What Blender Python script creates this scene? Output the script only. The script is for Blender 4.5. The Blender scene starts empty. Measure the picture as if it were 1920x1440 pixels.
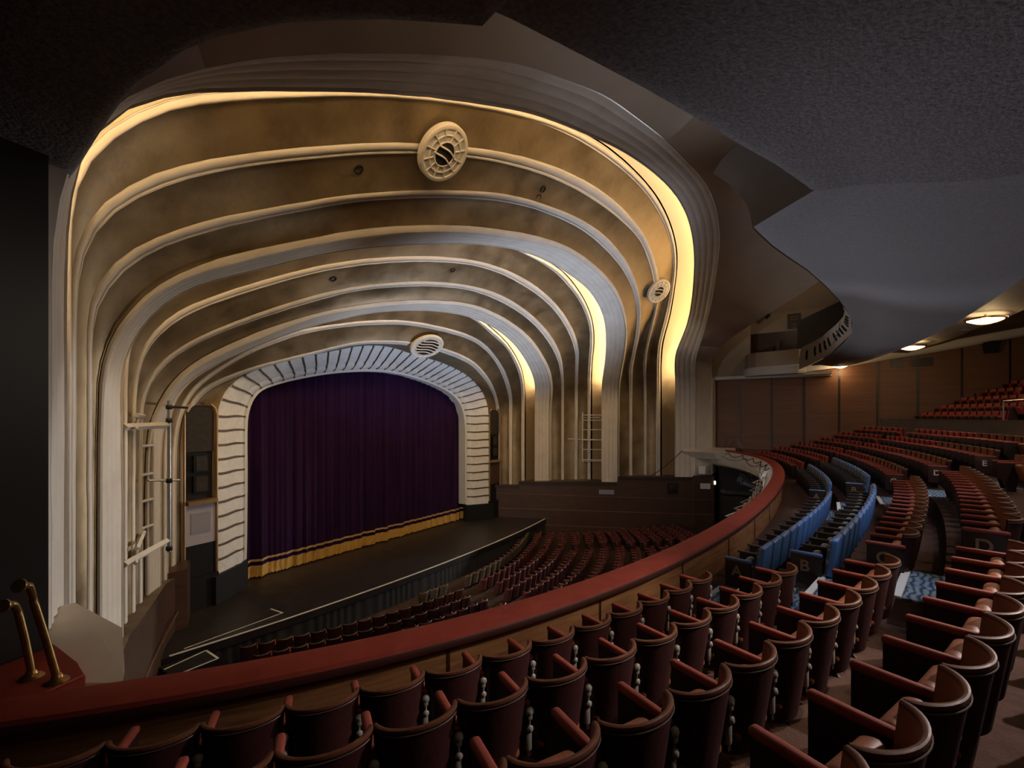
import bpy, bmesh, math, random
from mathutils import Vector, Matrix
import numpy as np

scene = bpy.context.scene
COL = scene.collection
R_ = math.radians

# ------------------------------------------------------------------ camera
cam_data = bpy.data.cameras.new('camera')
cam_data.sensor_width = 36.0
cam_data.lens = 16.0
cam_data.shift_y = 0.0303
cam_data.clip_start = 0.05
cam_data.clip_end = 200
camera = bpy.data.objects.new('camera', cam_data)
COL.objects.link(camera)
EYE = Vector((-16.31, 0.0, 7.10))
PSI = R_(34.64)
camera.location = EYE
camera.rotation_euler = (R_(90), 0, PSI - R_(90))
scene.camera = camera

# ------------------------------------------------------------------ world, view
world = bpy.data.worlds.new('world')
scene.world = world
world.use_nodes = True
world.node_tree.nodes['Background'].inputs[0].default_value = (0.30, 0.33, 0.40, 1)
world.node_tree.nodes['Background'].inputs[1].default_value = 0.0
scene.view_settings.view_transform = 'Standard'
scene.view_settings.look = 'None'
scene.view_settings.exposure = 0.0
scene.view_settings.gamma = 1.0
scene.cycles.use_denoising = True
scene.cycles.max_bounces = 7
scene.cycles.diffuse_bounces = 4
scene.cycles.glossy_bounces = 3
scene.cycles.sample_clamp_indirect = 4.0
scene.cycles.caustics_reflective = False
scene.cycles.caustics_refractive = False


def lamp(name, kind, loc, energy, color, target=None, size=0.3, angle=60, blend=0.5, size_y=None):
    d = bpy.data.lights.new(name, kind)
    d.energy = energy
    d.color = color
    if kind == 'AREA':
        d.size = size
        if size_y:
            d.shape = 'RECTANGLE'
            d.size_y = size_y
    else:
        d.shadow_soft_size = size
    if kind == 'SPOT':
        d.spot_size = R_(angle)
        d.spot_blend = blend
    o = bpy.data.objects.new(name, d)
    o.location = loc
    if target is not None:
        v = Vector(target) - Vector(loc)
        o.rotation_euler = v.to_track_quat('-Z', 'Y').to_euler()
    COL.objects.link(o)
    return o


COOL = (0.72, 0.80, 1.0)
WHITE = (1.0, 0.965, 0.915)
WARM = (1.0, 0.66, 0.30)
# cool fill added low in the stalls, then working lights on the side walls
lamp('arch_fill', 'SPOT', (1.0, 5.5, 0.6), 4600, (0.70, 0.80, 1.0), (1.5, 12.6, 11.5), 0.6, 84, 0.8)
lamp('work_light', 'SPOT', (12.0, 9.5, 3.6), 2900, WHITE, (-12.5, 14.6, 3.2), 0.15, 50, 0.25)
lamp('work_light', 'SPOT', (-12.6, 9.6, 4.6), 950, WHITE, (12.5, 13.0, 3.6), 0.15, 56, 0.15)
lamp('soffit_fill', 'SPOT', (-3.0, 8.5, 0.2), 1750, (0.84, 0.87, 1.0), (-5.5, -0.5, 10.4), 0.5, 62, 0.6)  # two unseen uplights added in the stalls to brighten the gallery underside
lamp('soffit_fill', 'SPOT', (6.0, 7.5, 0.2), 1100, (0.86, 0.89, 1.0), (5.5, -2.0, 10.4), 0.5, 62, 0.6)
lamp('down_spot', 'SPOT', (-6.8, -4.8, 9.5), 1900, (1.0, 0.88, 0.84), (-12.2, -1.2, 5.3), 0.03, 36, 0.4)
for q in ((-8.9, -0.2), (-9.0, -1.9), (0.0, -0.2), (0.0, -2.2)):
    lamp('down_spot', 'SPOT', (q[0] + .2, q[1] - 1.2, 9.9), 330, COOL, (q[0], q[1], 4.5), 0.05, 22, 0.5)
lamp('down_spot', 'SPOT', (-6.5, -3.0, 10.0), 800, COOL, (-4.0, 0.2, 5.0), 0.3, 48, 0.7)  # unseen cool spot added to brighten the blue covered seats
for q, e in (((-5.85, -4.5, 10.2), 165), ((-12.4, -3.35, 10.15), 75)):  # unseen lamps added as fill, mirroring the visible ones in the trough
    lamp('mirrored_trough_lamp', 'POINT', q, e, (1.0, 0.78, 0.55), size=.25)
lamp('ceiling_fill', 'AREA', (-4, 2.6, 15.4), 260, COOL, (-4, -1.5, 0), 5.0, size_y=2.0)  # added cool area fill, no fixture behind it
lamp('work_light', 'SPOT', (12.2, 8.8, 3.4), 6200, WHITE, (-14.0, 10.6, 2.9), 0.12, 25, 0.35)  # second spot added beside the first to brighten the left arch legs
lamp('down_spot', 'SPOT', (-9.6, -3.4, 9.9), 900, (1.0, 0.86, 0.70), (-11.4, 2.4, 4.4), 0.2, 44, 0.8)  # unseen spot added to brighten the timber rail front
lamp('gallery_fill', 'POINT', (14.6, 1.6, 13.6), 40, (1.0, 0.74, 0.5), size=.2)  # unseen point light added to lift the dark gallery end
lamp('ceiling_fill', 'AREA', (2, -8.0, 10.9), 420, (1.0, 0.86, 0.74), (0, -5, 0), 16, size_y=2.5)  # broad warm fill added under the circle ceiling, not a fitting


# ------------------------------------------------------------------ materials
def hexc(h):
    v = [int(h[i:i + 2], 16) / 255 for i in (0, 2, 4)]
    return tuple(c / 12.92 if c <= 0.04045 else ((c + 0.055) / 1.055) ** 2.4 for c in v)


def mat(name, c, rough=0.7, metal=0.0, c2=None, scale=3.0, detail=6.0, bump=0.0, bscale=40.0, stretch=None,
        emit=None, estr=0.0, spec=0.5, lo=0.35, hi=0.65, coat=0.0, rough2=None):
    m = bpy.data.materials.new(name)
    m.use_nodes = True
    nt = m.node_tree
    b = nt.nodes['Principled BSDF']
    b.inputs['Base Color'].default_value = (*c, 1)
    b.inputs['Roughness'].default_value = rough
    b.inputs['Metallic'].default_value = metal
    b.inputs['Specular IOR Level'].default_value = spec
    b.inputs['Coat Weight'].default_value = coat
    tc = nt.nodes.new('ShaderNodeTexCoord')
    mp = nt.nodes.new('ShaderNodeMapping')
    nt.links.new(tc.outputs['Object'], mp.inputs['Vector'])
    if stretch:
        mp.inputs['Scale'].default_value = stretch
    if c2 is not None:
        n = nt.nodes.new('ShaderNodeTexNoise')
        n.inputs['Scale'].default_value = scale
        n.inputs['Detail'].default_value = detail
        n.inputs['Roughness'].default_value = 0.62
        r = nt.nodes.new('ShaderNodeValToRGB')
        r.color_ramp.elements[0].position = lo
        r.color_ramp.elements[1].position = hi
        r.color_ramp.elements[0].color = (*c, 1)
        r.color_ramp.elements[1].color = (*c2, 1)
        nt.links.new(mp.outputs[0], n.inputs['Vector'])
        nt.links.new(n.outputs['Fac'], r.inputs['Fac'])
        nt.links.new(r.outputs['Color'], b.inputs['Base Color'])
        if rough2 is not None:
            mr = nt.nodes.new('ShaderNodeMapRange')
            mr.inputs[1].default_value = lo
            mr.inputs[2].default_value = hi
            mr.inputs[3].default_value = rough
            mr.inputs[4].default_value = rough2
            nt.links.new(n.outputs['Fac'], mr.inputs[0])
            nt.links.new(mr.outputs[0], b.inputs['Roughness'])
    if bump:
        n2 = nt.nodes.new('ShaderNodeTexNoise')
        n2.inputs['Scale'].default_value = bscale
        n2.inputs['Detail'].default_value = 4
        bp = nt.nodes.new('ShaderNodeBump')
        bp.inputs['Strength'].default_value = bump
        bp.inputs['Distance'].default_value = 0.02
        nt.links.new(mp.outputs[0], n2.inputs['Vector'])
        nt.links.new(n2.outputs['Fac'], bp.inputs['Height'])
        nt.links.new(bp.outputs[0], b.inputs['Normal'])
    if emit:
        b.inputs['Emission Color'].default_value = (*emit, 1)
        b.inputs['Emission Strength'].default_value = estr
    return m


M = {}
M['gold'] = mat('gold_paint', (0.19, 0.135, 0.074), 0.38, 0.70, (0.38, 0.295, 0.185), 0.9, 10, 0.25, 7, lo=0.3, hi=0.72, rough2=0.58)
M['cream'] = mat('cream_plaster', (0.66, 0.60, 0.53), 0.62, 0, (0.74, 0.69, 0.62), 1.3, 5, 0.06, 14)
M['cream_dim'] = mat('dimmed_cream_plaster', (0.42, 0.34, 0.255), 0.75, 0, (0.48, 0.39, 0.30), 0.5, 5, 0.05, 8)  # darker copy of the cream, with weaker light put into the colour
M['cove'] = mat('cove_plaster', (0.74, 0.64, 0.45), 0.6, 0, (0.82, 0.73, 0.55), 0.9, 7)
M['tube'] = mat('cove_lamp_glow', (1, 0.8, 0.5), emit=(1.0, 0.70, 0.36), estr=34)
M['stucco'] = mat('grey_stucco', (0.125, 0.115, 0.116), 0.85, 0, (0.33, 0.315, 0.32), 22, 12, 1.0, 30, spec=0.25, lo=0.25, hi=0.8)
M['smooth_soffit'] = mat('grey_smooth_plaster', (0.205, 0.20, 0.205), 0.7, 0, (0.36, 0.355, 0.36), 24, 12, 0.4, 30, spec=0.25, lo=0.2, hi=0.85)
M['white'] = mat('white_paint', (0.74, 0.74, 0.74), 0.5)
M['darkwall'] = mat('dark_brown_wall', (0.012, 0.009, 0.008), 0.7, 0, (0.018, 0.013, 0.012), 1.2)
M['wood'] = mat('brown_wood_panel', (0.115, 0.046, 0.024), 0.5, 0, (0.185, 0.080, 0.044), 1.2, 8, stretch=(1, 0.25, 7), lo=0.25, hi=0.75)
M['dado'] = mat('dark_red_wood', (0.045, 0.023, 0.015), 0.42, 0, (0.078, 0.041, 0.027), 1.5, 8, stretch=(1, 1, 6), lo=0.25, hi=0.75)
M['dado_line'] = mat('worn_wood_edge', (0.16, 0.085, 0.05), 0.45)
M['ledge_wood'] = mat('worn_ledge_wood', (0.105, 0.075, 0.052), 0.6, 0, (0.17, 0.125, 0.09), 2.5)
M['seam'] = mat('dark_seam', (0.012, 0.009, 0.010), 0.4)
M['railwood'] = mat('rail_front_wood', (0.15, 0.062, 0.026), 0.5, 0, (0.42, 0.20, 0.085), 1.3, 10, stretch=(1.0, 1.0, 11), lo=0.28, hi=0.75)
M['railtop'] = mat('red_leathercloth', (0.25, 0.036, 0.024), 0.7, 0, (0.30, 0.05, 0.034), 4, 5, 0.08, 30, spec=0.2)
M['raildark'] = mat('dark_rail_trim', (0.055, 0.014, 0.012), 0.45)
M['stage'] = mat('black_stage_floor', (0.013, 0.011, 0.011), 0.45, 0, (0.040, 0.032, 0.030), 2.2, 9, lo=0.45, hi=0.85)
M['black'] = mat('black_paint', (0.007, 0.007, 0.009), 0.55, spec=0.3)
M['blackcloth'] = mat('black_serge', (0.010, 0.010, 0.012), 0.85)
M['tape'] = mat('white_tape', (0.75, 0.74, 0.72), 0.6)
M['curtain'] = mat('purple_velvet', (0.012, 0.0022, 0.024), 0.9, 0, (0.020, 0.004, 0.038), 2, 5, stretch=(1, 1, 0.15))
M['curtain'].node_tree.nodes['Principled BSDF'].inputs['Sheen Weight'].default_value = 0.03
M['curtain'].node_tree.nodes['Principled BSDF'].inputs['Specular IOR Level'].default_value = 0.12
M['fringe'] = mat('gold_fringe', (0.50, 0.28, 0.05), 0.6, 0, (0.74, 0.47, 0.13), 14, 3, 0.8, 60, stretch=(3, 3, 0.3))
M['braid'] = mat('gold_braid', (0.52, 0.33, 0.13), 0.55)
M['stone'] = mat('white_carved_stone', (0.74, 0.745, 0.75), 0.55, 0, (0.84, 0.84, 0.84), 5, 6, 0.8, 11)
M['joint'] = mat('bronze_joint', (0.085, 0.055, 0.028), 0.5)
M['mesh_grey'] = mat('loudspeaker_mesh', (0.007, 0.006, 0.006), 0.7, 0, (0.018, 0.013, 0.013), 8, 2)
M['lavender'] = mat('pale_lavender_panel', (0.40, 0.39, 0.50), 0.5, 0, (0.46, 0.45, 0.56), 2)
M['lavender2'] = mat('grey_lavender_grille', (0.26, 0.27, 0.36), 0.6)
M['copper'] = mat('gilded_bead', (0.42, 0.27, 0.15), 0.38, 0.6)
M['brass'] = mat('brass', (0.42, 0.26, 0.09), 0.36, 0.9, (0.28, 0.16, 0.06), 6, 4)
M['steel'] = mat('steel_tube', (0.42, 0.44, 0.50), 0.3, 0.8)
M['shell'] = mat('maroon_leathercloth', (0.034, 0.0092, 0.009), 0.45, 0, (0.048, 0.013, 0.0125), 5, 5, 0.1, 25)
M['leather'] = mat('brown_leather', (0.20, 0.050, 0.015), 0.55, 0, (0.27, 0.078, 0.024), 6, 5, 0.12, 30)
M['roll'] = mat('worn_leather_roll', (0.085, 0.027, 0.014), 0.5, 0, (0.15, 0.056, 0.028), 7, 5, spec=0.2)
M['armpad'] = mat('red_armrest_cloth', (0.24, 0.038, 0.022), 0.75, 0, (0.30, 0.056, 0.034), 9, 4)
M['side'] = mat('dark_side_panel', (0.024, 0.011, 0.009), 0.5)
M['hinge'] = mat('silver_painted_casting', (0.38, 0.35, 0.31), 0.42, 0.4)
M['redseat'] = mat('red_seat_back', (0.21, 0.024, 0.016), 0.55, 0, (0.27, 0.036, 0.022), 5, 4)
M['blue'] = mat('blue_vinyl_cover', (0.085, 0.20, 0.50), 0.42, 0, (0.10, 0.23, 0.56), 3, 3, 0.1, 9)
M['quilt'] = mat('grey_quilted_vinyl', (0.060, 0.068, 0.078), 0.4, 0, (0.50, 0.53, 0.54), 11, 1, 0.6, 14, lo=0.50, hi=0.66)
M['bluearm'] = mat('blue_arm_strip', (0.10, 0.18, 0.40), 0.45)
M['greyarm'] = mat('dark_grey_arm', (0.055, 0.052, 0.052), 0.5)
M['letter'] = mat('tan_letter', (0.34, 0.24, 0.15), 0.6)
M['letter_pale'] = mat('cream_letter', (0.80, 0.74, 0.60), 0.6)
M['carpet'] = mat('brown_carpet', (0.085, 0.046, 0.034), 0.95, 0, (0.11, 0.062, 0.047), 9, 5, 0.4, 60, spec=0.1)
M['nosing'] = mat('white_step_nosing', (0.70, 0.69, 0.66), 0.6)
M['paper'] = mat('white_notice', (0.72, 0.72, 0.74), 0.6)
M['grey'] = mat('grey_plaster_parapet', (0.135, 0.115, 0.118), 0.8, 0, (0.17, 0.15, 0.15), 2)
M['glass_lit'] = mat('lit_lamp_glass', (1, 0.93, 0.8), 0.4, emit=(1.0, 0.74, 0.40), estr=7)
M['signlit'] = mat('lit_exit_lamp', (1, 1, 0.8), emit=(0.95, 1.0, 0.6), estr=3)
M['trim_line'] = mat('worn_metal_bead', (0.10, 0.07, 0.055), 0.45, 0.3)
M['brown_plaster'] = mat('dark_brown_plaster', (0.075, 0.054, 0.036), 0.75, 0, (0.09, 0.066, 0.046), 0.8)
M['trough'] = mat('brown_trough_plaster', (0.13, 0.10, 0.075), 0.7, 0, (0.16, 0.125, 0.095), 1.0)
M['tan_seat'] = mat('speckled_tan_cloth', (0.035, 0.022, 0.016), 0.8, 0, (0.20, 0.145, 0.09), 30, 3, lo=0.42, hi=0.62)
M['void'] = mat('vent_black', (0.004, 0.004, 0.004), 0.9)
M['stalls_red'] = mat('dim_red_stalls_cloth', (0.085, 0.016, 0.012), 0.7, 0, (0.11, 0.022, 0.016), 5)
M['pit'] = mat('stalls_carpet', (0.040, 0.022, 0.018), 0.95, 0, (0.075, 0.05, 0.038), 9, 6, spec=0.1)


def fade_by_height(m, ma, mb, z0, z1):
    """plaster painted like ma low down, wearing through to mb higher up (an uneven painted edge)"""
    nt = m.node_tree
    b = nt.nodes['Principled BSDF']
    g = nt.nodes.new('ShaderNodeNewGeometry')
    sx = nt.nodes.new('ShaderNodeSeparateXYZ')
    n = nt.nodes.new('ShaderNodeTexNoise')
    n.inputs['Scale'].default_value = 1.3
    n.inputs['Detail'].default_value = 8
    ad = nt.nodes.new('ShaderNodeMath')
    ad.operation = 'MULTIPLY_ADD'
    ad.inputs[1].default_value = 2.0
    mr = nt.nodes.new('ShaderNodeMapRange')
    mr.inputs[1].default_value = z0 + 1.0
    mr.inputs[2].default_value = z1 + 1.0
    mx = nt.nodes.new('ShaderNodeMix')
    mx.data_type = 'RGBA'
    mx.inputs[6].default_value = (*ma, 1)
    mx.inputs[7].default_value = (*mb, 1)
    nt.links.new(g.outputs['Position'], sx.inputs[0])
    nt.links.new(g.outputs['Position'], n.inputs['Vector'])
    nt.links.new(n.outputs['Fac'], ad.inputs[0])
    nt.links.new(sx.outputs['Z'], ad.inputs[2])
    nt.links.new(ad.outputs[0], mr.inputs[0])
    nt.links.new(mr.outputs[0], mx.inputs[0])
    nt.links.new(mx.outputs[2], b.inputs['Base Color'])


fade_by_height(M['cove'], (0.22, 0.155, 0.085), (0.78, 0.68, 0.49), 7.4, 9.6)  # gold paint at the feet; the blend upward paints in the lamp glow's fading


def patterned_carpet():
    m = bpy.data.materials.new('patterned_blue_carpet')
    m.use_nodes = True
    nt = m.node_tree
    b = nt.nodes['Principled BSDF']
    b.inputs['Roughness'].default_value = 0.95
    tc = nt.nodes.new('ShaderNodeTexCoord')
    w = nt.nodes.new('ShaderNodeTexWave')
    w.wave_type = 'RINGS'
    w.inputs['Scale'].default_value = 4.2
    w.inputs['Distortion'].default_value = 7
    w.inputs['Detail'].default_value = 1
    v = nt.nodes.new('ShaderNodeTexVoronoi')
    v.inputs['Scale'].default_value = 11
    mx = nt.nodes.new('ShaderNodeMath')
    mx.operation = 'MULTIPLY'
    r = nt.nodes.new('ShaderNodeValToRGB')
    e = r.color_ramp.elements
    e[0].position, e[0].color = 0.0, (0.012, 0.018, 0.035, 1)
    e[1].position, e[1].color = 0.42, (0.20, 0.25, 0.27, 1)
    x = r.color_ramp.elements.new(0.10)
    x.color = (0.04, 0.10, 0.22, 1)
    x = r.color_ramp.elements.new(0.22)
    x.color = (0.085, 0.145, 0.23, 1)
    nt.links.new(tc.outputs['Object'], w.inputs['Vector'])
    nt.links.new(tc.outputs['Object'], v.inputs['Vector'])
    nt.links.new(w.outputs['Fac'], mx.inputs[0])
    nt.links.new(v.outputs['Distance'], mx.inputs[1])
    nt.links.new(mx.outputs[0], r.inputs['Fac'])
    nt.links.new(r.outputs['Color'], b.inputs['Base Color'])
    return m


M['pattern'] = patterned_carpet()


# ------------------------------------------------------------------ mesh helpers
def link(name, bm, m, parent=None, smooth=True, recalc=True):
    if recalc:
        bmesh.ops.recalc_face_normals(bm, faces=bm.faces)
    me = bpy.data.meshes.new(name)
    bm.to_mesh(me)
    bm.free()
    for mm in (m if isinstance(m, (list, tuple)) else [m]):
        me.materials.append(mm)
    if smooth:
        me.polygons.foreach_set('use_smooth', [True] * len(me.polygons))
        try:
            me.set_sharp_from_angle(angle=R_(38))
        except Exception:
            pass
    o = bpy.data.objects.new(name, me)
    COL.objects.link(o)
    if parent:
        o.parent = parent
    return o


def struct(name, bm, m, smooth=True):
    o = link(name, bm, m, None, smooth)
    o['kind'] = 'structure'
    return o


def empty(name, loc=(0, 0, 0), rz=0.0):
    o = bpy.data.objects.new(name, None)
    o.empty_display_size = 0.2
    o.location = loc
    o.rotation_euler = (0, 0, rz)
    COL.objects.link(o)
    return o


def tag(o, label, cat, group=None, kind=None):
    o['label'] = label
    o['category'] = cat
    if group:
        o['group'] = group
    if kind:
        o['kind'] = kind
    return o


def box(bm, c, s, rot=None, mi=0):
    """axis box centred at c with size s, optional 3x3 rotation"""
    vs = []
    for x in (-.5, .5):
        for y in (-.5, .5):
            for z in (-.5, .5):
                v = Vector((x * s[0], y * s[1], z * s[2]))
                if rot is not None:
                    v = rot @ v
                vs.append(bm.verts.new(v + Vector(c)))
    for f in ((0, 1, 3, 2), (4, 6, 7, 5), (0, 4, 5, 1), (2, 3, 7, 6), (0, 2, 6, 4), (1, 5, 7, 3)):
        bm.faces.new([vs[i] for i in f]).material_index = mi
    return vs


def rbox(bm, c, s, r=0.01, seg=2, rot=None, mi=0):
    """box with rounded edges"""
    t = bmesh.new()
    box(t, (0, 0, 0), s)
    bmesh.ops.bevel(t, geom=list(t.edges), offset=r, segments=seg, affect='EDGES', profile=0.5)
    mp = {}
    for v in t.verts:
        p = v.co.copy()
        if rot is not None:
            p = rot @ p
        mp[v] = bm.verts.new(p + Vector(c))
    for f in t.faces:
        bm.faces.new([mp[v] for v in f.verts]).material_index = mi
    t.free()


def grid(bm, rows, closed=False, mi=0, wrap=False):
    """surface through a list of equally long rows of points"""
    vv = [[bm.verts.new(Vector(p)) for p in r] for r in rows]
    n = len(vv[0])
    rr = len(vv)
    for i in range(rr if wrap else rr - 1):
        a, b = vv[i], vv[(i + 1) % rr]
        for j in range(n if closed else n - 1):
            k = (j + 1) % n
            bm.faces.new((a[j], a[k], b[k], b[j])).material_index = mi
    return vv


def tube(bm, pts, r, n=8, caps=True, mi=0):
    pts = [Vector(p) for p in pts]
    rows = []
    up = Vector((0, 0, 1))
    for i, p in enumerate(pts):
        a = pts[max(i - 1, 0)]
        b = pts[min(i + 1, len(pts) - 1)]
        t = (b - a).normalized()
        u = up if abs(t.dot(up)) < 0.95 else Vector((1, 0, 0))
        x = t.cross(u).normalized()
        y = x.cross(t)
        rad = r[i] if isinstance(r, (list, tuple)) else r
        rows.append([p + (x * math.cos(2 * math.pi * k / n) + y * math.sin(2 * math.pi * k / n)) * rad for k in range(n)])
    vv = grid(bm, rows, closed=True, mi=mi)
    if caps:
        bm.faces.new(vv[0][::-1]).material_index = mi
        bm.faces.new(vv[-1]).material_index = mi


def lathe(bm, prof, c, n=20, ax=None, mi=0):
    """prof: (radius, height) list, about z or about matrix ax"""
    rows = []
    for r, h in prof:
        row = []
        for k in range(n):
            a = 2 * math.pi * k / n
            v = Vector((r * math.cos(a), r * math.sin(a), h))
            if ax is not None:
                v = ax @ v
            row.append(v + Vector(c))
        rows.append(row)
    vv = grid(bm, rows, closed=True, mi=mi)
    if prof[0][0] > 1e-4:
        bm.faces.new(vv[0][::-1]).material_index = mi
    if prof[-1][0] > 1e-4:
        bm.faces.new(vv[-1]).material_index = mi


def prism(bm, poly, z0, z1, mi=0):
    """vertical prism over a plan polygon"""
    a = [bm.verts.new((p[0], p[1], z0)) for p in poly]
    b = [bm.verts.new((p[0], p[1], z1)) for p in poly]
    n = len(poly)
    bm.faces.new(a[::-1]).material_index = mi
    bm.faces.new(b).material_index = mi
    for i in range(n):
        bm.faces.new((a[i], a[(i + 1) % n], b[(i + 1) % n], b[i])).material_index = mi


def V(*a):
    return Vector(a)


def lerp(a, b, t):
    return a + (b - a) * t


def copy_tree(root, col=COL):
    c = root.copy()
    col.objects.link(c)
    for ch in root.children:
        d = ch.copy()
        col.objects.link(d)
        d.parent = c
        for g in ch.children:
            e = g.copy()
            col.objects.link(e)
            e.parent = d
    return c


def pixel_of(p):
    """where a world point falls in the 1920 x 1440 frame (only used to leave out seats that are out of shot)"""
    d = Vector(p) - EYE
    c, s = math.cos(PSI), math.sin(PSI)
    dep = d.x * c + d.y * s
    if dep < 0.2:
        return None
    return 960 + 853.2 * (d.x * s - d.y * c) / dep, 778.2 - 853.2 * d.z / dep


ORD = ['first', 'second', 'third', 'fourth', 'fifth', 'sixth', 'seventh', 'eighth', 'ninth', 'tenth', 'eleventh', 'twelfth',
       'thirteenth', 'fourteenth', 'fifteenth', 'sixteenth', 'seventeenth', 'eighteenth', 'nineteenth', 'twentieth',
       'twenty-first', 'twenty-second', 'twenty-third', 'twenty-fourth', 'twenty-fifth', 'twenty-sixth', 'twenty-seventh',
       'twenty-eighth', 'twenty-ninth', 'thirtieth', 'thirty-first', 'thirty-second', 'thirty-third', 'thirty-fourth', 'thirty-fifth', 'thirty-sixth']

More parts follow.
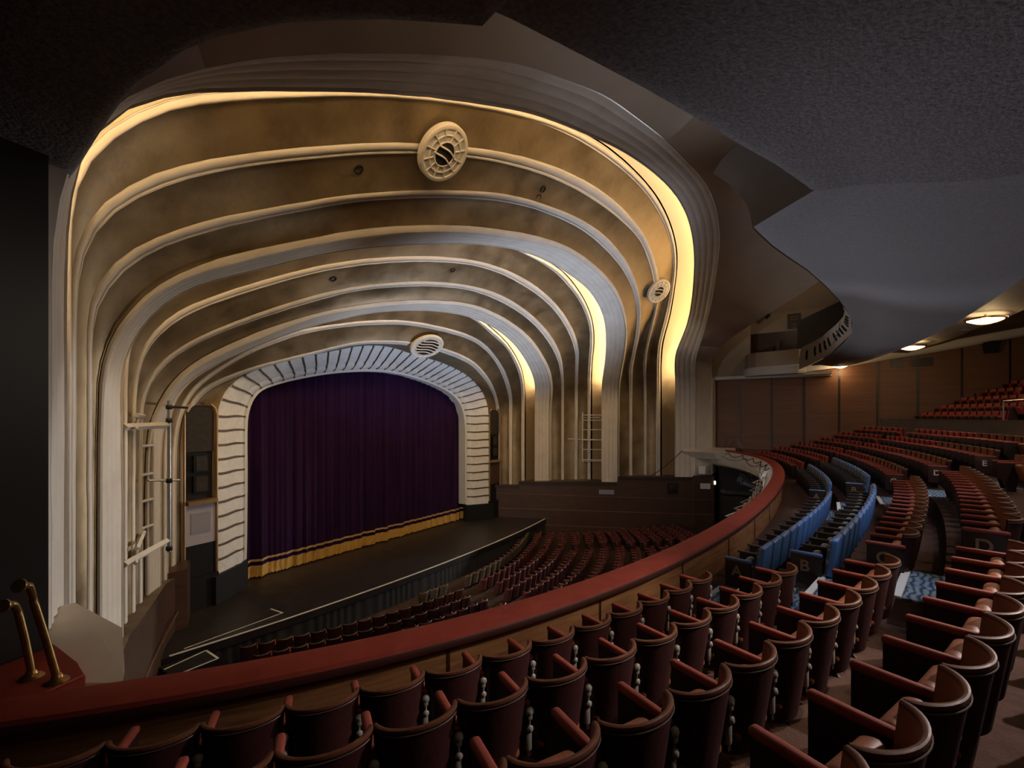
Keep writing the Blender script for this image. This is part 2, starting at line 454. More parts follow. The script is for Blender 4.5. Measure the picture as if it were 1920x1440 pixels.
ARCH = {
 'I3': [-14.7,8.26,-1.15,-14.69,8.294,1.737,-14.69,8.328,4.625,-14.69,8.328,5.061,-14.69,8.325,5.497,-14.69,8.317,5.933,-14.69,8.304,6.368,-14.69,8.283,6.804,-14.7,8.25,7.238,-14.71,8.198,7.671,-14.73,8.122,8.1,-14.75,8.017,8.522,-14.77,7.886,8.937,-14.79,7.733,9.345,-14.79,7.562,9.745,-14.75,7.382,10.14,-14.62,7.206,10.51,-14.39,7.049,10.85,-14.07,6.919,11.12,-13.72,6.813,11.35,-13.34,6.719,11.54,-12.96,6.628,11.74,-12.58,6.538,11.92,-12.19,6.45,12.11,-11.81,6.363,12.29,-11.42,6.279,12.47,-11.03,6.197,12.64,-10.63,6.117,12.81,-10.24,6.039,12.98,-9.837,5.963,13.13,-9.437,5.889,13.29,-9.035,5.817,13.44,-8.632,5.746,13.59,-8.227,5.677,13.74,-7.819,5.611,13.88,-7.407,5.549,14.01,-6.992,5.492,14.13,-6.575,5.438,14.24,-6.155,5.388,14.35,-5.735,5.338,14.45,-5.314,5.29,14.55,-4.892,5.242,14.65,-4.47,5.195,14.75,-4.047,5.15,14.85,-3.623,5.108,14.94,-3.197,5.067,15.02,-2.77,5.03,15.1,-2.342,4.995,15.17,-1.912,4.963,15.24,-1.482,4.933,15.3,-1.051,4.905,15.36,-0.619,4.881,15.41,-0.186,4.859,15.46,0.248,4.84,15.5,0.682,4.824,15.53,1.117,4.812,15.56,1.552,4.805,15.57,1.988,4.803,15.58,2.424,4.807,15.57,2.859,4.816,15.55,3.294,4.831,15.52,3.726,4.853,15.47,4.156,4.885,15.41,4.582,4.924,15.32,5.004,4.972,15.22,5.421,5.026,15.11,5.832,5.088,14.98,6.237,5.158,14.83,6.631,5.237,14.66,7.017,5.324,14.48,7.396,5.416,14.29,7.769,5.513,14.08,8.135,5.614,13.87,8.492,5.722,13.64,8.839,5.835,13.41,9.176,5.953,13.16,9.5,6.079,12.89,9.801,6.214,12.61,10.06,6.364,12.29,10.25,6.532,11.94,10.35,6.713,11.56,10.4,6.9,11.17,10.54,7.081,10.8,10.83,7.232,10.52,11.19,7.355,10.31,11.57,7.465,10.12,11.96,7.566,9.946,12.34,7.662,9.762,12.72,7.754,9.562,13.08,7.842,9.338,13.42,7.925,9.081,13.73,8.001,8.781,13.98,8.068,8.435,14.18,8.122,8.05,14.33,8.165,7.643,14.44,8.197,7.223,14.52,8.221,6.795,14.58,8.238,6.364,14.62,8.251,5.93,14.65,8.259,5.495,14.66,8.264,5.059,14.66,8.267,4.623,14.62,8.263,1.737,14.58,8.26,-1.15],
 'O3': [-15.07,7.029,-1.15,-15.07,7.055,1.732,-15.06,7.08,4.614,-15.06,7.08,5.05,-15.06,7.077,5.486,-15.06,7.071,5.921,-15.07,7.06,6.357,-15.07,7.042,6.793,-15.07,7.013,7.227,-15.08,6.966,7.661,-15.09,6.895,8.09,-15.11,6.795,8.514,-15.12,6.665,8.93,-15.1,6.509,9.337,-15.04,6.337,9.731,-14.89,6.166,10.11,-14.67,6.009,10.44,-14.38,5.87,10.74,-14.06,5.744,11,-13.72,5.627,11.25,-13.37,5.518,11.48,-13,5.414,11.7,-12.64,5.314,11.91,-12.26,5.217,12.11,-11.89,5.123,12.31,-11.51,5.031,12.51,-11.12,4.941,12.7,-10.74,4.852,12.88,-10.35,4.765,13.07,-9.965,4.682,13.24,-9.569,4.604,13.41,-9.167,4.532,13.56,-8.76,4.465,13.7,-8.35,4.401,13.83,-7.939,4.338,13.96,-7.528,4.276,14.09,-7.115,4.217,14.22,-6.699,4.162,14.34,-6.278,4.113,14.44,-5.854,4.07,14.53,-5.427,4.031,14.61,-5,3.994,14.69,-4.573,3.957,14.77,-4.146,3.92,14.85,-3.718,3.883,14.92,-3.291,3.847,15,-2.862,3.814,15.07,-2.431,3.785,15.13,-2,3.758,15.19,-1.567,3.734,15.24,-1.135,3.71,15.29,-0.703,3.686,15.34,-0.271,3.66,15.39,0.161,3.637,15.44,0.595,3.617,15.48,1.029,3.602,15.51,1.464,3.592,15.54,1.9,3.587,15.55,2.336,3.588,15.54,2.771,3.598,15.52,3.205,3.616,15.48,3.636,3.643,15.43,4.065,3.677,15.36,4.489,3.719,15.27,4.909,3.769,15.16,5.322,3.83,15.04,5.724,3.901,14.88,6.114,3.984,14.71,6.492,4.078,14.51,6.858,4.179,14.3,7.214,4.287,14.07,7.562,4.399,13.84,7.903,4.516,13.59,8.235,4.637,13.34,8.56,4.762,13.07,8.875,4.891,12.8,9.178,5.025,12.52,9.467,5.165,12.22,9.74,5.311,11.92,9.996,5.462,11.6,10.23,5.621,11.26,10.43,5.786,10.92,10.66,5.948,10.58,10.98,6.085,10.32,11.35,6.197,10.13,11.75,6.296,9.969,12.14,6.388,9.814,12.54,6.475,9.651,12.93,6.559,9.471,13.3,6.639,9.266,13.66,6.714,9.025,13.98,6.784,8.739,14.25,6.845,8.404,14.46,6.894,8.026,14.62,6.932,7.624,14.74,6.961,7.206,14.84,6.982,6.781,14.9,6.998,6.35,14.95,7.009,5.917,14.99,7.017,5.483,15.01,7.022,5.048,15.03,7.025,4.612,15.05,7.027,1.731,15.07,7.029,-1.15],
 'R3ao': [-14.49,9.3,-1.15,-14.48,9.345,1.725,-14.47,9.39,4.6,-14.47,9.39,5.043,-14.47,9.387,5.486,-14.47,9.378,5.929,-14.47,9.362,6.372,-14.48,9.336,6.814,-14.48,9.298,7.255,-14.49,9.241,7.694,-14.51,9.16,8.129,-14.53,9.052,8.558,-14.56,8.92,8.98,-14.59,8.769,9.396,-14.61,8.607,9.807,-14.59,8.434,10.21,-14.48,8.261,10.6,-14.27,8.102,10.96,-14,7.957,11.28,-13.69,7.829,11.57,-13.34,7.718,11.82,-12.97,7.619,12.04,-12.59,7.525,12.25,-12.21,7.433,12.45,-11.82,7.342,12.65,-11.44,7.252,12.85,-11.05,7.166,13.04,-10.65,7.082,13.23,-10.26,7.002,13.41,-9.857,6.925,13.58,-9.454,6.849,13.75,-9.049,6.775,13.91,-8.642,6.704,14.07,-8.232,6.635,14.22,-7.82,6.568,14.37,-7.406,6.503,14.52,-6.991,6.44,14.66,-6.573,6.38,14.79,-6.154,6.321,14.92,-5.733,6.264,15.05,-5.31,6.21,15.17,-4.885,6.159,15.28,-4.457,6.111,15.39,-4.028,6.067,15.49,-3.597,6.025,15.58,-3.163,5.988,15.66,-2.728,5.955,15.73,-2.29,5.926,15.8,-1.852,5.901,15.85,-1.412,5.879,15.9,-0.971,5.86,15.95,-0.53,5.843,15.98,-0.0885,5.83,16.01,0.354,5.818,16.04,0.796,5.809,16.06,1.239,5.802,16.07,1.681,5.798,16.08,2.124,5.798,16.08,2.567,5.803,16.07,3.009,5.814,16.05,3.451,5.829,16.01,3.891,5.85,15.97,4.329,5.876,15.91,4.766,5.906,15.84,5.2,5.943,15.76,5.63,5.986,15.66,6.056,6.036,15.55,6.476,6.094,15.42,6.886,6.162,15.27,7.282,6.244,15.09,7.659,6.339,14.88,8.014,6.448,14.64,8.349,6.566,14.37,8.67,6.692,14.1,8.981,6.821,13.81,9.284,6.954,13.51,9.577,7.09,13.21,9.85,7.233,12.89,10.09,7.386,12.55,10.28,7.551,12.19,10.44,7.719,11.81,10.64,7.882,11.45,10.91,8.026,11.13,11.23,8.152,10.85,11.57,8.269,10.6,11.92,8.383,10.35,12.29,8.498,10.13,12.66,8.611,9.92,13.04,8.721,9.71,13.4,8.827,9.482,13.74,8.926,9.221,14.05,9.015,8.917,14.31,9.09,8.566,14.51,9.149,8.176,14.66,9.193,7.761,14.77,9.226,7.334,14.85,9.25,6.899,14.91,9.268,6.461,14.95,9.28,6.02,14.98,9.289,5.578,15,9.294,5.135,15.01,9.297,4.692,15.02,9.299,1.771,15.02,9.3,-1.15],
 'R3ai': [-14.44,9.45,-1.15,-14.43,9.496,1.754,-14.42,9.542,4.657,-14.42,9.542,5.097,-14.42,9.537,5.536,-14.43,9.528,5.975,-14.43,9.511,6.414,-14.43,9.485,6.853,-14.44,9.445,7.291,-14.45,9.387,7.726,-14.47,9.304,8.157,-14.49,9.195,8.582,-14.52,9.063,9.001,-14.55,8.913,9.413,-14.57,8.751,9.82,-14.55,8.579,10.22,-14.44,8.408,10.61,-14.24,8.248,10.97,-13.98,8.103,11.29,-13.67,7.975,11.58,-13.32,7.866,11.82,-12.95,7.768,12.04,-12.58,7.674,12.25,-12.2,7.583,12.45,-11.82,7.493,12.65,-11.43,7.405,12.85,-11.05,7.318,13.04,-10.66,7.235,13.22,-10.26,7.156,13.4,-9.865,7.079,13.57,-9.465,7.004,13.74,-9.063,6.931,13.9,-8.659,6.86,14.06,-8.253,6.791,14.21,-7.845,6.724,14.36,-7.435,6.659,14.5,-7.023,6.596,14.64,-6.608,6.537,14.77,-6.191,6.481,14.9,-5.771,6.428,15.02,-5.348,6.378,15.13,-4.923,6.332,15.23,-4.496,6.289,15.32,-4.067,6.25,15.41,-3.637,6.214,15.49,-3.204,6.182,15.56,-2.771,6.152,15.63,-2.336,6.125,15.69,-1.901,6.099,15.75,-1.466,6.075,15.8,-1.03,6.053,15.85,-0.593,6.033,15.89,-0.156,6.016,15.93,0.283,6.002,15.96,0.721,5.992,15.98,1.161,5.986,16,1.6,5.984,16,2.04,5.984,16,2.479,5.989,15.99,2.918,5.997,15.97,3.356,6.01,15.94,3.794,6.028,15.9,4.23,6.05,15.86,4.664,6.077,15.8,5.097,6.109,15.72,5.526,6.148,15.64,5.951,6.193,15.54,6.37,6.247,15.42,6.781,6.311,15.28,7.181,6.386,15.11,7.565,6.474,14.91,7.928,6.575,14.69,8.266,6.69,14.43,8.582,6.816,14.15,8.876,6.949,13.86,9.149,7.091,13.54,9.399,7.239,13.21,9.631,7.392,12.87,9.847,7.549,12.52,10.05,7.71,12.17,10.24,7.871,11.81,10.46,8.029,11.46,10.71,8.175,11.13,11.02,8.306,10.84,11.35,8.425,10.58,11.69,8.538,10.33,12.05,8.651,10.1,12.41,8.765,9.882,12.78,8.877,9.669,13.14,8.985,9.439,13.47,9.085,9.176,13.77,9.175,8.868,14.02,9.249,8.513,14.21,9.307,8.121,14.35,9.349,7.706,14.45,9.38,7.28,14.53,9.402,6.847,14.58,9.419,6.412,14.62,9.43,5.974,14.64,9.438,5.535,14.66,9.443,5.096,14.67,9.446,4.657,14.68,9.448,1.753,14.68,9.45,-1.15],
 'R3bo': [-14.29,10.15,-1.15,-14.29,10.16,1.731,-14.28,10.17,4.611,-14.28,10.17,5.039,-14.28,10.17,5.466,-14.29,10.17,5.894,-14.29,10.16,6.321,-14.29,10.14,6.748,-14.29,10.12,7.175,-14.3,10.09,7.601,-14.31,10.03,8.024,-14.32,9.936,8.44,-14.34,9.803,8.846,-14.36,9.644,9.242,-14.35,9.469,9.631,-14.27,9.289,10.01,-14.1,9.117,10.36,-13.85,8.963,10.67,-13.56,8.827,10.95,-13.23,8.704,11.19,-12.88,8.592,11.42,-12.52,8.489,11.62,-12.16,8.391,11.82,-11.79,8.295,12.01,-11.42,8.2,12.2,-11.04,8.108,12.38,-10.67,8.018,12.56,-10.29,7.93,12.74,-9.903,7.844,12.91,-9.517,7.762,13.08,-9.128,7.684,13.23,-8.735,7.608,13.38,-8.34,7.535,13.53,-7.944,7.464,13.67,-7.546,7.394,13.81,-7.145,7.327,13.95,-6.743,7.262,14.08,-6.339,7.201,14.2,-5.932,7.143,14.31,-5.522,7.087,14.43,-5.111,7.035,14.53,-4.698,6.986,14.63,-4.283,6.94,14.72,-3.867,6.897,14.81,-3.449,6.857,14.89,-3.029,6.821,14.96,-2.609,6.788,15.02,-2.187,6.757,15.09,-1.764,6.73,15.14,-1.34,6.706,15.19,-0.915,6.685,15.23,-0.489,6.668,15.26,-0.0627,6.655,15.29,0.364,6.646,15.31,0.791,6.641,15.32,1.219,6.64,15.32,1.646,6.642,15.32,2.073,6.648,15.3,2.5,6.656,15.29,2.927,6.668,15.26,3.353,6.683,15.23,3.777,6.705,15.19,4.2,6.733,15.13,4.621,6.767,15.07,5.038,6.807,14.99,5.454,6.852,14.9,5.866,6.902,14.8,6.277,6.956,14.69,6.683,7.015,14.57,7.084,7.08,14.44,7.477,7.156,14.29,7.856,7.244,14.11,8.22,7.344,13.91,8.56,7.46,13.68,8.871,7.591,13.42,9.149,7.736,13.13,9.399,7.891,12.82,9.625,8.053,12.49,9.839,8.218,12.16,10.05,8.383,11.83,10.28,8.546,11.51,10.52,8.704,11.19,10.79,8.851,10.9,11.1,8.986,10.63,11.43,9.112,10.39,11.78,9.235,10.18,12.13,9.355,9.979,12.49,9.473,9.78,12.85,9.586,9.567,13.18,9.694,9.327,13.49,9.794,9.051,13.76,9.881,8.732,13.98,9.952,8.373,14.15,10.01,7.984,14.28,10.05,7.578,14.37,10.08,7.162,14.44,10.1,6.741,14.49,10.12,6.317,14.53,10.13,5.891,14.55,10.14,5.465,14.57,10.14,5.038,14.58,10.15,4.61,14.58,10.15,1.73,14.59,10.15,-1.15],
 'R3bi': [-14.19,10.35,-1.15,-14.19,10.36,1.753,-14.19,10.38,4.657,-14.19,10.38,5.079,-14.19,10.37,5.502,-14.19,10.37,5.924,-14.19,10.36,6.346,-14.19,10.34,6.768,-14.19,10.32,7.19,-14.2,10.29,7.611,-14.21,10.23,8.029,-14.23,10.13,8.439,-14.25,9.997,8.839,-14.26,9.838,9.229,-14.23,9.664,9.612,-14.13,9.486,9.979,-13.94,9.319,10.32,-13.68,9.167,10.62,-13.38,9.032,10.88,-13.06,8.91,11.12,-12.71,8.799,11.34,-12.36,8.695,11.55,-12,8.595,11.74,-11.63,8.499,11.93,-11.26,8.405,12.11,-10.89,8.314,12.29,-10.52,8.223,12.47,-10.15,8.136,12.64,-9.767,8.05,12.81,-9.386,7.968,12.97,-9.001,7.889,13.13,-8.612,7.814,13.27,-8.221,7.742,13.41,-7.828,7.672,13.55,-7.432,7.605,13.68,-7.033,7.541,13.81,-6.633,7.481,13.93,-6.23,7.424,14.04,-5.824,7.37,14.14,-5.417,7.319,14.24,-5.008,7.271,14.34,-4.597,7.227,14.42,-4.185,7.185,14.51,-3.771,7.147,14.58,-3.356,7.113,14.65,-2.939,7.081,14.71,-2.522,7.053,14.77,-2.103,7.027,14.82,-1.684,7.004,14.86,-1.264,6.984,14.9,-0.843,6.967,14.93,-0.422,6.951,14.96,-0.000879,6.938,14.99,0.421,6.927,15.01,0.843,6.919,15.03,1.265,6.913,15.04,1.687,6.91,15.04,2.109,6.909,15.05,2.532,6.909,15.05,2.954,6.912,15.04,3.376,6.921,15.02,3.796,6.939,14.99,4.214,6.967,14.93,4.628,7.005,14.86,5.038,7.05,14.77,5.445,7.101,14.67,5.851,7.155,14.57,6.253,7.213,14.45,6.652,7.276,14.33,7.046,7.345,14.19,7.434,7.421,14.04,7.815,7.503,13.88,8.19,7.592,13.71,8.551,7.691,13.51,8.889,7.806,13.29,9.192,7.939,13.03,9.454,8.09,12.73,9.683,8.251,12.42,9.902,8.415,12.09,10.13,8.576,11.78,10.37,8.733,11.47,10.62,8.887,11.17,10.88,9.038,10.87,11.16,9.183,10.59,11.47,9.317,10.33,11.81,9.443,10.11,12.17,9.563,9.921,12.52,9.678,9.732,12.88,9.789,9.529,13.22,9.894,9.301,13.53,9.991,9.035,13.8,10.08,8.726,14.02,10.15,8.373,14.19,10.2,7.989,14.32,10.24,7.588,14.41,10.27,7.177,14.48,10.29,6.761,14.53,10.31,6.342,14.56,10.32,5.921,14.59,10.33,5.5,14.6,10.34,5.078,14.61,10.34,4.656,14.62,10.34,1.753,14.63,10.35,-1.15],
 'R3co': [-13.9,10.98,-1.15,-13.9,10.99,1.749,-13.89,11,4.648,-13.89,11,5.054,-13.89,11,5.46,-13.9,11,5.865,-13.9,10.99,6.271,-13.9,10.98,6.676,-13.9,10.96,7.081,-13.91,10.93,7.486,-13.92,10.87,7.887,-13.94,10.79,8.283,-13.96,10.66,8.667,-13.96,10.5,9.04,-13.88,10.33,9.398,-13.72,10.15,9.728,-13.49,9.992,10.02,-13.21,9.851,10.27,-12.9,9.723,10.5,-12.58,9.604,10.71,-12.24,9.493,10.91,-11.89,9.389,11.09,-11.54,9.287,11.27,-11.19,9.186,11.45,-10.84,9.085,11.62,-10.49,8.986,11.8,-10.13,8.891,11.97,-9.771,8.798,12.13,-9.406,8.71,12.28,-9.039,8.625,12.43,-8.669,8.542,12.58,-8.297,8.462,12.72,-7.923,8.385,12.85,-7.547,8.309,12.99,-7.17,8.236,13.11,-6.79,8.165,13.24,-6.409,8.096,13.36,-6.026,8.03,13.48,-5.641,7.966,13.59,-5.253,7.907,13.69,-4.862,7.854,13.78,-4.469,7.805,13.87,-4.073,7.761,13.95,-3.675,7.722,14.02,-3.277,7.685,14.08,-2.877,7.65,14.14,-2.477,7.617,14.2,-2.076,7.585,14.26,-1.675,7.556,14.31,-1.273,7.53,14.35,-0.87,7.508,14.39,-0.465,7.491,14.42,-0.0606,7.478,14.44,0.345,7.47,14.46,0.75,7.465,14.47,1.156,7.466,14.47,1.561,7.471,14.46,1.966,7.481,14.44,2.371,7.495,14.41,2.775,7.514,14.38,3.178,7.536,14.34,3.58,7.564,14.29,3.98,7.597,14.24,4.378,7.635,14.17,4.774,7.68,14.09,5.167,7.73,14,5.556,7.785,13.9,5.943,7.846,13.8,6.326,7.912,13.68,6.705,7.983,13.56,7.081,8.059,13.42,7.452,8.14,13.28,7.816,8.228,13.13,8.172,8.325,12.96,8.517,8.431,12.77,8.848,8.547,12.57,9.166,8.672,12.35,9.471,8.804,12.12,9.763,8.943,11.87,10.04,9.089,11.62,10.3,9.243,11.35,10.55,9.402,11.07,10.79,9.563,10.78,11.04,9.721,10.51,11.31,9.872,10.24,11.6,10.02,10,11.92,10.15,9.789,12.25,10.28,9.596,12.58,10.4,9.397,12.9,10.52,9.171,13.19,10.62,8.904,13.43,10.71,8.59,13.61,10.78,8.236,13.75,10.83,7.858,13.85,10.87,7.468,13.93,10.89,7.071,13.99,10.92,6.67,14.03,10.93,6.267,14.06,10.94,5.862,14.09,10.95,5.458,14.1,10.96,5.052,14.11,10.96,4.647,14.15,10.97,1.748,14.18,10.98,-1.15],
 'R3ci': [-13.8,11.15,-1.15,-13.8,11.16,1.763,-13.79,11.18,4.676,-13.8,11.17,5.076,-13.8,11.17,5.476,-13.8,11.17,5.876,-13.8,11.16,6.276,-13.8,11.15,6.675,-13.81,11.13,7.075,-13.81,11.1,7.473,-13.83,11.05,7.869,-13.85,10.96,8.259,-13.86,10.84,8.639,-13.83,10.68,9.006,-13.72,10.51,9.353,-13.55,10.35,9.673,-13.32,10.19,9.957,-13.04,10.05,10.21,-12.73,9.924,10.43,-12.41,9.807,10.63,-12.08,9.696,10.83,-11.74,9.588,11.01,-11.4,9.484,11.2,-11.06,9.383,11.37,-10.71,9.284,11.54,-10.36,9.185,11.72,-10.01,9.088,11.89,-9.661,8.996,12.05,-9.302,8.908,12.2,-8.939,8.825,12.34,-8.573,8.744,12.48,-8.204,8.666,12.62,-7.835,8.59,12.75,-7.464,8.516,12.88,-7.091,8.445,13.01,-6.716,8.375,13.13,-6.339,8.309,13.24,-5.96,8.245,13.35,-5.579,8.184,13.46,-5.196,8.127,13.56,-4.81,8.074,13.65,-4.422,8.026,13.73,-4.032,7.982,13.81,-3.64,7.943,13.88,-3.246,7.908,13.94,-2.852,7.876,13.99,-2.456,7.847,14.04,-2.059,7.821,14.09,-1.662,7.798,14.13,-1.264,7.779,14.16,-0.866,7.763,14.19,-0.466,7.752,14.21,-0.0667,7.745,14.22,0.333,7.744,14.22,0.733,7.746,14.22,1.133,7.752,14.21,1.532,7.762,14.19,1.931,7.774,14.17,2.33,7.788,14.15,2.729,7.804,14.12,3.127,7.824,14.08,3.524,7.847,14.04,3.92,7.875,14,4.314,7.908,13.94,4.707,7.946,13.87,5.098,7.988,13.8,5.487,8.034,13.72,5.873,8.086,13.63,6.256,8.143,13.53,6.635,8.207,13.42,7.008,8.278,13.29,7.375,8.357,13.16,7.736,8.443,13.01,8.087,8.538,12.84,8.427,8.643,12.66,8.752,8.759,12.46,9.061,8.886,12.24,9.355,9.021,12,9.637,9.162,11.76,9.911,9.307,11.5,10.18,9.456,11.24,10.43,9.61,10.98,10.68,9.766,10.71,10.93,9.922,10.43,11.19,10.07,10.17,11.48,10.22,9.937,11.8,10.35,9.738,12.13,10.47,9.554,12.46,10.59,9.36,12.77,10.7,9.137,13.06,10.8,8.873,13.29,10.88,8.563,13.48,10.95,8.214,13.61,11,7.841,13.71,11.03,7.456,13.79,11.06,7.064,13.84,11.08,6.669,13.89,11.1,6.272,13.92,11.11,5.873,13.94,11.12,5.474,13.96,11.13,5.075,13.97,11.13,4.675,14,11.14,1.762,14.03,11.15,-1.15],
 'O2': [-13.62,11.67,-1.15,-13.62,11.67,1.755,-13.61,11.68,4.661,-13.61,11.68,5.045,-13.61,11.67,5.429,-13.61,11.67,5.813,-13.61,11.66,6.197,-13.61,11.66,6.581,-13.6,11.65,6.965,-13.6,11.62,7.348,-13.6,11.58,7.73,-13.57,11.5,8.104,-13.51,11.38,8.465,-13.41,11.23,8.803,-13.26,11.07,9.119,-13.09,10.9,9.413,-12.87,10.73,9.682,-12.61,10.58,9.92,-12.32,10.44,10.13,-12.02,10.31,10.33,-11.7,10.19,10.5,-11.37,10.08,10.67,-11.04,9.973,10.83,-10.7,9.869,10.99,-10.37,9.765,11.14,-10.03,9.66,11.3,-9.698,9.555,11.46,-9.358,9.456,11.6,-9.012,9.363,11.74,-8.662,9.276,11.87,-8.307,9.194,12,-7.951,9.114,12.11,-7.592,9.038,12.23,-7.231,8.964,12.34,-6.869,8.893,12.45,-6.506,8.824,12.55,-6.14,8.758,12.65,-5.773,8.696,12.74,-5.403,8.637,12.83,-5.032,8.583,12.91,-4.66,8.53,12.99,-4.286,8.479,13.06,-3.913,8.43,13.14,-3.538,8.383,13.21,-3.162,8.339,13.27,-2.785,8.299,13.33,-2.406,8.263,13.38,-2.027,8.23,13.43,-1.646,8.202,13.48,-1.264,8.178,13.51,-0.882,8.16,13.54,-0.498,8.148,13.56,-0.114,8.142,13.57,0.27,8.14,13.57,0.654,8.142,13.57,1.038,8.148,13.56,1.422,8.157,13.54,1.805,8.169,13.53,2.188,8.185,13.5,2.571,8.204,13.47,2.953,8.228,13.44,3.334,8.254,13.4,3.714,8.285,13.35,4.093,8.318,13.3,4.471,8.357,13.24,4.847,8.402,13.18,5.219,8.454,13.1,5.588,8.513,13.01,5.954,8.579,12.91,6.315,8.651,12.81,6.674,8.728,12.69,7.028,8.81,12.57,7.378,8.898,12.44,7.722,8.993,12.3,8.059,9.096,12.14,8.387,9.207,11.98,8.71,9.323,11.8,9.027,9.443,11.62,9.338,9.569,11.44,9.639,9.701,11.24,9.931,9.841,11.03,10.21,9.986,10.81,10.49,10.13,10.59,10.76,10.29,10.36,11.02,10.44,10.13,11.29,10.59,9.897,11.55,10.74,9.661,11.81,10.89,9.425,12.09,11.04,9.195,12.37,11.17,8.975,12.64,11.29,8.735,12.86,11.38,8.434,13.01,11.45,8.085,13.1,11.49,7.715,13.17,11.52,7.337,13.21,11.54,6.957,13.25,11.56,6.575,13.28,11.57,6.192,13.3,11.58,5.809,13.32,11.59,5.426,13.34,11.59,5.042,13.35,11.6,4.658,13.42,11.64,1.754,13.49,11.67,-1.15],
 'G2': [-13.55,11.67,-1.15,-13.55,11.67,1.765,-13.54,11.68,4.68,-13.54,11.67,5.058,-13.54,11.67,5.437,-13.54,11.67,5.815,-13.54,11.66,6.193,-13.54,11.66,6.571,-13.53,11.65,6.949,-13.53,11.62,7.327,-13.52,11.58,7.703,-13.5,11.51,8.072,-13.44,11.4,8.428,-13.33,11.25,8.761,-13.18,11.09,9.072,-13.01,10.93,9.361,-12.79,10.77,9.622,-12.52,10.62,9.85,-12.22,10.49,10.05,-11.91,10.38,10.22,-11.59,10.27,10.39,-11.27,10.16,10.56,-10.94,10.05,10.72,-10.62,9.941,10.88,-10.29,9.837,11.04,-9.957,9.737,11.18,-9.62,9.642,11.33,-9.28,9.549,11.47,-8.938,9.459,11.6,-8.595,9.371,11.73,-8.248,9.286,11.86,-7.899,9.206,11.98,-7.546,9.129,12.09,-7.191,9.057,12.2,-6.834,8.988,12.3,-6.475,8.921,12.4,-6.115,8.857,12.5,-5.753,8.796,12.59,-5.389,8.738,12.68,-5.023,8.685,12.76,-4.656,8.635,12.83,-4.287,8.587,12.9,-3.918,8.541,12.97,-3.548,8.498,13.03,-3.177,8.457,13.1,-2.805,8.417,13.16,-2.434,8.377,13.21,-2.062,8.339,13.27,-1.689,8.304,13.32,-1.314,8.274,13.37,-0.938,8.251,13.4,-0.561,8.237,13.42,-0.183,8.23,13.43,0.195,8.231,13.43,0.574,8.236,13.43,0.952,8.244,13.41,1.33,8.253,13.4,1.707,8.266,13.38,2.085,8.281,13.36,2.461,8.299,13.33,2.837,8.321,13.3,3.213,8.348,13.26,3.587,8.378,13.21,3.96,8.412,13.16,4.332,8.45,13.11,4.703,8.494,13.04,5.07,8.543,12.97,5.435,8.599,12.88,5.796,8.661,12.79,6.154,8.729,12.69,6.509,8.803,12.58,6.861,8.88,12.46,7.209,8.962,12.34,7.553,9.05,12.21,7.891,9.144,12.07,8.222,9.246,11.92,8.542,9.358,11.75,8.851,9.48,11.57,9.15,9.608,11.38,9.441,9.743,11.18,9.725,9.882,10.97,10,10.02,10.75,10.28,10.17,10.54,10.54,10.32,10.31,10.8,10.47,10.08,11.06,10.62,9.852,11.32,10.77,9.618,11.58,10.92,9.385,11.85,11.06,9.161,12.13,11.19,8.945,12.39,11.31,8.703,12.6,11.39,8.4,12.74,11.45,8.053,12.83,11.49,7.689,12.89,11.52,7.317,12.94,11.54,6.942,12.98,11.56,6.566,13,11.57,6.189,13.03,11.58,5.811,13.05,11.59,5.434,13.06,11.6,5.056,13.07,11.6,4.678,13.14,11.64,1.764,13.2,11.67,-1.15],
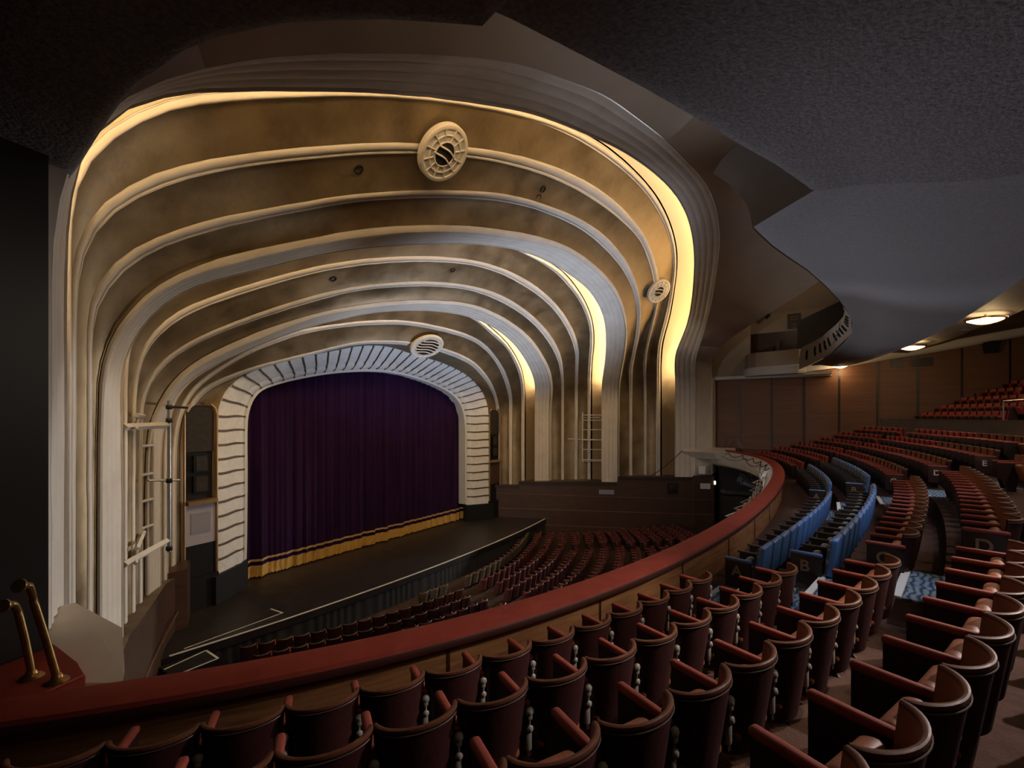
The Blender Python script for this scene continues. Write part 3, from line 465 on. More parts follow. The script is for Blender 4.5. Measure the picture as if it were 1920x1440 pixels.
 'I2': [-13,12.5,-1.15,-12.99,12.5,1.731,-12.99,12.51,4.613,-12.99,12.5,4.98,-12.99,12.5,5.347,-13,12.5,5.714,-13,12.49,6.081,-13.01,12.49,6.448,-13.01,12.48,6.815,-13.02,12.47,7.182,-13.03,12.44,7.547,-13.03,12.38,7.91,-13,12.29,8.265,-12.93,12.17,8.603,-12.82,12.03,8.921,-12.67,11.87,9.218,-12.48,11.71,9.493,-12.25,11.57,9.737,-11.98,11.44,9.943,-11.67,11.33,10.12,-11.36,11.23,10.28,-11.04,11.13,10.44,-10.73,11.03,10.59,-10.41,10.93,10.75,-10.1,10.83,10.91,-9.776,10.73,11.06,-9.453,10.64,11.21,-9.125,10.55,11.35,-8.793,10.46,11.48,-8.458,10.38,11.61,-8.119,10.31,11.73,-7.779,10.23,11.84,-7.436,10.16,11.95,-7.093,10.09,12.06,-6.748,10.02,12.17,-6.402,9.958,12.27,-6.055,9.893,12.37,-5.708,9.829,12.47,-5.359,9.768,12.57,-5.009,9.709,12.66,-4.656,9.653,12.75,-4.302,9.601,12.83,-3.945,9.554,12.9,-3.588,9.51,12.97,-3.229,9.467,13.04,-2.869,9.428,13.1,-2.508,9.394,13.15,-2.144,9.366,13.2,-1.78,9.343,13.23,-1.414,9.324,13.26,-1.048,9.309,13.29,-0.681,9.298,13.3,-0.315,9.291,13.31,0.0524,9.288,13.32,0.42,9.288,13.32,0.787,9.293,13.31,1.153,9.3,13.3,1.52,9.31,13.28,1.887,9.322,13.27,2.253,9.334,13.25,2.619,9.349,13.22,2.985,9.368,13.19,3.349,9.39,13.16,3.713,9.418,13.12,4.074,9.453,13.06,4.433,9.494,13,4.79,9.541,12.92,5.144,9.593,12.84,5.495,9.651,12.75,5.843,9.715,12.65,6.187,9.784,12.54,6.526,9.86,12.43,6.857,9.944,12.29,7.181,10.04,12.15,7.496,10.14,11.99,7.803,10.25,11.82,8.103,10.36,11.64,8.397,10.48,11.46,8.685,10.6,11.26,8.967,10.73,11.07,9.243,10.86,10.86,9.513,10.99,10.65,9.776,11.13,10.44,10.03,11.27,10.21,10.28,11.42,9.983,10.52,11.56,9.746,10.76,11.71,9.51,11.01,11.85,9.287,11.28,11.98,9.074,11.54,12.1,8.842,11.75,12.2,8.563,11.91,12.27,8.239,12.02,12.32,7.891,12.09,12.36,7.534,12.15,12.38,7.173,12.19,12.4,6.809,12.23,12.42,6.443,12.26,12.43,6.078,12.28,12.44,5.711,12.29,12.45,5.344,12.31,12.45,4.978,12.32,12.46,4.611,12.38,12.48,1.73,12.44,12.5,-1.15],
 'R2ao': [-12.71,13.5,-1.15,-12.71,13.5,1.747,-12.71,13.51,4.645,-12.71,13.51,5.021,-12.71,13.5,5.397,-12.71,13.5,5.773,-12.71,13.5,6.149,-12.71,13.49,6.525,-12.72,13.48,6.901,-12.72,13.46,7.276,-12.73,13.42,7.65,-12.74,13.36,8.02,-12.75,13.25,8.381,-12.73,13.11,8.729,-12.68,12.95,9.062,-12.58,12.77,9.378,-12.42,12.59,9.672,-12.22,12.43,9.94,-11.97,12.27,10.18,-11.7,12.14,10.4,-11.4,12.01,10.59,-11.09,11.89,10.77,-10.78,11.78,10.95,-10.47,11.66,11.13,-10.16,11.55,11.3,-9.843,11.44,11.47,-9.521,11.33,11.64,-9.191,11.23,11.79,-8.856,11.14,11.93,-8.518,11.05,12.07,-8.177,10.96,12.2,-7.833,10.88,12.33,-7.488,10.8,12.45,-7.139,10.72,12.57,-6.788,10.65,12.68,-6.435,10.58,12.79,-6.08,10.51,12.9,-5.723,10.45,13,-5.366,10.38,13.1,-5.007,10.32,13.19,-4.646,10.26,13.28,-4.284,10.21,13.36,-3.919,10.16,13.44,-3.552,10.11,13.51,-3.183,10.08,13.57,-2.81,10.05,13.61,-2.436,10.03,13.64,-2.061,10.02,13.66,-1.685,10.01,13.67,-1.309,10.01,13.67,-0.933,10.01,13.67,-0.557,10.01,13.67,-0.181,10.01,13.68,0.195,10,13.68,0.571,9.993,13.7,0.947,9.988,13.7,1.323,9.991,13.7,1.699,10,13.68,2.073,10.02,13.66,2.447,10.04,13.62,2.819,10.07,13.57,3.189,10.11,13.52,3.557,10.15,13.45,3.924,10.2,13.38,4.288,10.25,13.3,4.65,10.3,13.22,5.01,10.36,13.13,5.368,10.42,13.03,5.724,10.49,12.93,6.076,10.56,12.82,6.425,10.64,12.7,6.768,10.72,12.57,7.104,10.81,12.43,7.433,10.91,12.28,7.755,11.02,12.12,8.07,11.13,11.94,8.376,11.25,11.76,8.671,11.38,11.57,8.954,11.51,11.36,9.225,11.65,11.14,9.488,11.8,10.91,9.748,11.95,10.68,10.01,12.1,10.46,10.27,12.24,10.23,10.54,12.38,10.01,10.81,12.52,9.793,11.09,12.66,9.578,11.37,12.79,9.37,11.66,12.93,9.169,11.94,13.05,8.945,12.17,13.16,8.672,12.35,13.24,8.349,12.47,13.3,7.999,12.56,13.34,7.635,12.62,13.37,7.266,12.67,13.39,6.894,12.71,13.41,6.52,12.73,13.42,6.145,12.76,13.43,5.77,12.77,13.44,5.395,12.79,13.44,5.019,12.8,13.45,4.643,12.85,13.47,1.746,12.91,13.5,-1.15],
 'R2ai': [-12.61,13.65,-1.15,-12.61,13.65,1.727,-12.61,13.66,4.605,-12.61,13.66,4.978,-12.61,13.65,5.352,-12.61,13.65,5.725,-12.61,13.65,6.099,-12.61,13.64,6.472,-12.62,13.63,6.845,-12.62,13.61,7.218,-12.63,13.58,7.59,-12.64,13.52,7.958,-12.65,13.42,8.319,-12.64,13.29,8.667,-12.59,13.13,9,-12.49,12.95,9.316,-12.35,12.78,9.611,-12.15,12.61,9.88,-11.91,12.46,10.12,-11.64,12.32,10.34,-11.35,12.2,10.53,-11.04,12.08,10.72,-10.73,11.96,10.89,-10.43,11.85,11.07,-10.11,11.74,11.24,-9.8,11.63,11.41,-9.48,11.52,11.57,-9.153,11.42,11.73,-8.821,11.33,11.87,-8.485,11.24,12,-8.146,11.16,12.14,-7.805,11.07,12.26,-7.461,10.99,12.39,-7.115,10.92,12.5,-6.766,10.84,12.62,-6.416,10.77,12.72,-6.063,10.71,12.83,-5.709,10.64,12.93,-5.354,10.58,13.02,-4.997,10.52,13.12,-4.64,10.46,13.21,-4.28,10.4,13.29,-3.919,10.35,13.37,-3.555,10.31,13.44,-3.189,10.27,13.5,-2.82,10.23,13.56,-2.45,10.21,13.6,-2.079,10.19,13.63,-1.707,10.17,13.65,-1.334,10.16,13.67,-0.96,10.15,13.68,-0.587,10.15,13.68,-0.213,10.15,13.69,0.16,10.15,13.69,0.534,10.15,13.68,0.907,10.16,13.67,1.28,10.17,13.65,1.652,10.19,13.63,2.023,10.21,13.6,2.393,10.24,13.55,2.761,10.27,13.5,3.127,10.31,13.44,3.493,10.35,13.37,3.859,10.39,13.31,4.223,10.44,13.24,4.585,10.49,13.16,4.944,10.54,13.08,5.3,10.61,12.98,5.653,10.67,12.88,6.002,10.74,12.77,6.349,10.82,12.65,6.691,10.9,12.53,7.028,10.99,12.39,7.358,11.09,12.25,7.679,11.19,12.09,7.988,11.3,11.91,8.286,11.43,11.72,8.571,11.56,11.52,8.847,11.69,11.31,9.116,11.84,11.09,9.379,11.98,10.87,9.639,12.13,10.64,9.899,12.27,10.42,10.16,12.41,10.2,10.43,12.56,9.975,10.7,12.69,9.757,10.97,12.83,9.542,11.25,12.97,9.335,11.53,13.1,9.131,11.8,13.22,8.899,12.02,13.33,8.618,12.18,13.4,8.29,12.3,13.46,7.939,12.38,13.49,7.576,12.44,13.52,7.209,12.48,13.54,6.839,12.52,13.56,6.467,12.55,13.57,6.095,12.57,13.58,5.723,12.58,13.59,5.35,12.6,13.6,4.976,12.61,13.6,4.603,12.66,13.63,1.726,12.71,13.65,-1.15],
 'R2bo': [-12.34,14.3,-1.15,-12.34,14.3,1.736,-12.34,14.3,4.622,-12.34,14.3,4.983,-12.34,14.3,5.344,-12.34,14.29,5.705,-12.34,14.29,6.066,-12.34,14.29,6.427,-12.34,14.28,6.789,-12.34,14.26,7.15,-12.33,14.24,7.51,-12.33,14.19,7.868,-12.31,14.11,8.219,-12.26,13.99,8.558,-12.18,13.85,8.88,-12.05,13.7,9.179,-11.87,13.55,9.452,-11.65,13.41,9.698,-11.39,13.28,9.912,-11.1,13.16,10.1,-10.81,13.05,10.28,-10.51,12.94,10.46,-10.21,12.83,10.62,-9.906,12.73,10.79,-9.599,12.63,10.95,-9.29,12.53,11.11,-8.977,12.43,11.26,-8.661,12.34,11.41,-8.341,12.25,11.55,-8.016,12.17,11.68,-7.688,12.09,11.81,-7.356,12.01,11.93,-7.021,11.94,12.05,-6.682,11.87,12.15,-6.342,11.81,12.26,-6.001,11.74,12.36,-5.659,11.68,12.46,-5.316,11.62,12.55,-4.97,11.57,12.64,-4.623,11.51,12.72,-4.273,11.46,12.8,-3.923,11.42,12.87,-3.571,11.37,12.94,-3.218,11.33,13.01,-2.863,11.3,13.06,-2.507,11.27,13.11,-2.149,11.24,13.15,-1.79,11.22,13.19,-1.43,11.2,13.21,-1.069,11.19,13.23,-0.709,11.18,13.25,-0.347,11.18,13.26,0.0137,11.18,13.26,0.375,11.18,13.25,0.736,11.19,13.24,1.096,11.2,13.22,1.457,11.21,13.2,1.816,11.23,13.17,2.175,11.25,13.14,2.533,11.28,13.09,2.89,11.31,13.05,3.246,11.34,13,3.601,11.38,12.94,3.954,11.42,12.88,4.306,11.46,12.81,4.656,11.51,12.73,5.004,11.56,12.65,5.351,11.61,12.56,5.695,11.67,12.47,6.037,11.73,12.37,6.376,11.8,12.27,6.713,11.87,12.16,7.047,11.94,12.04,7.378,12.02,11.92,7.706,12.1,11.79,8.029,12.19,11.65,8.346,12.28,11.51,8.656,12.38,11.35,8.956,12.49,11.18,9.242,12.6,10.99,9.514,12.73,10.79,9.772,12.87,10.58,10.02,13,10.36,10.28,13.14,10.14,10.54,13.28,9.936,10.81,13.42,9.741,11.08,13.56,9.546,11.34,13.69,9.334,11.58,13.82,9.095,11.79,13.93,8.822,11.96,14.01,8.517,12.09,14.08,8.188,12.19,14.13,7.846,12.27,14.17,7.495,12.33,14.2,7.14,12.38,14.23,6.783,12.41,14.25,6.424,12.44,14.26,6.064,12.46,14.27,5.703,12.47,14.28,5.343,12.49,14.28,4.982,12.49,14.29,4.62,12.51,14.29,1.735,12.53,14.3,-1.15],
 'R2bi': [-12.23,14.45,-1.15,-12.23,14.45,1.742,-12.24,14.45,4.634,-12.24,14.45,4.99,-12.24,14.45,5.346,-12.23,14.44,5.701,-12.23,14.44,6.057,-12.23,14.43,6.412,-12.23,14.43,6.768,-12.23,14.42,7.123,-12.23,14.39,7.478,-12.22,14.35,7.83,-12.2,14.27,8.176,-12.15,14.16,8.511,-12.05,14.03,8.826,-11.9,13.89,9.115,-11.71,13.74,9.375,-11.48,13.61,9.609,-11.22,13.48,9.817,-10.94,13.37,10.01,-10.65,13.26,10.18,-10.36,13.15,10.35,-10.06,13.05,10.52,-9.76,12.95,10.68,-9.459,12.85,10.84,-9.156,12.75,11,-8.849,12.65,11.15,-8.539,12.56,11.3,-8.224,12.47,11.44,-7.904,12.39,11.57,-7.581,12.31,11.69,-7.255,12.24,11.81,-6.926,12.17,11.93,-6.593,12.1,12.03,-6.26,12.03,12.14,-5.924,11.97,12.24,-5.587,11.91,12.33,-5.249,11.85,12.43,-4.909,11.8,12.51,-4.567,11.74,12.6,-4.224,11.69,12.67,-3.879,11.65,12.75,-3.534,11.6,12.82,-3.186,11.56,12.88,-2.838,11.53,12.94,-2.487,11.49,12.99,-2.135,11.47,13.03,-1.781,11.45,13.06,-1.426,11.44,13.08,-1.071,11.43,13.1,-0.716,11.42,13.11,-0.36,11.42,13.11,-0.00475,11.43,13.1,0.35,11.43,13.09,0.705,11.45,13.07,1.06,11.46,13.05,1.414,11.47,13.02,1.768,11.49,12.99,2.122,11.51,12.96,2.475,11.54,12.93,2.827,11.56,12.88,3.178,11.59,12.84,3.528,11.63,12.78,3.876,11.66,12.72,4.223,11.71,12.66,4.568,11.75,12.58,4.91,11.8,12.5,5.251,11.86,12.42,5.59,11.91,12.33,5.926,11.98,12.23,6.26,12.04,12.12,6.591,12.11,12.02,6.92,12.18,11.9,7.247,12.26,11.78,7.57,12.33,11.66,7.889,12.42,11.52,8.203,12.51,11.38,8.512,12.6,11.23,8.814,12.7,11.08,9.106,12.81,10.9,9.384,12.93,10.72,9.646,13.06,10.51,9.897,13.19,10.3,10.15,13.33,10.09,10.41,13.46,9.891,10.68,13.6,9.701,10.94,13.74,9.507,11.2,13.87,9.295,11.43,13.99,9.054,11.63,14.09,8.781,11.79,14.17,8.476,11.92,14.24,8.15,12.01,14.29,7.811,12.08,14.33,7.465,12.14,14.36,7.115,12.18,14.38,6.763,12.21,14.4,6.409,12.23,14.41,6.055,12.25,14.42,5.7,12.26,14.43,5.344,12.27,14.43,4.989,12.27,14.44,4.634,12.27,14.44,1.742,12.26,14.45,-1.15],
 'R2co': [-11.96,15.1,-1.15,-11.96,15.1,1.757,-11.97,15.09,4.664,-11.97,15.09,5.003,-11.97,15.09,5.341,-11.97,15.09,5.68,-11.97,15.09,6.019,-11.97,15.08,6.358,-11.96,15.08,6.696,-11.96,15.07,7.035,-11.94,15.05,7.373,-11.89,15.02,7.706,-11.8,14.95,8.026,-11.68,14.87,8.327,-11.51,14.76,8.602,-11.3,14.65,8.847,-11.07,14.53,9.065,-10.82,14.42,9.264,-10.56,14.31,9.448,-10.29,14.2,9.623,-10.02,14.09,9.792,-9.744,13.98,9.956,-9.464,13.88,10.12,-9.183,13.77,10.27,-8.899,13.67,10.43,-8.612,13.57,10.58,-8.323,13.47,10.72,-8.029,13.38,10.87,-7.731,13.29,11,-7.43,13.2,11.13,-7.124,13.12,11.25,-6.815,13.05,11.37,-6.503,12.97,11.47,-6.187,12.91,11.58,-5.869,12.84,11.67,-5.548,12.78,11.76,-5.227,12.72,11.85,-4.904,12.66,11.94,-4.579,12.61,12.02,-4.253,12.56,12.1,-3.926,12.51,12.17,-3.596,12.47,12.23,-3.265,12.43,12.29,-2.933,12.39,12.35,-2.599,12.36,12.4,-2.265,12.32,12.44,-1.929,12.3,12.48,-1.593,12.28,12.51,-1.256,12.26,12.54,-0.918,12.24,12.56,-0.58,12.23,12.58,-0.241,12.23,12.59,0.0978,12.23,12.59,0.436,12.23,12.58,0.775,12.24,12.57,1.113,12.26,12.55,1.45,12.27,12.52,1.786,12.3,12.48,2.122,12.32,12.45,2.457,12.35,12.4,2.791,12.38,12.36,3.125,12.41,12.31,3.457,12.45,12.25,3.789,12.49,12.2,4.119,12.53,12.14,4.448,12.58,12.07,4.776,12.62,12,5.102,12.68,11.92,5.425,12.73,11.84,5.748,12.79,11.75,6.068,12.85,11.66,6.386,12.92,11.56,6.702,12.98,11.46,7.015,13.06,11.35,7.326,13.13,11.24,7.634,13.21,11.12,7.937,13.29,11,8.237,13.38,10.86,8.53,13.48,10.72,8.816,13.58,10.57,9.094,13.68,10.41,9.363,13.8,10.24,9.625,13.92,10.06,9.881,14.04,9.875,10.13,14.16,9.684,10.38,14.29,9.492,10.63,14.41,9.305,10.88,14.54,9.115,11.12,14.66,8.899,11.31,14.76,8.639,11.45,14.83,8.341,11.55,14.89,8.023,11.63,14.93,7.695,11.69,14.96,7.362,11.73,14.98,7.027,11.77,15,6.691,11.79,15.01,6.353,11.82,15.02,6.016,11.84,15.03,5.677,11.85,15.04,5.339,11.86,15.04,5,11.87,15.05,4.662,11.93,15.07,1.756,11.98,15.1,-1.15],
 'R2ci': [-11.85,15.25,-1.15,-11.85,15.25,1.728,-11.86,15.24,4.605,-11.86,15.24,4.94,-11.86,15.24,5.276,-11.86,15.24,5.611,-11.86,15.24,5.947,-11.86,15.23,6.282,-11.85,15.23,6.617,-11.85,15.22,6.953,-11.84,15.21,7.288,-11.79,15.18,7.619,-11.71,15.12,7.937,-11.57,15.04,8.235,-11.4,14.95,8.508,-11.2,14.84,8.752,-10.97,14.73,8.97,-10.73,14.62,9.167,-10.47,14.51,9.348,-10.2,14.4,9.519,-9.924,14.3,9.683,-9.648,14.19,9.842,-9.368,14.09,9.996,-9.085,13.99,10.15,-8.801,13.89,10.29,-8.514,13.79,10.44,-8.226,13.7,10.58,-7.937,13.6,10.72,-7.646,13.51,10.86,-7.353,13.42,10.99,-7.057,13.33,11.13,-6.756,13.25,11.25,-6.449,13.17,11.36,-6.137,13.1,11.46,-5.822,13.04,11.56,-5.504,12.98,11.64,-5.184,12.92,11.73,-4.863,12.86,11.81,-4.542,12.81,11.89,-4.219,12.76,11.96,-3.895,12.71,12.04,-3.569,12.67,12.1,-3.241,12.63,12.16,-2.912,12.59,12.21,-2.582,12.56,12.26,-2.251,12.52,12.31,-1.919,12.5,12.35,-1.585,12.48,12.38,-1.251,12.46,12.4,-0.916,12.46,12.41,-0.581,12.45,12.41,-0.245,12.45,12.41,0.09,12.46,12.4,0.425,12.47,12.39,0.76,12.48,12.37,1.094,12.5,12.35,1.428,12.51,12.32,1.761,12.54,12.29,2.094,12.56,12.26,2.425,12.59,12.21,2.756,12.62,12.17,3.086,12.65,12.12,3.415,12.69,12.06,3.742,12.73,12,4.069,12.78,11.94,4.393,12.82,11.87,4.716,12.87,11.8,5.038,12.93,11.72,5.358,12.98,11.63,5.676,13.04,11.55,5.993,13.11,11.45,6.307,13.17,11.36,6.62,13.24,11.26,6.931,13.31,11.15,7.24,13.38,11.05,7.546,13.46,10.93,7.85,13.54,10.82,8.151,13.62,10.69,8.447,13.71,10.56,8.738,13.8,10.42,9.023,13.9,10.28,9.301,14.01,10.12,9.573,14.12,9.959,9.838,14.23,9.787,10.1,14.35,9.609,10.35,14.47,9.428,10.61,14.59,9.248,10.85,14.72,9.055,11.07,14.84,8.828,11.24,14.93,8.558,11.37,15,8.255,11.46,15.05,7.937,11.53,15.08,7.61,11.58,15.11,7.28,11.62,15.13,6.947,11.65,15.15,6.614,11.67,15.16,6.279,11.69,15.17,5.945,11.7,15.18,5.61,11.72,15.19,5.274,11.72,15.19,4.939,11.73,15.2,4.604,11.76,15.22,1.727,11.79,15.25,-1.15],
 'O1': [-11.62,15.85,-1.15,-11.62,15.85,1.735,-11.62,15.85,4.621,-11.62,15.85,4.946,-11.61,15.85,5.271,-11.61,15.85,5.596,-11.6,15.85,5.921,-11.58,15.85,6.245,-11.55,15.84,6.568,-11.5,15.83,6.889,-11.41,15.81,7.202,-11.3,15.78,7.506,-11.17,15.74,7.799,-11.02,15.67,8.077,-10.84,15.58,8.335,-10.64,15.48,8.569,-10.42,15.37,8.779,-10.18,15.25,8.97,-9.936,15.14,9.147,-9.684,15.02,9.316,-9.431,14.9,9.482,-9.174,14.78,9.643,-8.911,14.67,9.796,-8.643,14.56,9.943,-8.372,14.45,10.08,-8.097,14.35,10.22,-7.818,14.24,10.35,-7.535,14.15,10.48,-7.247,14.05,10.6,-6.955,13.97,10.71,-6.66,13.88,10.82,-6.361,13.8,10.92,-6.06,13.73,11.02,-5.757,13.66,11.11,-5.452,13.59,11.2,-5.145,13.52,11.28,-4.836,13.46,11.36,-4.526,13.4,11.44,-4.214,13.34,11.51,-3.901,13.29,11.58,-3.586,13.24,11.64,-3.27,13.2,11.7,-2.953,13.15,11.76,-2.634,13.11,11.81,-2.315,13.08,11.85,-1.994,13.04,11.9,-1.673,13.01,11.94,-1.351,12.99,11.97,-1.027,12.97,11.99,-0.703,12.96,12.01,-0.378,12.95,12.02,-0.0533,12.95,12.02,0.271,12.96,12.01,0.596,12.97,11.99,0.92,12.99,11.97,1.243,13,11.95,1.566,13.03,11.92,1.889,13.05,11.89,2.21,13.08,11.85,2.531,13.11,11.81,2.851,13.15,11.76,3.17,13.19,11.72,3.488,13.23,11.66,3.805,13.27,11.61,4.121,13.32,11.55,4.436,13.37,11.48,4.748,13.42,11.41,5.059,13.48,11.34,5.367,13.54,11.26,5.674,13.61,11.17,5.978,13.68,11.08,6.28,13.75,10.99,6.58,13.83,10.89,6.879,13.91,10.79,7.177,13.99,10.68,7.474,14.07,10.58,7.77,14.15,10.48,8.065,14.24,10.37,8.357,14.32,10.26,8.645,14.42,10.14,8.928,14.51,10.01,9.205,14.61,9.873,9.478,14.72,9.731,9.745,14.83,9.583,10.01,14.95,9.429,10.26,15.06,9.265,10.51,15.18,9.089,10.74,15.3,8.893,10.94,15.42,8.672,11.12,15.54,8.424,11.25,15.64,8.148,11.35,15.72,7.85,11.42,15.77,7.537,11.47,15.81,7.217,11.49,15.82,6.893,11.51,15.84,6.569,11.53,15.85,6.245,11.54,15.86,5.92,11.55,15.86,5.595,11.56,15.87,5.271,11.56,15.87,4.946,11.57,15.87,4.621,11.55,15.86,1.735,11.53,15.85,-1.15],
 'G1': [-11.54,15.85,-1.15,-11.53,15.85,1.729,-11.53,15.85,4.609,-11.53,15.85,4.927,-11.53,15.85,5.246,-11.52,15.85,5.565,-11.51,15.85,5.883,-11.5,15.85,6.202,-11.46,15.84,6.518,-11.4,15.83,6.831,-11.31,15.82,7.137,-11.2,15.79,7.434,-11.06,15.75,7.72,-10.91,15.69,7.99,-10.72,15.62,8.238,-10.52,15.53,8.463,-10.29,15.43,8.667,-10.05,15.32,8.852,-9.805,15.22,9.022,-9.551,15.11,9.183,-9.296,15,9.34,-9.04,14.89,9.494,-8.785,14.78,9.649,-8.531,14.66,9.803,-8.276,14.55,9.955,-8.017,14.44,10.1,-7.753,14.33,10.24,-7.48,14.23,10.38,-7.2,14.14,10.5,-6.913,14.05,10.61,-6.622,13.97,10.71,-6.328,13.89,10.81,-6.032,13.82,10.9,-5.734,13.75,10.99,-5.434,13.69,11.07,-5.132,13.62,11.15,-4.829,13.56,11.23,-4.525,13.5,11.31,-4.219,13.45,11.38,-3.913,13.39,11.45,-3.606,13.34,11.52,-3.297,13.29,11.58,-2.986,13.25,11.63,-2.675,13.21,11.69,-2.362,13.17,11.73,-2.048,13.14,11.78,-1.734,13.1,11.82,-1.418,13.08,11.86,-1.101,13.05,11.88,-0.783,13.04,11.9,-0.465,13.03,11.91,-0.146,13.04,11.91,0.172,13.05,11.89,0.49,13.06,11.88,0.808,13.08,11.85,1.125,13.1,11.83,1.442,13.12,11.8,1.758,13.14,11.77,2.073,13.17,11.73,2.388,13.2,11.7,2.702,13.24,11.65,3.015,13.27,11.6,3.327,13.31,11.55,3.638,13.36,11.5,3.948,13.4,11.44,4.256,13.45,11.37,4.563,13.51,11.31,4.868,13.56,11.23,5.17,13.62,11.15,5.471,13.69,11.07,5.77,13.76,10.98,6.066,13.83,10.89,6.361,13.9,10.79,6.654,13.98,10.69,6.946,14.06,10.59,7.236,14.14,10.49,7.526,14.22,10.38,7.814,14.31,10.28,8.1,14.39,10.17,8.382,14.48,10.05,8.66,14.58,9.924,8.932,14.68,9.791,9.2,14.78,9.651,9.462,14.89,9.506,9.72,15,9.355,9.971,15.11,9.194,10.21,15.22,9.021,10.44,15.34,8.827,10.64,15.46,8.606,10.8,15.57,8.355,10.92,15.66,8.078,11.01,15.74,7.78,11.07,15.78,7.471,11.1,15.81,7.155,11.13,15.83,6.838,11.14,15.84,6.52,11.16,15.85,6.202,11.17,15.86,5.883,11.18,15.86,5.564,11.18,15.87,5.246,11.19,15.87,4.927,11.19,15.87,4.608,11.18,15.86,1.729,11.16,15.85,-1.15],
 'I1': [-10.96,16.7,-1.15,-10.96,16.7,1.755,-10.96,16.7,4.66,-10.96,16.7,4.966,-10.96,16.7,5.272,-10.96,16.7,5.577,-10.95,16.7,5.883,-10.94,16.7,6.188,-10.91,16.69,6.493,-10.87,16.68,6.795,-10.81,16.67,7.094,-10.72,16.64,7.387,-10.61,16.6,7.669,-10.47,16.55,7.933,-10.29,16.48,8.168,-10.08,16.39,8.377,-9.858,16.3,8.565,-9.623,16.21,8.737,-9.384,16.11,8.897,-9.145,16,9.055,-8.908,15.89,9.211,-8.669,15.77,9.364,-8.425,15.66,9.51,-8.178,15.55,9.651,-7.929,15.43,9.79,-7.679,15.32,9.926,-7.425,15.22,10.06,-7.163,15.12,10.18,-6.897,15.02,10.29,-6.627,14.93,10.41,-6.355,14.84,10.51,-6.083,14.75,10.62,-5.809,14.66,10.72,-5.533,14.58,10.83,-5.254,14.5,10.92,-4.97,14.42,11.01,-4.683,14.36,11.09,-4.392,14.3,11.16,-4.1,14.24,11.23,-3.806,14.19,11.29,-3.509,14.14,11.35,-3.212,14.09,11.4,-2.913,14.05,11.45,-2.613,14.01,11.5,-2.312,13.98,11.54,-2.01,13.95,11.58,-1.707,13.92,11.61,-1.404,13.89,11.64,-1.1,13.87,11.66,-0.795,13.86,11.68,-0.49,13.85,11.7,-0.184,13.84,11.7,0.121,13.84,11.7,0.427,13.85,11.7,0.733,13.86,11.68,1.037,13.87,11.67,1.342,13.89,11.64,1.645,13.91,11.62,1.948,13.94,11.58,2.249,13.98,11.54,2.549,14.01,11.5,2.848,14.05,11.45,3.146,14.1,11.4,3.443,14.15,11.34,3.738,14.2,11.28,4.031,14.25,11.21,4.323,14.31,11.14,4.612,14.37,11.07,4.9,14.44,10.99,5.186,14.51,10.91,5.471,14.58,10.82,5.754,14.66,10.73,6.034,14.73,10.64,6.314,14.81,10.54,6.591,14.9,10.44,6.866,14.98,10.34,7.14,15.07,10.24,7.411,15.16,10.13,7.681,15.25,10.02,7.948,15.34,9.902,8.214,15.44,9.785,8.477,15.54,9.664,8.735,15.64,9.537,8.988,15.75,9.4,9.232,15.86,9.254,9.467,15.98,9.098,9.69,16.1,8.929,9.893,16.22,8.735,10.07,16.33,8.507,10.21,16.41,8.249,10.31,16.48,7.972,10.4,16.54,7.683,10.47,16.58,7.389,10.52,16.62,7.09,10.56,16.65,6.789,10.6,16.68,6.487,10.64,16.7,6.184,10.66,16.72,5.88,10.68,16.73,5.575,10.7,16.74,5.27,10.71,16.75,4.965,10.72,16.75,4.659,10.68,16.73,1.754,10.64,16.7,-1.15],
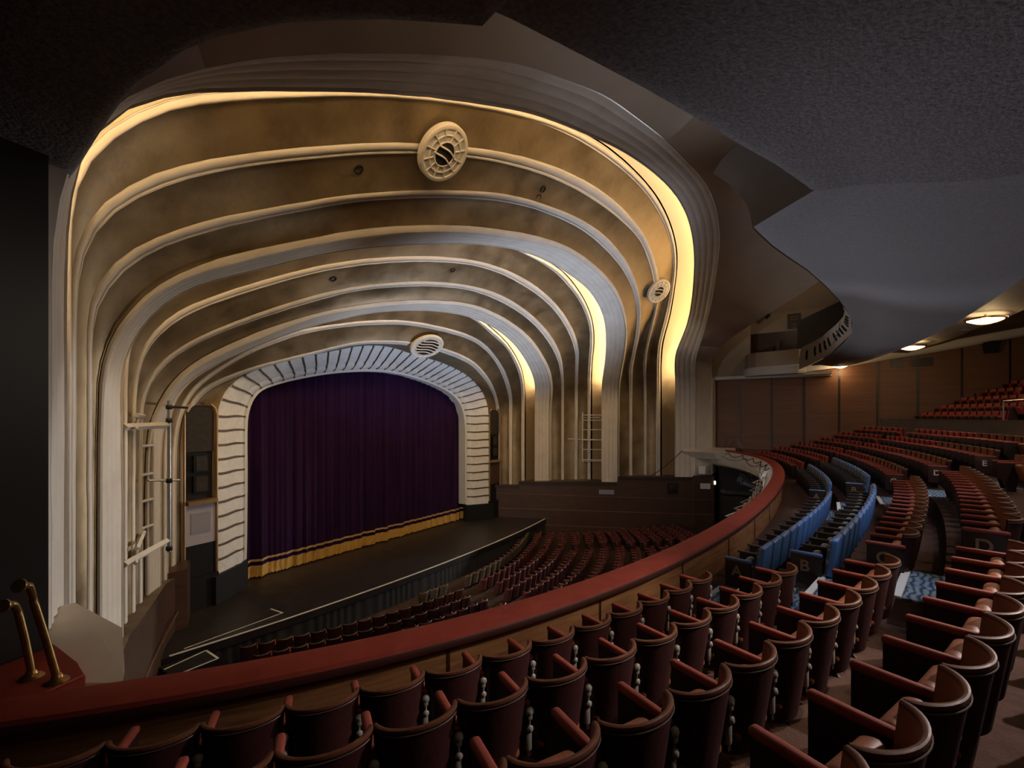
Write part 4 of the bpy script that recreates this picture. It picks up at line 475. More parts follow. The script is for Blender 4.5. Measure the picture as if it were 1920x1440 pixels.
 'R1ao': [-10.65,17.5,-1.15,-10.65,17.5,1.747,-10.65,17.5,4.644,-10.65,17.5,4.955,-10.65,17.5,5.265,-10.64,17.5,5.575,-10.64,17.5,5.885,-10.63,17.5,6.194,-10.61,17.49,6.504,-10.58,17.48,6.813,-10.54,17.47,7.12,-10.48,17.44,7.422,-10.4,17.39,7.715,-10.27,17.32,7.99,-10.11,17.24,8.239,-9.909,17.14,8.457,-9.696,17.03,8.655,-9.475,16.92,8.839,-9.252,16.79,9.016,-9.029,16.66,9.189,-8.809,16.53,9.36,-8.589,16.39,9.53,-8.366,16.25,9.696,-8.139,16.12,9.857,-7.908,15.98,10.01,-7.674,15.85,10.17,-7.436,15.72,10.32,-7.19,15.6,10.46,-6.936,15.48,10.59,-6.674,15.37,10.72,-6.408,15.27,10.84,-6.139,15.16,10.95,-5.869,15.06,11.07,-5.597,14.96,11.18,-5.321,14.87,11.29,-5.041,14.78,11.39,-4.755,14.7,11.48,-4.465,14.63,11.56,-4.171,14.57,11.63,-3.875,14.51,11.7,-3.577,14.45,11.77,-3.278,14.4,11.83,-2.977,14.35,11.88,-2.675,14.3,11.94,-2.371,14.26,11.98,-2.065,14.23,12.02,-1.758,14.2,12.05,-1.449,14.19,12.07,-1.139,14.18,12.07,-0.829,14.18,12.07,-0.519,14.18,12.07,-0.209,14.19,12.06,0.1,14.21,12.04,0.408,14.23,12.02,0.716,14.26,11.99,1.022,14.29,11.95,1.327,14.32,11.91,1.631,14.36,11.86,1.934,14.41,11.81,2.234,14.46,11.76,2.534,14.51,11.69,2.832,14.57,11.63,3.13,14.63,11.57,3.427,14.68,11.5,3.724,14.74,11.43,4.02,14.8,11.36,4.314,14.87,11.29,4.607,14.94,11.21,4.896,15.01,11.13,5.184,15.09,11.04,5.468,15.17,10.95,5.75,15.25,10.85,6.03,15.34,10.75,6.308,15.43,10.65,6.584,15.52,10.54,6.858,15.62,10.43,7.129,15.72,10.32,7.398,15.82,10.21,7.664,15.92,10.09,7.925,16.03,9.959,8.182,16.15,9.826,8.434,16.26,9.687,8.68,16.38,9.544,8.922,16.51,9.396,9.159,16.63,9.24,9.388,16.76,9.073,9.608,16.88,8.894,9.818,17.01,8.701,10.02,17.12,8.493,10.19,17.23,8.262,10.33,17.32,8.002,10.44,17.39,7.719,10.51,17.44,7.421,10.56,17.47,7.117,10.6,17.49,6.811,10.63,17.51,6.502,10.65,17.52,6.193,10.66,17.53,5.883,10.67,17.53,5.573,10.68,17.54,5.264,10.68,17.54,4.954,10.68,17.54,4.643,10.64,17.52,1.747,10.61,17.5,-1.15],
 'R1ai': [-10.47,17.65,-1.15,-10.47,17.65,1.753,-10.47,17.65,4.656,-10.47,17.65,4.961,-10.47,17.65,5.267,-10.47,17.65,5.572,-10.47,17.65,5.878,-10.46,17.65,6.183,-10.45,17.64,6.488,-10.42,17.63,6.793,-10.39,17.62,7.095,-10.33,17.59,7.393,-10.23,17.55,7.681,-10.1,17.48,7.949,-9.934,17.4,8.19,-9.737,17.31,8.403,-9.525,17.21,8.598,-9.308,17.09,8.78,-9.089,16.97,8.955,-8.871,16.84,9.127,-8.656,16.71,9.297,-8.441,16.57,9.465,-8.223,16.43,9.628,-8,16.3,9.786,-7.772,16.16,9.94,-7.542,16.03,10.09,-7.308,15.9,10.24,-7.068,15.78,10.38,-6.819,15.66,10.51,-6.563,15.55,10.64,-6.303,15.44,10.75,-6.04,15.34,10.87,-5.774,15.23,10.98,-5.506,15.14,11.09,-5.235,15.04,11.2,-4.96,14.95,11.29,-4.679,14.87,11.38,-4.393,14.8,11.46,-4.104,14.74,11.54,-3.812,14.68,11.6,-3.519,14.62,11.67,-3.224,14.57,11.73,-2.928,14.52,11.78,-2.631,14.47,11.83,-2.332,14.43,11.88,-2.031,14.39,11.92,-1.728,14.36,11.95,-1.424,14.35,11.97,-1.119,14.34,11.98,-0.813,14.33,11.98,-0.508,14.34,11.98,-0.203,14.35,11.97,0.102,14.36,11.96,0.406,14.38,11.94,0.71,14.4,11.91,1.012,14.43,11.88,1.313,14.47,11.84,1.612,14.51,11.79,1.908,14.56,11.74,2.202,14.61,11.67,2.494,14.68,11.6,2.784,14.74,11.53,3.074,14.8,11.46,3.366,14.86,11.4,3.659,14.92,11.33,3.953,14.98,11.27,4.246,15.03,11.21,4.538,15.09,11.14,4.827,15.16,11.07,5.112,15.23,10.98,5.392,15.31,10.89,5.668,15.4,10.8,5.941,15.49,10.69,6.211,15.59,10.59,6.479,15.69,10.48,6.746,15.79,10.37,7.011,15.89,10.26,7.274,15.99,10.14,7.534,16.1,10.02,7.792,16.21,9.898,8.045,16.32,9.769,8.293,16.43,9.632,8.536,16.55,9.489,8.774,16.67,9.34,9.007,16.79,9.186,9.235,16.92,9.024,9.455,17.04,8.853,9.665,17.16,8.668,9.861,17.28,8.465,10.03,17.39,8.237,10.17,17.48,7.978,10.26,17.54,7.694,10.32,17.58,7.397,10.36,17.61,7.095,10.39,17.62,6.792,10.41,17.64,6.487,10.42,17.65,6.182,10.43,17.65,5.877,10.44,17.66,5.572,10.45,17.66,5.267,10.45,17.67,4.961,10.45,17.67,4.656,10.44,17.66,1.753,10.43,17.65,-1.15],
 'R1bo': [-10.16,18.3,-1.15,-10.16,18.3,1.745,-10.15,18.3,4.64,-10.15,18.3,4.934,-10.15,18.3,5.229,-10.14,18.3,5.524,-10.14,18.3,5.819,-10.12,18.3,6.113,-10.1,18.29,6.407,-10.06,18.29,6.699,-10.01,18.27,6.988,-9.933,18.25,7.273,-9.841,18.22,7.55,-9.728,18.17,7.818,-9.588,18.1,8.067,-9.42,18.01,8.293,-9.235,17.91,8.499,-9.043,17.8,8.692,-8.847,17.68,8.876,-8.651,17.55,9.054,-8.455,17.41,9.228,-8.257,17.28,9.398,-8.051,17.14,9.56,-7.832,17.01,9.711,-7.601,16.89,9.849,-7.363,16.78,9.979,-7.12,16.67,10.1,-6.872,16.56,10.22,-6.615,16.47,10.33,-6.349,16.38,10.43,-6.078,16.31,10.51,-5.803,16.24,10.59,-5.527,16.17,10.67,-5.25,16.1,10.74,-4.973,16.03,10.82,-4.695,15.97,10.89,-4.414,15.91,10.96,-4.133,15.85,11.02,-3.849,15.79,11.08,-3.564,15.75,11.14,-3.277,15.7,11.19,-2.989,15.66,11.23,-2.699,15.62,11.28,-2.408,15.59,11.31,-2.116,15.57,11.34,-1.822,15.55,11.36,-1.528,15.53,11.37,-1.234,15.52,11.39,-0.94,15.51,11.4,-0.645,15.51,11.4,-0.35,15.51,11.4,-0.0556,15.5,11.41,0.239,15.5,11.41,0.534,15.51,11.4,0.829,15.51,11.4,1.123,15.52,11.39,1.418,15.53,11.38,1.712,15.54,11.37,2.005,15.56,11.35,2.298,15.58,11.32,2.59,15.6,11.29,2.881,15.64,11.26,3.169,15.68,11.21,3.456,15.72,11.16,3.739,15.78,11.1,4.02,15.84,11.03,4.298,15.9,10.96,4.573,15.97,10.88,4.846,16.05,10.8,5.117,16.13,10.71,5.386,16.21,10.62,5.655,16.29,10.53,5.921,16.37,10.44,6.187,16.46,10.34,6.45,16.55,10.25,6.711,16.64,10.14,6.97,16.73,10.04,7.226,16.82,9.928,7.479,16.92,9.814,7.73,17.03,9.697,7.978,17.13,9.577,8.223,17.24,9.452,8.465,17.34,9.322,8.702,17.45,9.184,8.935,17.56,9.04,9.163,17.67,8.89,9.385,17.78,8.729,9.592,17.89,8.55,9.777,17.99,8.344,9.929,18.08,8.109,10.04,18.16,7.849,10.12,18.21,7.571,10.18,18.25,7.284,10.22,18.28,6.993,10.24,18.3,6.701,10.26,18.31,6.407,10.28,18.32,6.112,10.29,18.33,5.818,10.29,18.33,5.523,10.3,18.34,5.229,10.3,18.34,4.934,10.3,18.34,4.639,10.27,18.32,1.745,10.24,18.3,-1.15],
 'R1bi': [-9.987,18.45,-1.15,-9.981,18.45,1.736,-9.975,18.45,4.622,-9.974,18.45,4.911,-9.971,18.45,5.2,-9.967,18.45,5.489,-9.96,18.45,5.778,-9.948,18.45,6.067,-9.927,18.44,6.355,-9.893,18.44,6.642,-9.839,18.43,6.926,-9.766,18.41,7.205,-9.677,18.38,7.478,-9.566,18.33,7.741,-9.428,18.27,7.986,-9.261,18.2,8.209,-9.079,18.1,8.414,-8.89,18,8.606,-8.697,17.89,8.789,-8.501,17.76,8.964,-8.301,17.64,9.131,-8.095,17.51,9.29,-7.881,17.39,9.44,-7.658,17.27,9.581,-7.426,17.16,9.713,-7.191,17.05,9.84,-6.956,16.94,9.966,-6.719,16.83,10.09,-6.473,16.73,10.2,-6.217,16.64,10.3,-5.954,16.56,10.39,-5.687,16.49,10.48,-5.417,16.42,10.55,-5.146,16.35,10.63,-4.873,16.29,10.7,-4.598,16.23,10.76,-4.321,16.17,10.83,-4.043,16.12,10.89,-3.764,16.07,10.94,-3.484,16.02,10.99,-3.203,15.98,11.04,-2.921,15.94,11.09,-2.637,15.9,11.13,-2.352,15.87,11.17,-2.065,15.84,11.2,-1.778,15.82,11.22,-1.49,15.81,11.24,-1.202,15.79,11.25,-0.913,15.79,11.26,-0.624,15.78,11.27,-0.335,15.78,11.27,-0.0459,15.78,11.27,0.243,15.78,11.27,0.532,15.78,11.27,0.821,15.78,11.26,1.11,15.79,11.25,1.399,15.8,11.24,1.687,15.81,11.23,1.975,15.83,11.22,2.263,15.84,11.19,2.55,15.87,11.17,2.836,15.9,11.14,3.12,15.93,11.1,3.402,15.97,11.05,3.681,16.02,10.99,3.958,16.08,10.93,4.233,16.14,10.87,4.506,16.2,10.8,4.777,16.27,10.72,5.045,16.34,10.64,5.31,16.42,10.56,5.573,16.5,10.47,5.833,16.58,10.37,6.09,16.67,10.27,6.344,16.76,10.17,6.596,16.86,10.06,6.845,16.95,9.955,7.092,17.05,9.842,7.337,17.15,9.726,7.58,17.25,9.605,7.82,17.36,9.481,8.057,17.46,9.354,8.292,17.57,9.223,8.523,17.67,9.087,8.751,17.78,8.944,8.975,17.88,8.794,9.194,17.99,8.635,9.404,18.08,8.462,9.595,18.17,8.266,9.749,18.26,8.037,9.858,18.33,7.778,9.928,18.38,7.502,9.971,18.41,7.219,10,18.43,6.932,10.02,18.44,6.644,10.03,18.45,6.355,10.04,18.46,6.067,10.05,18.46,5.778,10.06,18.47,5.489,10.06,18.47,5.2,10.06,18.47,4.911,10.06,18.47,4.622,10.05,18.46,1.736,10.03,18.45,-1.15],
 'R1co': [-9.619,19,-1.15,-9.62,19,1.757,-9.621,19,4.663,-9.621,19,4.936,-9.62,19,5.209,-9.618,19,5.482,-9.617,19,5.755,-9.612,19,6.028,-9.601,18.99,6.301,-9.584,18.99,6.573,-9.554,18.98,6.844,-9.506,18.96,7.112,-9.434,18.93,7.373,-9.335,18.89,7.624,-9.205,18.83,7.857,-9.039,18.76,8.061,-8.843,18.68,8.234,-8.629,18.6,8.383,-8.404,18.52,8.514,-8.176,18.43,8.637,-7.946,18.34,8.753,-7.714,18.25,8.864,-7.479,18.16,8.968,-7.241,18.07,9.067,-7.001,17.98,9.161,-6.759,17.89,9.251,-6.517,17.81,9.34,-6.274,17.72,9.428,-6.031,17.63,9.515,-5.788,17.54,9.602,-5.545,17.45,9.689,-5.304,17.36,9.778,-5.064,17.26,9.867,-4.825,17.17,9.956,-4.583,17.07,10.04,-4.338,16.99,10.12,-4.089,16.9,10.2,-3.835,16.83,10.27,-3.576,16.77,10.32,-3.313,16.71,10.37,-3.047,16.67,10.42,-2.78,16.63,10.45,-2.512,16.59,10.49,-2.243,16.55,10.52,-1.974,16.52,10.55,-1.703,16.5,10.57,-1.431,16.48,10.59,-1.159,16.47,10.6,-0.886,16.46,10.61,-0.613,16.45,10.61,-0.34,16.45,10.62,-0.0676,16.45,10.62,0.205,16.45,10.62,0.478,16.45,10.61,0.751,16.46,10.6,1.023,16.48,10.59,1.295,16.49,10.58,1.567,16.51,10.56,1.838,16.54,10.54,2.108,16.56,10.51,2.378,16.59,10.49,2.648,16.62,10.46,2.916,16.66,10.42,3.183,16.7,10.39,3.45,16.75,10.35,3.715,16.79,10.3,3.977,16.85,10.25,4.238,16.91,10.2,4.496,16.97,10.14,4.752,17.04,10.07,5.005,17.12,10,5.257,17.19,9.93,5.506,17.28,9.854,5.754,17.36,9.776,6,17.45,9.695,6.244,17.53,9.612,6.486,17.63,9.525,6.726,17.72,9.435,6.965,17.81,9.341,7.201,17.91,9.243,7.435,18,9.14,7.667,18.1,9.034,7.896,18.2,8.925,8.122,18.3,8.81,8.344,18.4,8.687,8.56,18.5,8.551,8.768,18.59,8.4,8.965,18.68,8.232,9.149,18.76,8.047,9.317,18.83,7.843,9.46,18.89,7.619,9.571,18.93,7.375,9.644,18.96,7.114,9.684,18.98,6.844,9.705,18.99,6.572,9.72,18.99,6.3,9.732,19,6.027,9.743,19,5.755,9.75,19.01,5.482,9.756,19.01,5.209,9.759,19.01,4.936,9.761,19.01,4.663,9.745,19.01,1.757,9.729,19,-1.15],
 'R1ci': [-9.467,19.15,-1.15,-9.468,19.15,1.746,-9.469,19.15,4.643,-9.468,19.15,4.91,-9.467,19.15,5.178,-9.466,19.15,5.446,-9.465,19.15,5.713,-9.459,19.15,5.981,-9.446,19.14,6.248,-9.423,19.14,6.515,-9.387,19.13,6.78,-9.333,19.12,7.041,-9.256,19.09,7.297,-9.151,19.06,7.54,-9.013,19.01,7.764,-8.842,18.95,7.961,-8.647,18.88,8.131,-8.436,18.81,8.28,-8.218,18.73,8.414,-7.995,18.65,8.54,-7.771,18.57,8.658,-7.544,18.48,8.77,-7.314,18.39,8.875,-7.081,18.31,8.974,-6.847,18.22,9.07,-6.612,18.13,9.162,-6.375,18.04,9.252,-6.139,17.95,9.341,-5.902,17.87,9.429,-5.664,17.78,9.516,-5.427,17.69,9.603,-5.191,17.6,9.69,-4.955,17.51,9.778,-4.72,17.41,9.865,-4.483,17.32,9.95,-4.243,17.24,10.03,-3.999,17.16,10.11,-3.75,17.08,10.17,-3.495,17.02,10.23,-3.237,16.97,10.28,-2.976,16.93,10.32,-2.714,16.89,10.35,-2.45,16.86,10.38,-2.185,16.83,10.41,-1.92,16.8,10.43,-1.654,16.78,10.45,-1.387,16.76,10.47,-1.119,16.75,10.47,-0.852,16.75,10.48,-0.584,16.75,10.48,-0.316,16.75,10.48,-0.0488,16.75,10.48,0.219,16.76,10.47,0.486,16.76,10.47,0.754,16.77,10.46,1.021,16.79,10.44,1.287,16.8,10.43,1.554,16.82,10.41,1.819,16.85,10.39,2.084,16.88,10.36,2.349,16.91,10.34,2.613,16.94,10.31,2.877,16.97,10.27,3.139,17.01,10.24,3.401,17.05,10.2,3.662,17.09,10.16,3.922,17.14,10.12,4.179,17.2,10.07,4.435,17.25,10.01,4.687,17.32,9.953,4.937,17.39,9.887,5.183,17.47,9.816,5.428,17.55,9.742,5.671,17.63,9.665,5.914,17.71,9.586,6.155,17.79,9.505,6.395,17.88,9.423,6.633,17.97,9.338,6.869,18.05,9.249,7.103,18.14,9.156,7.335,18.23,9.057,7.565,18.32,8.953,7.792,18.42,8.845,8.017,18.51,8.733,8.239,18.6,8.615,8.455,18.69,8.485,8.662,18.78,8.34,8.856,18.86,8.175,9.033,18.93,7.989,9.189,19,7.78,9.317,19.05,7.552,9.413,19.09,7.306,9.475,19.12,7.047,9.51,19.13,6.782,9.53,19.14,6.515,9.544,19.14,6.248,9.556,19.15,5.98,9.565,19.15,5.713,9.572,19.16,5.445,9.577,19.16,5.178,9.58,19.16,4.91,9.582,19.16,4.642,9.567,19.16,1.746,9.551,19.15,-1.15],
 'SO': [-8.491,19.05,0,-8.492,19.05,2.31,-8.493,19.05,4.619,-8.492,19.05,4.866,-8.49,19.05,5.114,-8.488,19.05,5.361,-8.486,19.05,5.608,-8.484,19.05,5.855,-8.481,19.05,6.102,-8.476,19.05,6.349,-8.467,19.05,6.596,-8.454,19.05,6.843,-8.435,19.04,7.09,-8.404,19.04,7.335,-8.349,19.03,7.575,-8.264,19.02,7.807,-8.15,19.01,8.026,-8.008,18.99,8.227,-7.841,18.97,8.409,-7.654,18.96,8.569,-7.45,18.94,8.708,-7.236,18.92,8.83,-7.016,18.9,8.94,-6.791,18.89,9.042,-6.564,18.87,9.139,-6.335,18.85,9.231,-6.105,18.84,9.319,-5.873,18.82,9.404,-5.64,18.81,9.484,-5.405,18.79,9.561,-5.17,18.78,9.634,-4.933,18.77,9.705,-4.696,18.75,9.774,-4.459,18.74,9.843,-4.222,18.73,9.91,-3.985,18.71,9.978,-3.748,18.7,10.05,-3.511,18.68,10.12,-3.275,18.67,10.19,-3.039,18.66,10.26,-2.801,18.64,10.33,-2.562,18.63,10.39,-2.32,18.62,10.44,-2.078,18.61,10.49,-1.834,18.6,10.53,-1.59,18.6,10.56,-1.344,18.59,10.59,-1.097,18.59,10.61,-0.85,18.59,10.61,-0.603,18.59,10.61,-0.356,18.59,10.6,-0.11,18.59,10.58,0.136,18.6,10.55,0.38,18.61,10.52,0.625,18.61,10.48,0.869,18.62,10.45,1.115,18.63,10.42,1.361,18.63,10.39,1.607,18.64,10.37,1.853,18.64,10.35,2.099,18.64,10.33,2.346,18.65,10.31,2.592,18.65,10.28,2.838,18.66,10.26,3.083,18.66,10.23,3.327,18.67,10.19,3.572,18.68,10.16,3.815,18.69,10.11,4.058,18.69,10.07,4.3,18.7,10.02,4.541,18.71,9.968,4.782,18.72,9.913,5.022,18.74,9.856,5.262,18.75,9.796,5.5,18.76,9.731,5.736,18.77,9.658,5.968,18.79,9.575,6.196,18.81,9.482,6.421,18.83,9.38,6.642,18.85,9.271,6.859,18.87,9.155,7.071,18.89,9.03,7.276,18.91,8.893,7.472,18.93,8.745,7.658,18.95,8.582,7.83,18.97,8.407,7.989,18.99,8.218,8.13,19.01,8.016,8.248,19.02,7.799,8.339,19.03,7.57,8.403,19.04,7.332,8.444,19.04,7.088,8.472,19.05,6.842,8.493,19.05,6.596,8.507,19.05,6.349,8.513,19.05,6.102,8.514,19.05,5.855,8.511,19.05,5.608,8.507,19.05,5.361,8.502,19.05,5.113,8.498,19.05,4.866,8.495,19.05,4.619,8.495,19.05,2.31,8.494,19.05,0],
 'SI': [-7.12,19.9,0,-7.109,19.9,2.307,-7.099,19.9,4.615,-7.099,19.9,4.825,-7.1,19.9,5.035,-7.101,19.9,5.245,-7.103,19.9,5.454,-7.103,19.9,5.664,-7.104,19.9,5.874,-7.103,19.9,6.084,-7.1,19.9,6.294,-7.096,19.9,6.504,-7.09,19.9,6.714,-7.077,19.9,6.923,-7.052,19.9,7.132,-7.01,19.9,7.338,-6.951,19.9,7.539,-6.871,19.9,7.733,-6.77,19.9,7.916,-6.641,19.9,8.082,-6.483,19.9,8.219,-6.303,19.9,8.328,-6.112,19.9,8.415,-5.916,19.9,8.49,-5.719,19.9,8.561,-5.52,19.9,8.63,-5.321,19.9,8.695,-5.12,19.9,8.757,-4.919,19.9,8.815,-4.716,19.9,8.871,-4.513,19.9,8.926,-4.31,19.9,8.979,-4.107,19.9,9.03,-3.903,19.9,9.08,-3.698,19.9,9.127,-3.493,19.9,9.171,-3.287,19.9,9.212,-3.081,19.9,9.251,-2.874,19.9,9.288,-2.667,19.9,9.324,-2.46,19.9,9.357,-2.253,19.9,9.39,-2.045,19.9,9.42,-1.837,19.9,9.449,-1.629,19.9,9.475,-1.42,19.9,9.5,-1.211,19.9,9.522,-1.002,19.9,9.542,-0.793,19.9,9.558,-0.584,19.9,9.573,-0.374,19.9,9.584,-0.164,19.9,9.593,0.0456,19.9,9.599,0.255,19.9,9.601,0.465,19.9,9.6,0.675,19.9,9.595,0.885,19.9,9.586,1.095,19.9,9.574,1.304,19.9,9.558,1.513,19.9,9.54,1.722,19.9,9.518,1.93,19.9,9.493,2.138,19.9,9.466,2.346,19.9,9.435,2.553,19.9,9.401,2.76,19.9,9.365,2.966,19.9,9.326,3.172,19.9,9.285,3.378,19.9,9.241,3.583,19.9,9.196,3.787,19.9,9.149,3.992,19.9,9.101,4.195,19.9,9.05,4.398,19.9,8.996,4.601,19.9,8.94,4.802,19.9,8.881,5.002,19.9,8.818,5.201,19.9,8.75,5.397,19.9,8.675,5.59,19.9,8.593,5.779,19.9,8.502,5.964,19.9,8.402,6.142,19.9,8.29,6.309,19.9,8.164,6.464,19.9,8.022,6.603,19.9,7.865,6.725,19.9,7.694,6.829,19.9,7.512,6.915,19.9,7.32,6.983,19.9,7.122,7.033,19.9,6.918,7.068,19.9,6.711,7.092,19.9,6.503,7.109,19.9,6.293,7.122,19.9,6.084,7.133,19.9,5.874,7.14,19.9,5.664,7.142,19.9,5.454,7.14,19.9,5.245,7.137,19.9,5.035,7.134,19.9,4.825,7.132,19.9,4.615,7.132,19.9,2.307,7.131,19.9,0],
}

# ------------------------------------------------------------------ arches: plan, height and depth in metres, from left foot to right foot
def crv(k):
    a = ARCH[k]
    return [Vector(a[i:i + 3]) for i in range(0, len(a), 3)]


CR = {k: crv(k) for k in ARCH}
NP = len(CR['I3'])


def tangents(P):
    return [(P[min(i + 1, len(P) - 1)] - P[max(i - 1, 0)]).normalized() for i in range(len(P))]


def strip_frames(A, B):
    """for two neighbouring curves: unit normals facing the hall"""
    T = tangents([(a + b) / 2 for a, b in zip(A, B)])
    out = []
    for i in range(len(A)):
        w = (B[i] - A[i])
        n = T[i].cross(w).normalized()
        c = Vector((0, A[i].y - 6, 4.5)) - A[i]
        if n.dot(c) < 0:
            n = -n
        out.append(n)
    return out


def profile_strip(bm, A, B, prof, mi=0):
    """prof: (position 0..1 from A to B, height towards the hall)"""
    Nn = strip_frames(A, B)
    rows = []
    for u, h in prof:
        rows.append([lerp(a, b, u) + n * h for a, b, n in zip(A, B, Nn)])
    grid(bm, rows, mi=mi)


trim_no = [0]


def trim(bm, m):
    trim_no[0] += 1
    return struct('trim_%d' % trim_no[0], bm, m)


def rib(o, i, h=0.055):
    bm = bmesh.new()
    prof = [(-0.10, -0.09), (-0.08, -.07), (0.0, -.065), (0.02, -.03)]
    for k in range(1, 10):
        a = math.pi * k / 10
        prof.append((0.37 - 0.34 * math.cos(a), -0.03 + h * math.sin(a)))
    prof += [(0.73, -.035), (0.77, -.045), (0.80, -.01), (0.84, 0.004), (0.98, 0.004), (1.0, -.01), (1.02, -0.09)]
    profile_strip(bm, CR[o], CR[i], prof)
    return trim(bm, M['cream'])


def band(a, b):
    bm = bmesh.new()
    profile_strip(bm, CR[a], CR[b], [(0, -0.02), (0.12, -0.05), (0.5, -0.09), (0.88, -0.05), (1, -0.02)])
    o = struct('wall_gold_band', bm, M['gold'])
    return o


for k in ('R3a', 'R3b', 'R3c', 'R2a', 'R2b', 'R2c', 'R1a', 'R1b', 'R1c'):
    rib(k + 'o', k + 'i')
for a, b in (('R3ai', 'R3bo'), ('R3bi', 'R3co'), ('R3ci', 'O2'), ('R2ai', 'R2bo'), ('R2bi', 'R2co'), ('R2ci', 'O1'),
             ('R1ai', 'R1bo'), ('R1bi', 'R1co'), ('R1ci', 'SO')):
    band(a, b)


def lip(O, G, I, reeds, amp):
    """fluted architrave between an outer and an inner curve, with a return edge"""
    bm = bmesh.new()
    A = CR[O]
    if G:
        profile_strip(bm, CR[O], CR[G], [(0, 0), (0.5, 0.03), (1, 0.02)])
        A = CR[G]
    prof = [(0, -0.05), (0.02, 0.0)]
    for r in range(reeds):
        for k in range(1, 6):
            u = (r + k / 6) / reeds
            prof.append((0.02 + 0.96 * u, amp * (0.35 + 0.65 * math.sin(math.pi * k / 6)) * (1 - 0.25 * r / reeds) - amp))
        prof.append((0.02 + 0.96 * (r + 1) / reeds, -amp))
    prof += [(0.985, 0.0), (1.0, 0.0)]
    profile_strip(bm, A, CR[I], prof)
    return trim(bm, M['cream'])


lip('O3', None, 'I3', 4, 0.07)
lip('O2', 'G2', 'I2', 4, 0.035)
lip('O1', 'G1', 'I1', 4, 0.03)


def cove(I, RO, G, depth, label):
    """hidden trough behind an architrave with its lamp strip, and the plaster surface the strip lights"""
    A, B = CR[I], CR[RO]
    T = tangents(A)
    NB = [-n for n in strip_frames(CR[G], A)]
    GU = [(g - a).normalized() for g, a in zip(CR[G], A)]
    O = []
    Dv = []
    for i in range(NP):
        d = (B[i] - A[i])
        d = d - T[i] * d.dot(T[i])
        d.normalize()
        o = T[i].cross(d).normalized()
        c = A[i] - Vector((0, A[i].y - 2, 5))
        if o.dot(c) < 0:
            o = -o
        O.append(o)
        Dv.append(d)
    bm = bmesh.new()
    B = [B[i] + O[i] * 0.09 - Dv[i] * 0.02 for i in range(NP)]
    rows = []
    for k in range(9):
        u = k / 8
        rows.append([B[i].lerp(B[i] + O[i] * depth, u * 0.75) * (1 - u) ** 0.6 + (A[i] + O[i] * depth - Dv[i] * 0.05) * (1 - (1 - u) ** 0.6) for i in range(NP)])
    rows.append([A[i] + NB[i] * (depth * 0.75) + GU[i] * 0.35 for i in range(NP)])
    rows.append([A[i] + NB[i] * 0.16 + GU[i] * 0.30 for i in range(NP)])
    grid(bm, rows)
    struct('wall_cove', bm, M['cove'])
    bm = bmesh.new()
    s = [i for i in range(NP) if A[i].z > 8.5]
    pts = [A[i] + NB[i] * 0.36 + GU[i] * 0.16 for i in range(s[0], s[-1] + 1)]
    tube(bm, pts, 0.035, 6)
    t = link('cove_lamp', bm, M['tube'])
    tag(t, label, 'strip light')
    return t


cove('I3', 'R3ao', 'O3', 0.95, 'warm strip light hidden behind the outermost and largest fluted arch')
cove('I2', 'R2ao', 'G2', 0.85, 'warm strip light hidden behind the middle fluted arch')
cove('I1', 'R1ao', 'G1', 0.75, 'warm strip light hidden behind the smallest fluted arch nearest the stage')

# plaster ceiling flaring from the largest arch towards the gallery
bm = bmesh.new()
O3 = CR['O3']
rows = []
for k in range(9):
    u = k / 8
    row = []
    for p in O3:
        t = min(max((p.z - 10.2) / 3.4, 0), 1)
        t = t * t * (3 - 2 * t)
        e = Vector((p.x * (1 + 0.10 * t), p.y - 0.6 - 5.2 * t, p.z + 1.1 * t))
        if p.z < 10.2:
            e = Vector((math.copysign(16.02, p.x), 6.24, p.z))
        else:
            w0 = max(0.0, 1 - (p.z - 10.2) / 1.6)
            e = e.lerp(Vector((math.copysign(16.02, p.x), 6.24, p.z)), w0 * w0)
        q = p.lerp(e, u)
        q.z += 0.25 * math.sin(math.pi * u) * t
        row.append(q)
    rows.append(row)
grid(bm, rows)
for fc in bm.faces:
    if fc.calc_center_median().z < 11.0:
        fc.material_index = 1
struct('ceiling', bm, [M['cream_dim'], M['cream']])  # upper faces take the dimmed cream, their shade put into the colour
# dark upper ceiling over the gallery and the shell of the hall
bm = bmesh.new()
box(bm, (0, -8.0, 17.4), (37, 18, 0.2))
struct('ceiling_gallery', bm, M['cream_dim'])
bm = bmesh.new()
box(bm, (0, -16.2, 8.2), (37, 0.3, 18.8))
struct('wall_back', bm, M['wood'])

# ------------------------------------------------------------------ side walls of the circle: timber panels with dark seams
for sgn, nm in ((1, 'wall_right'), (-1, 'wall_left')):
    bm = bmesh.new()
    y = 6.4
    step = 1.757
    k = 0
    while y > -16:
        y2 = y - step
        off = 0.05 if k % 3 == 1 else 0.0
        zt = 9.66 if y > 1.2 else 9.9 - .135 * (y - step)
        box(bm, (sgn * (17.12 - off), (y + y2) / 2, (3.6 + zt) / 2), (0.2, step - 0.10, zt - 3.6))
        y = y2
        k += 1
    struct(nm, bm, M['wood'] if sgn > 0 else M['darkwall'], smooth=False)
    bm = bmesh.new()
    box(bm, (sgn * 17.28, -7.6, 7.7), (0.2, 17.0, 8.4))
    box(bm, (sgn * 17.28, 3.6, 6.6), (0.2, 5.8, 6.1))
    for k in range(1, 7):
        yy = 6.4 - step * k
        box(bm, (sgn * 17.06, yy, 6.6 if yy > 1 else 7.2), (0.16, 0.11, 6.0 if yy > 1 else 7.2), mi=0)
    struct(nm + '_seams', bm, M['seam'], smooth=False)
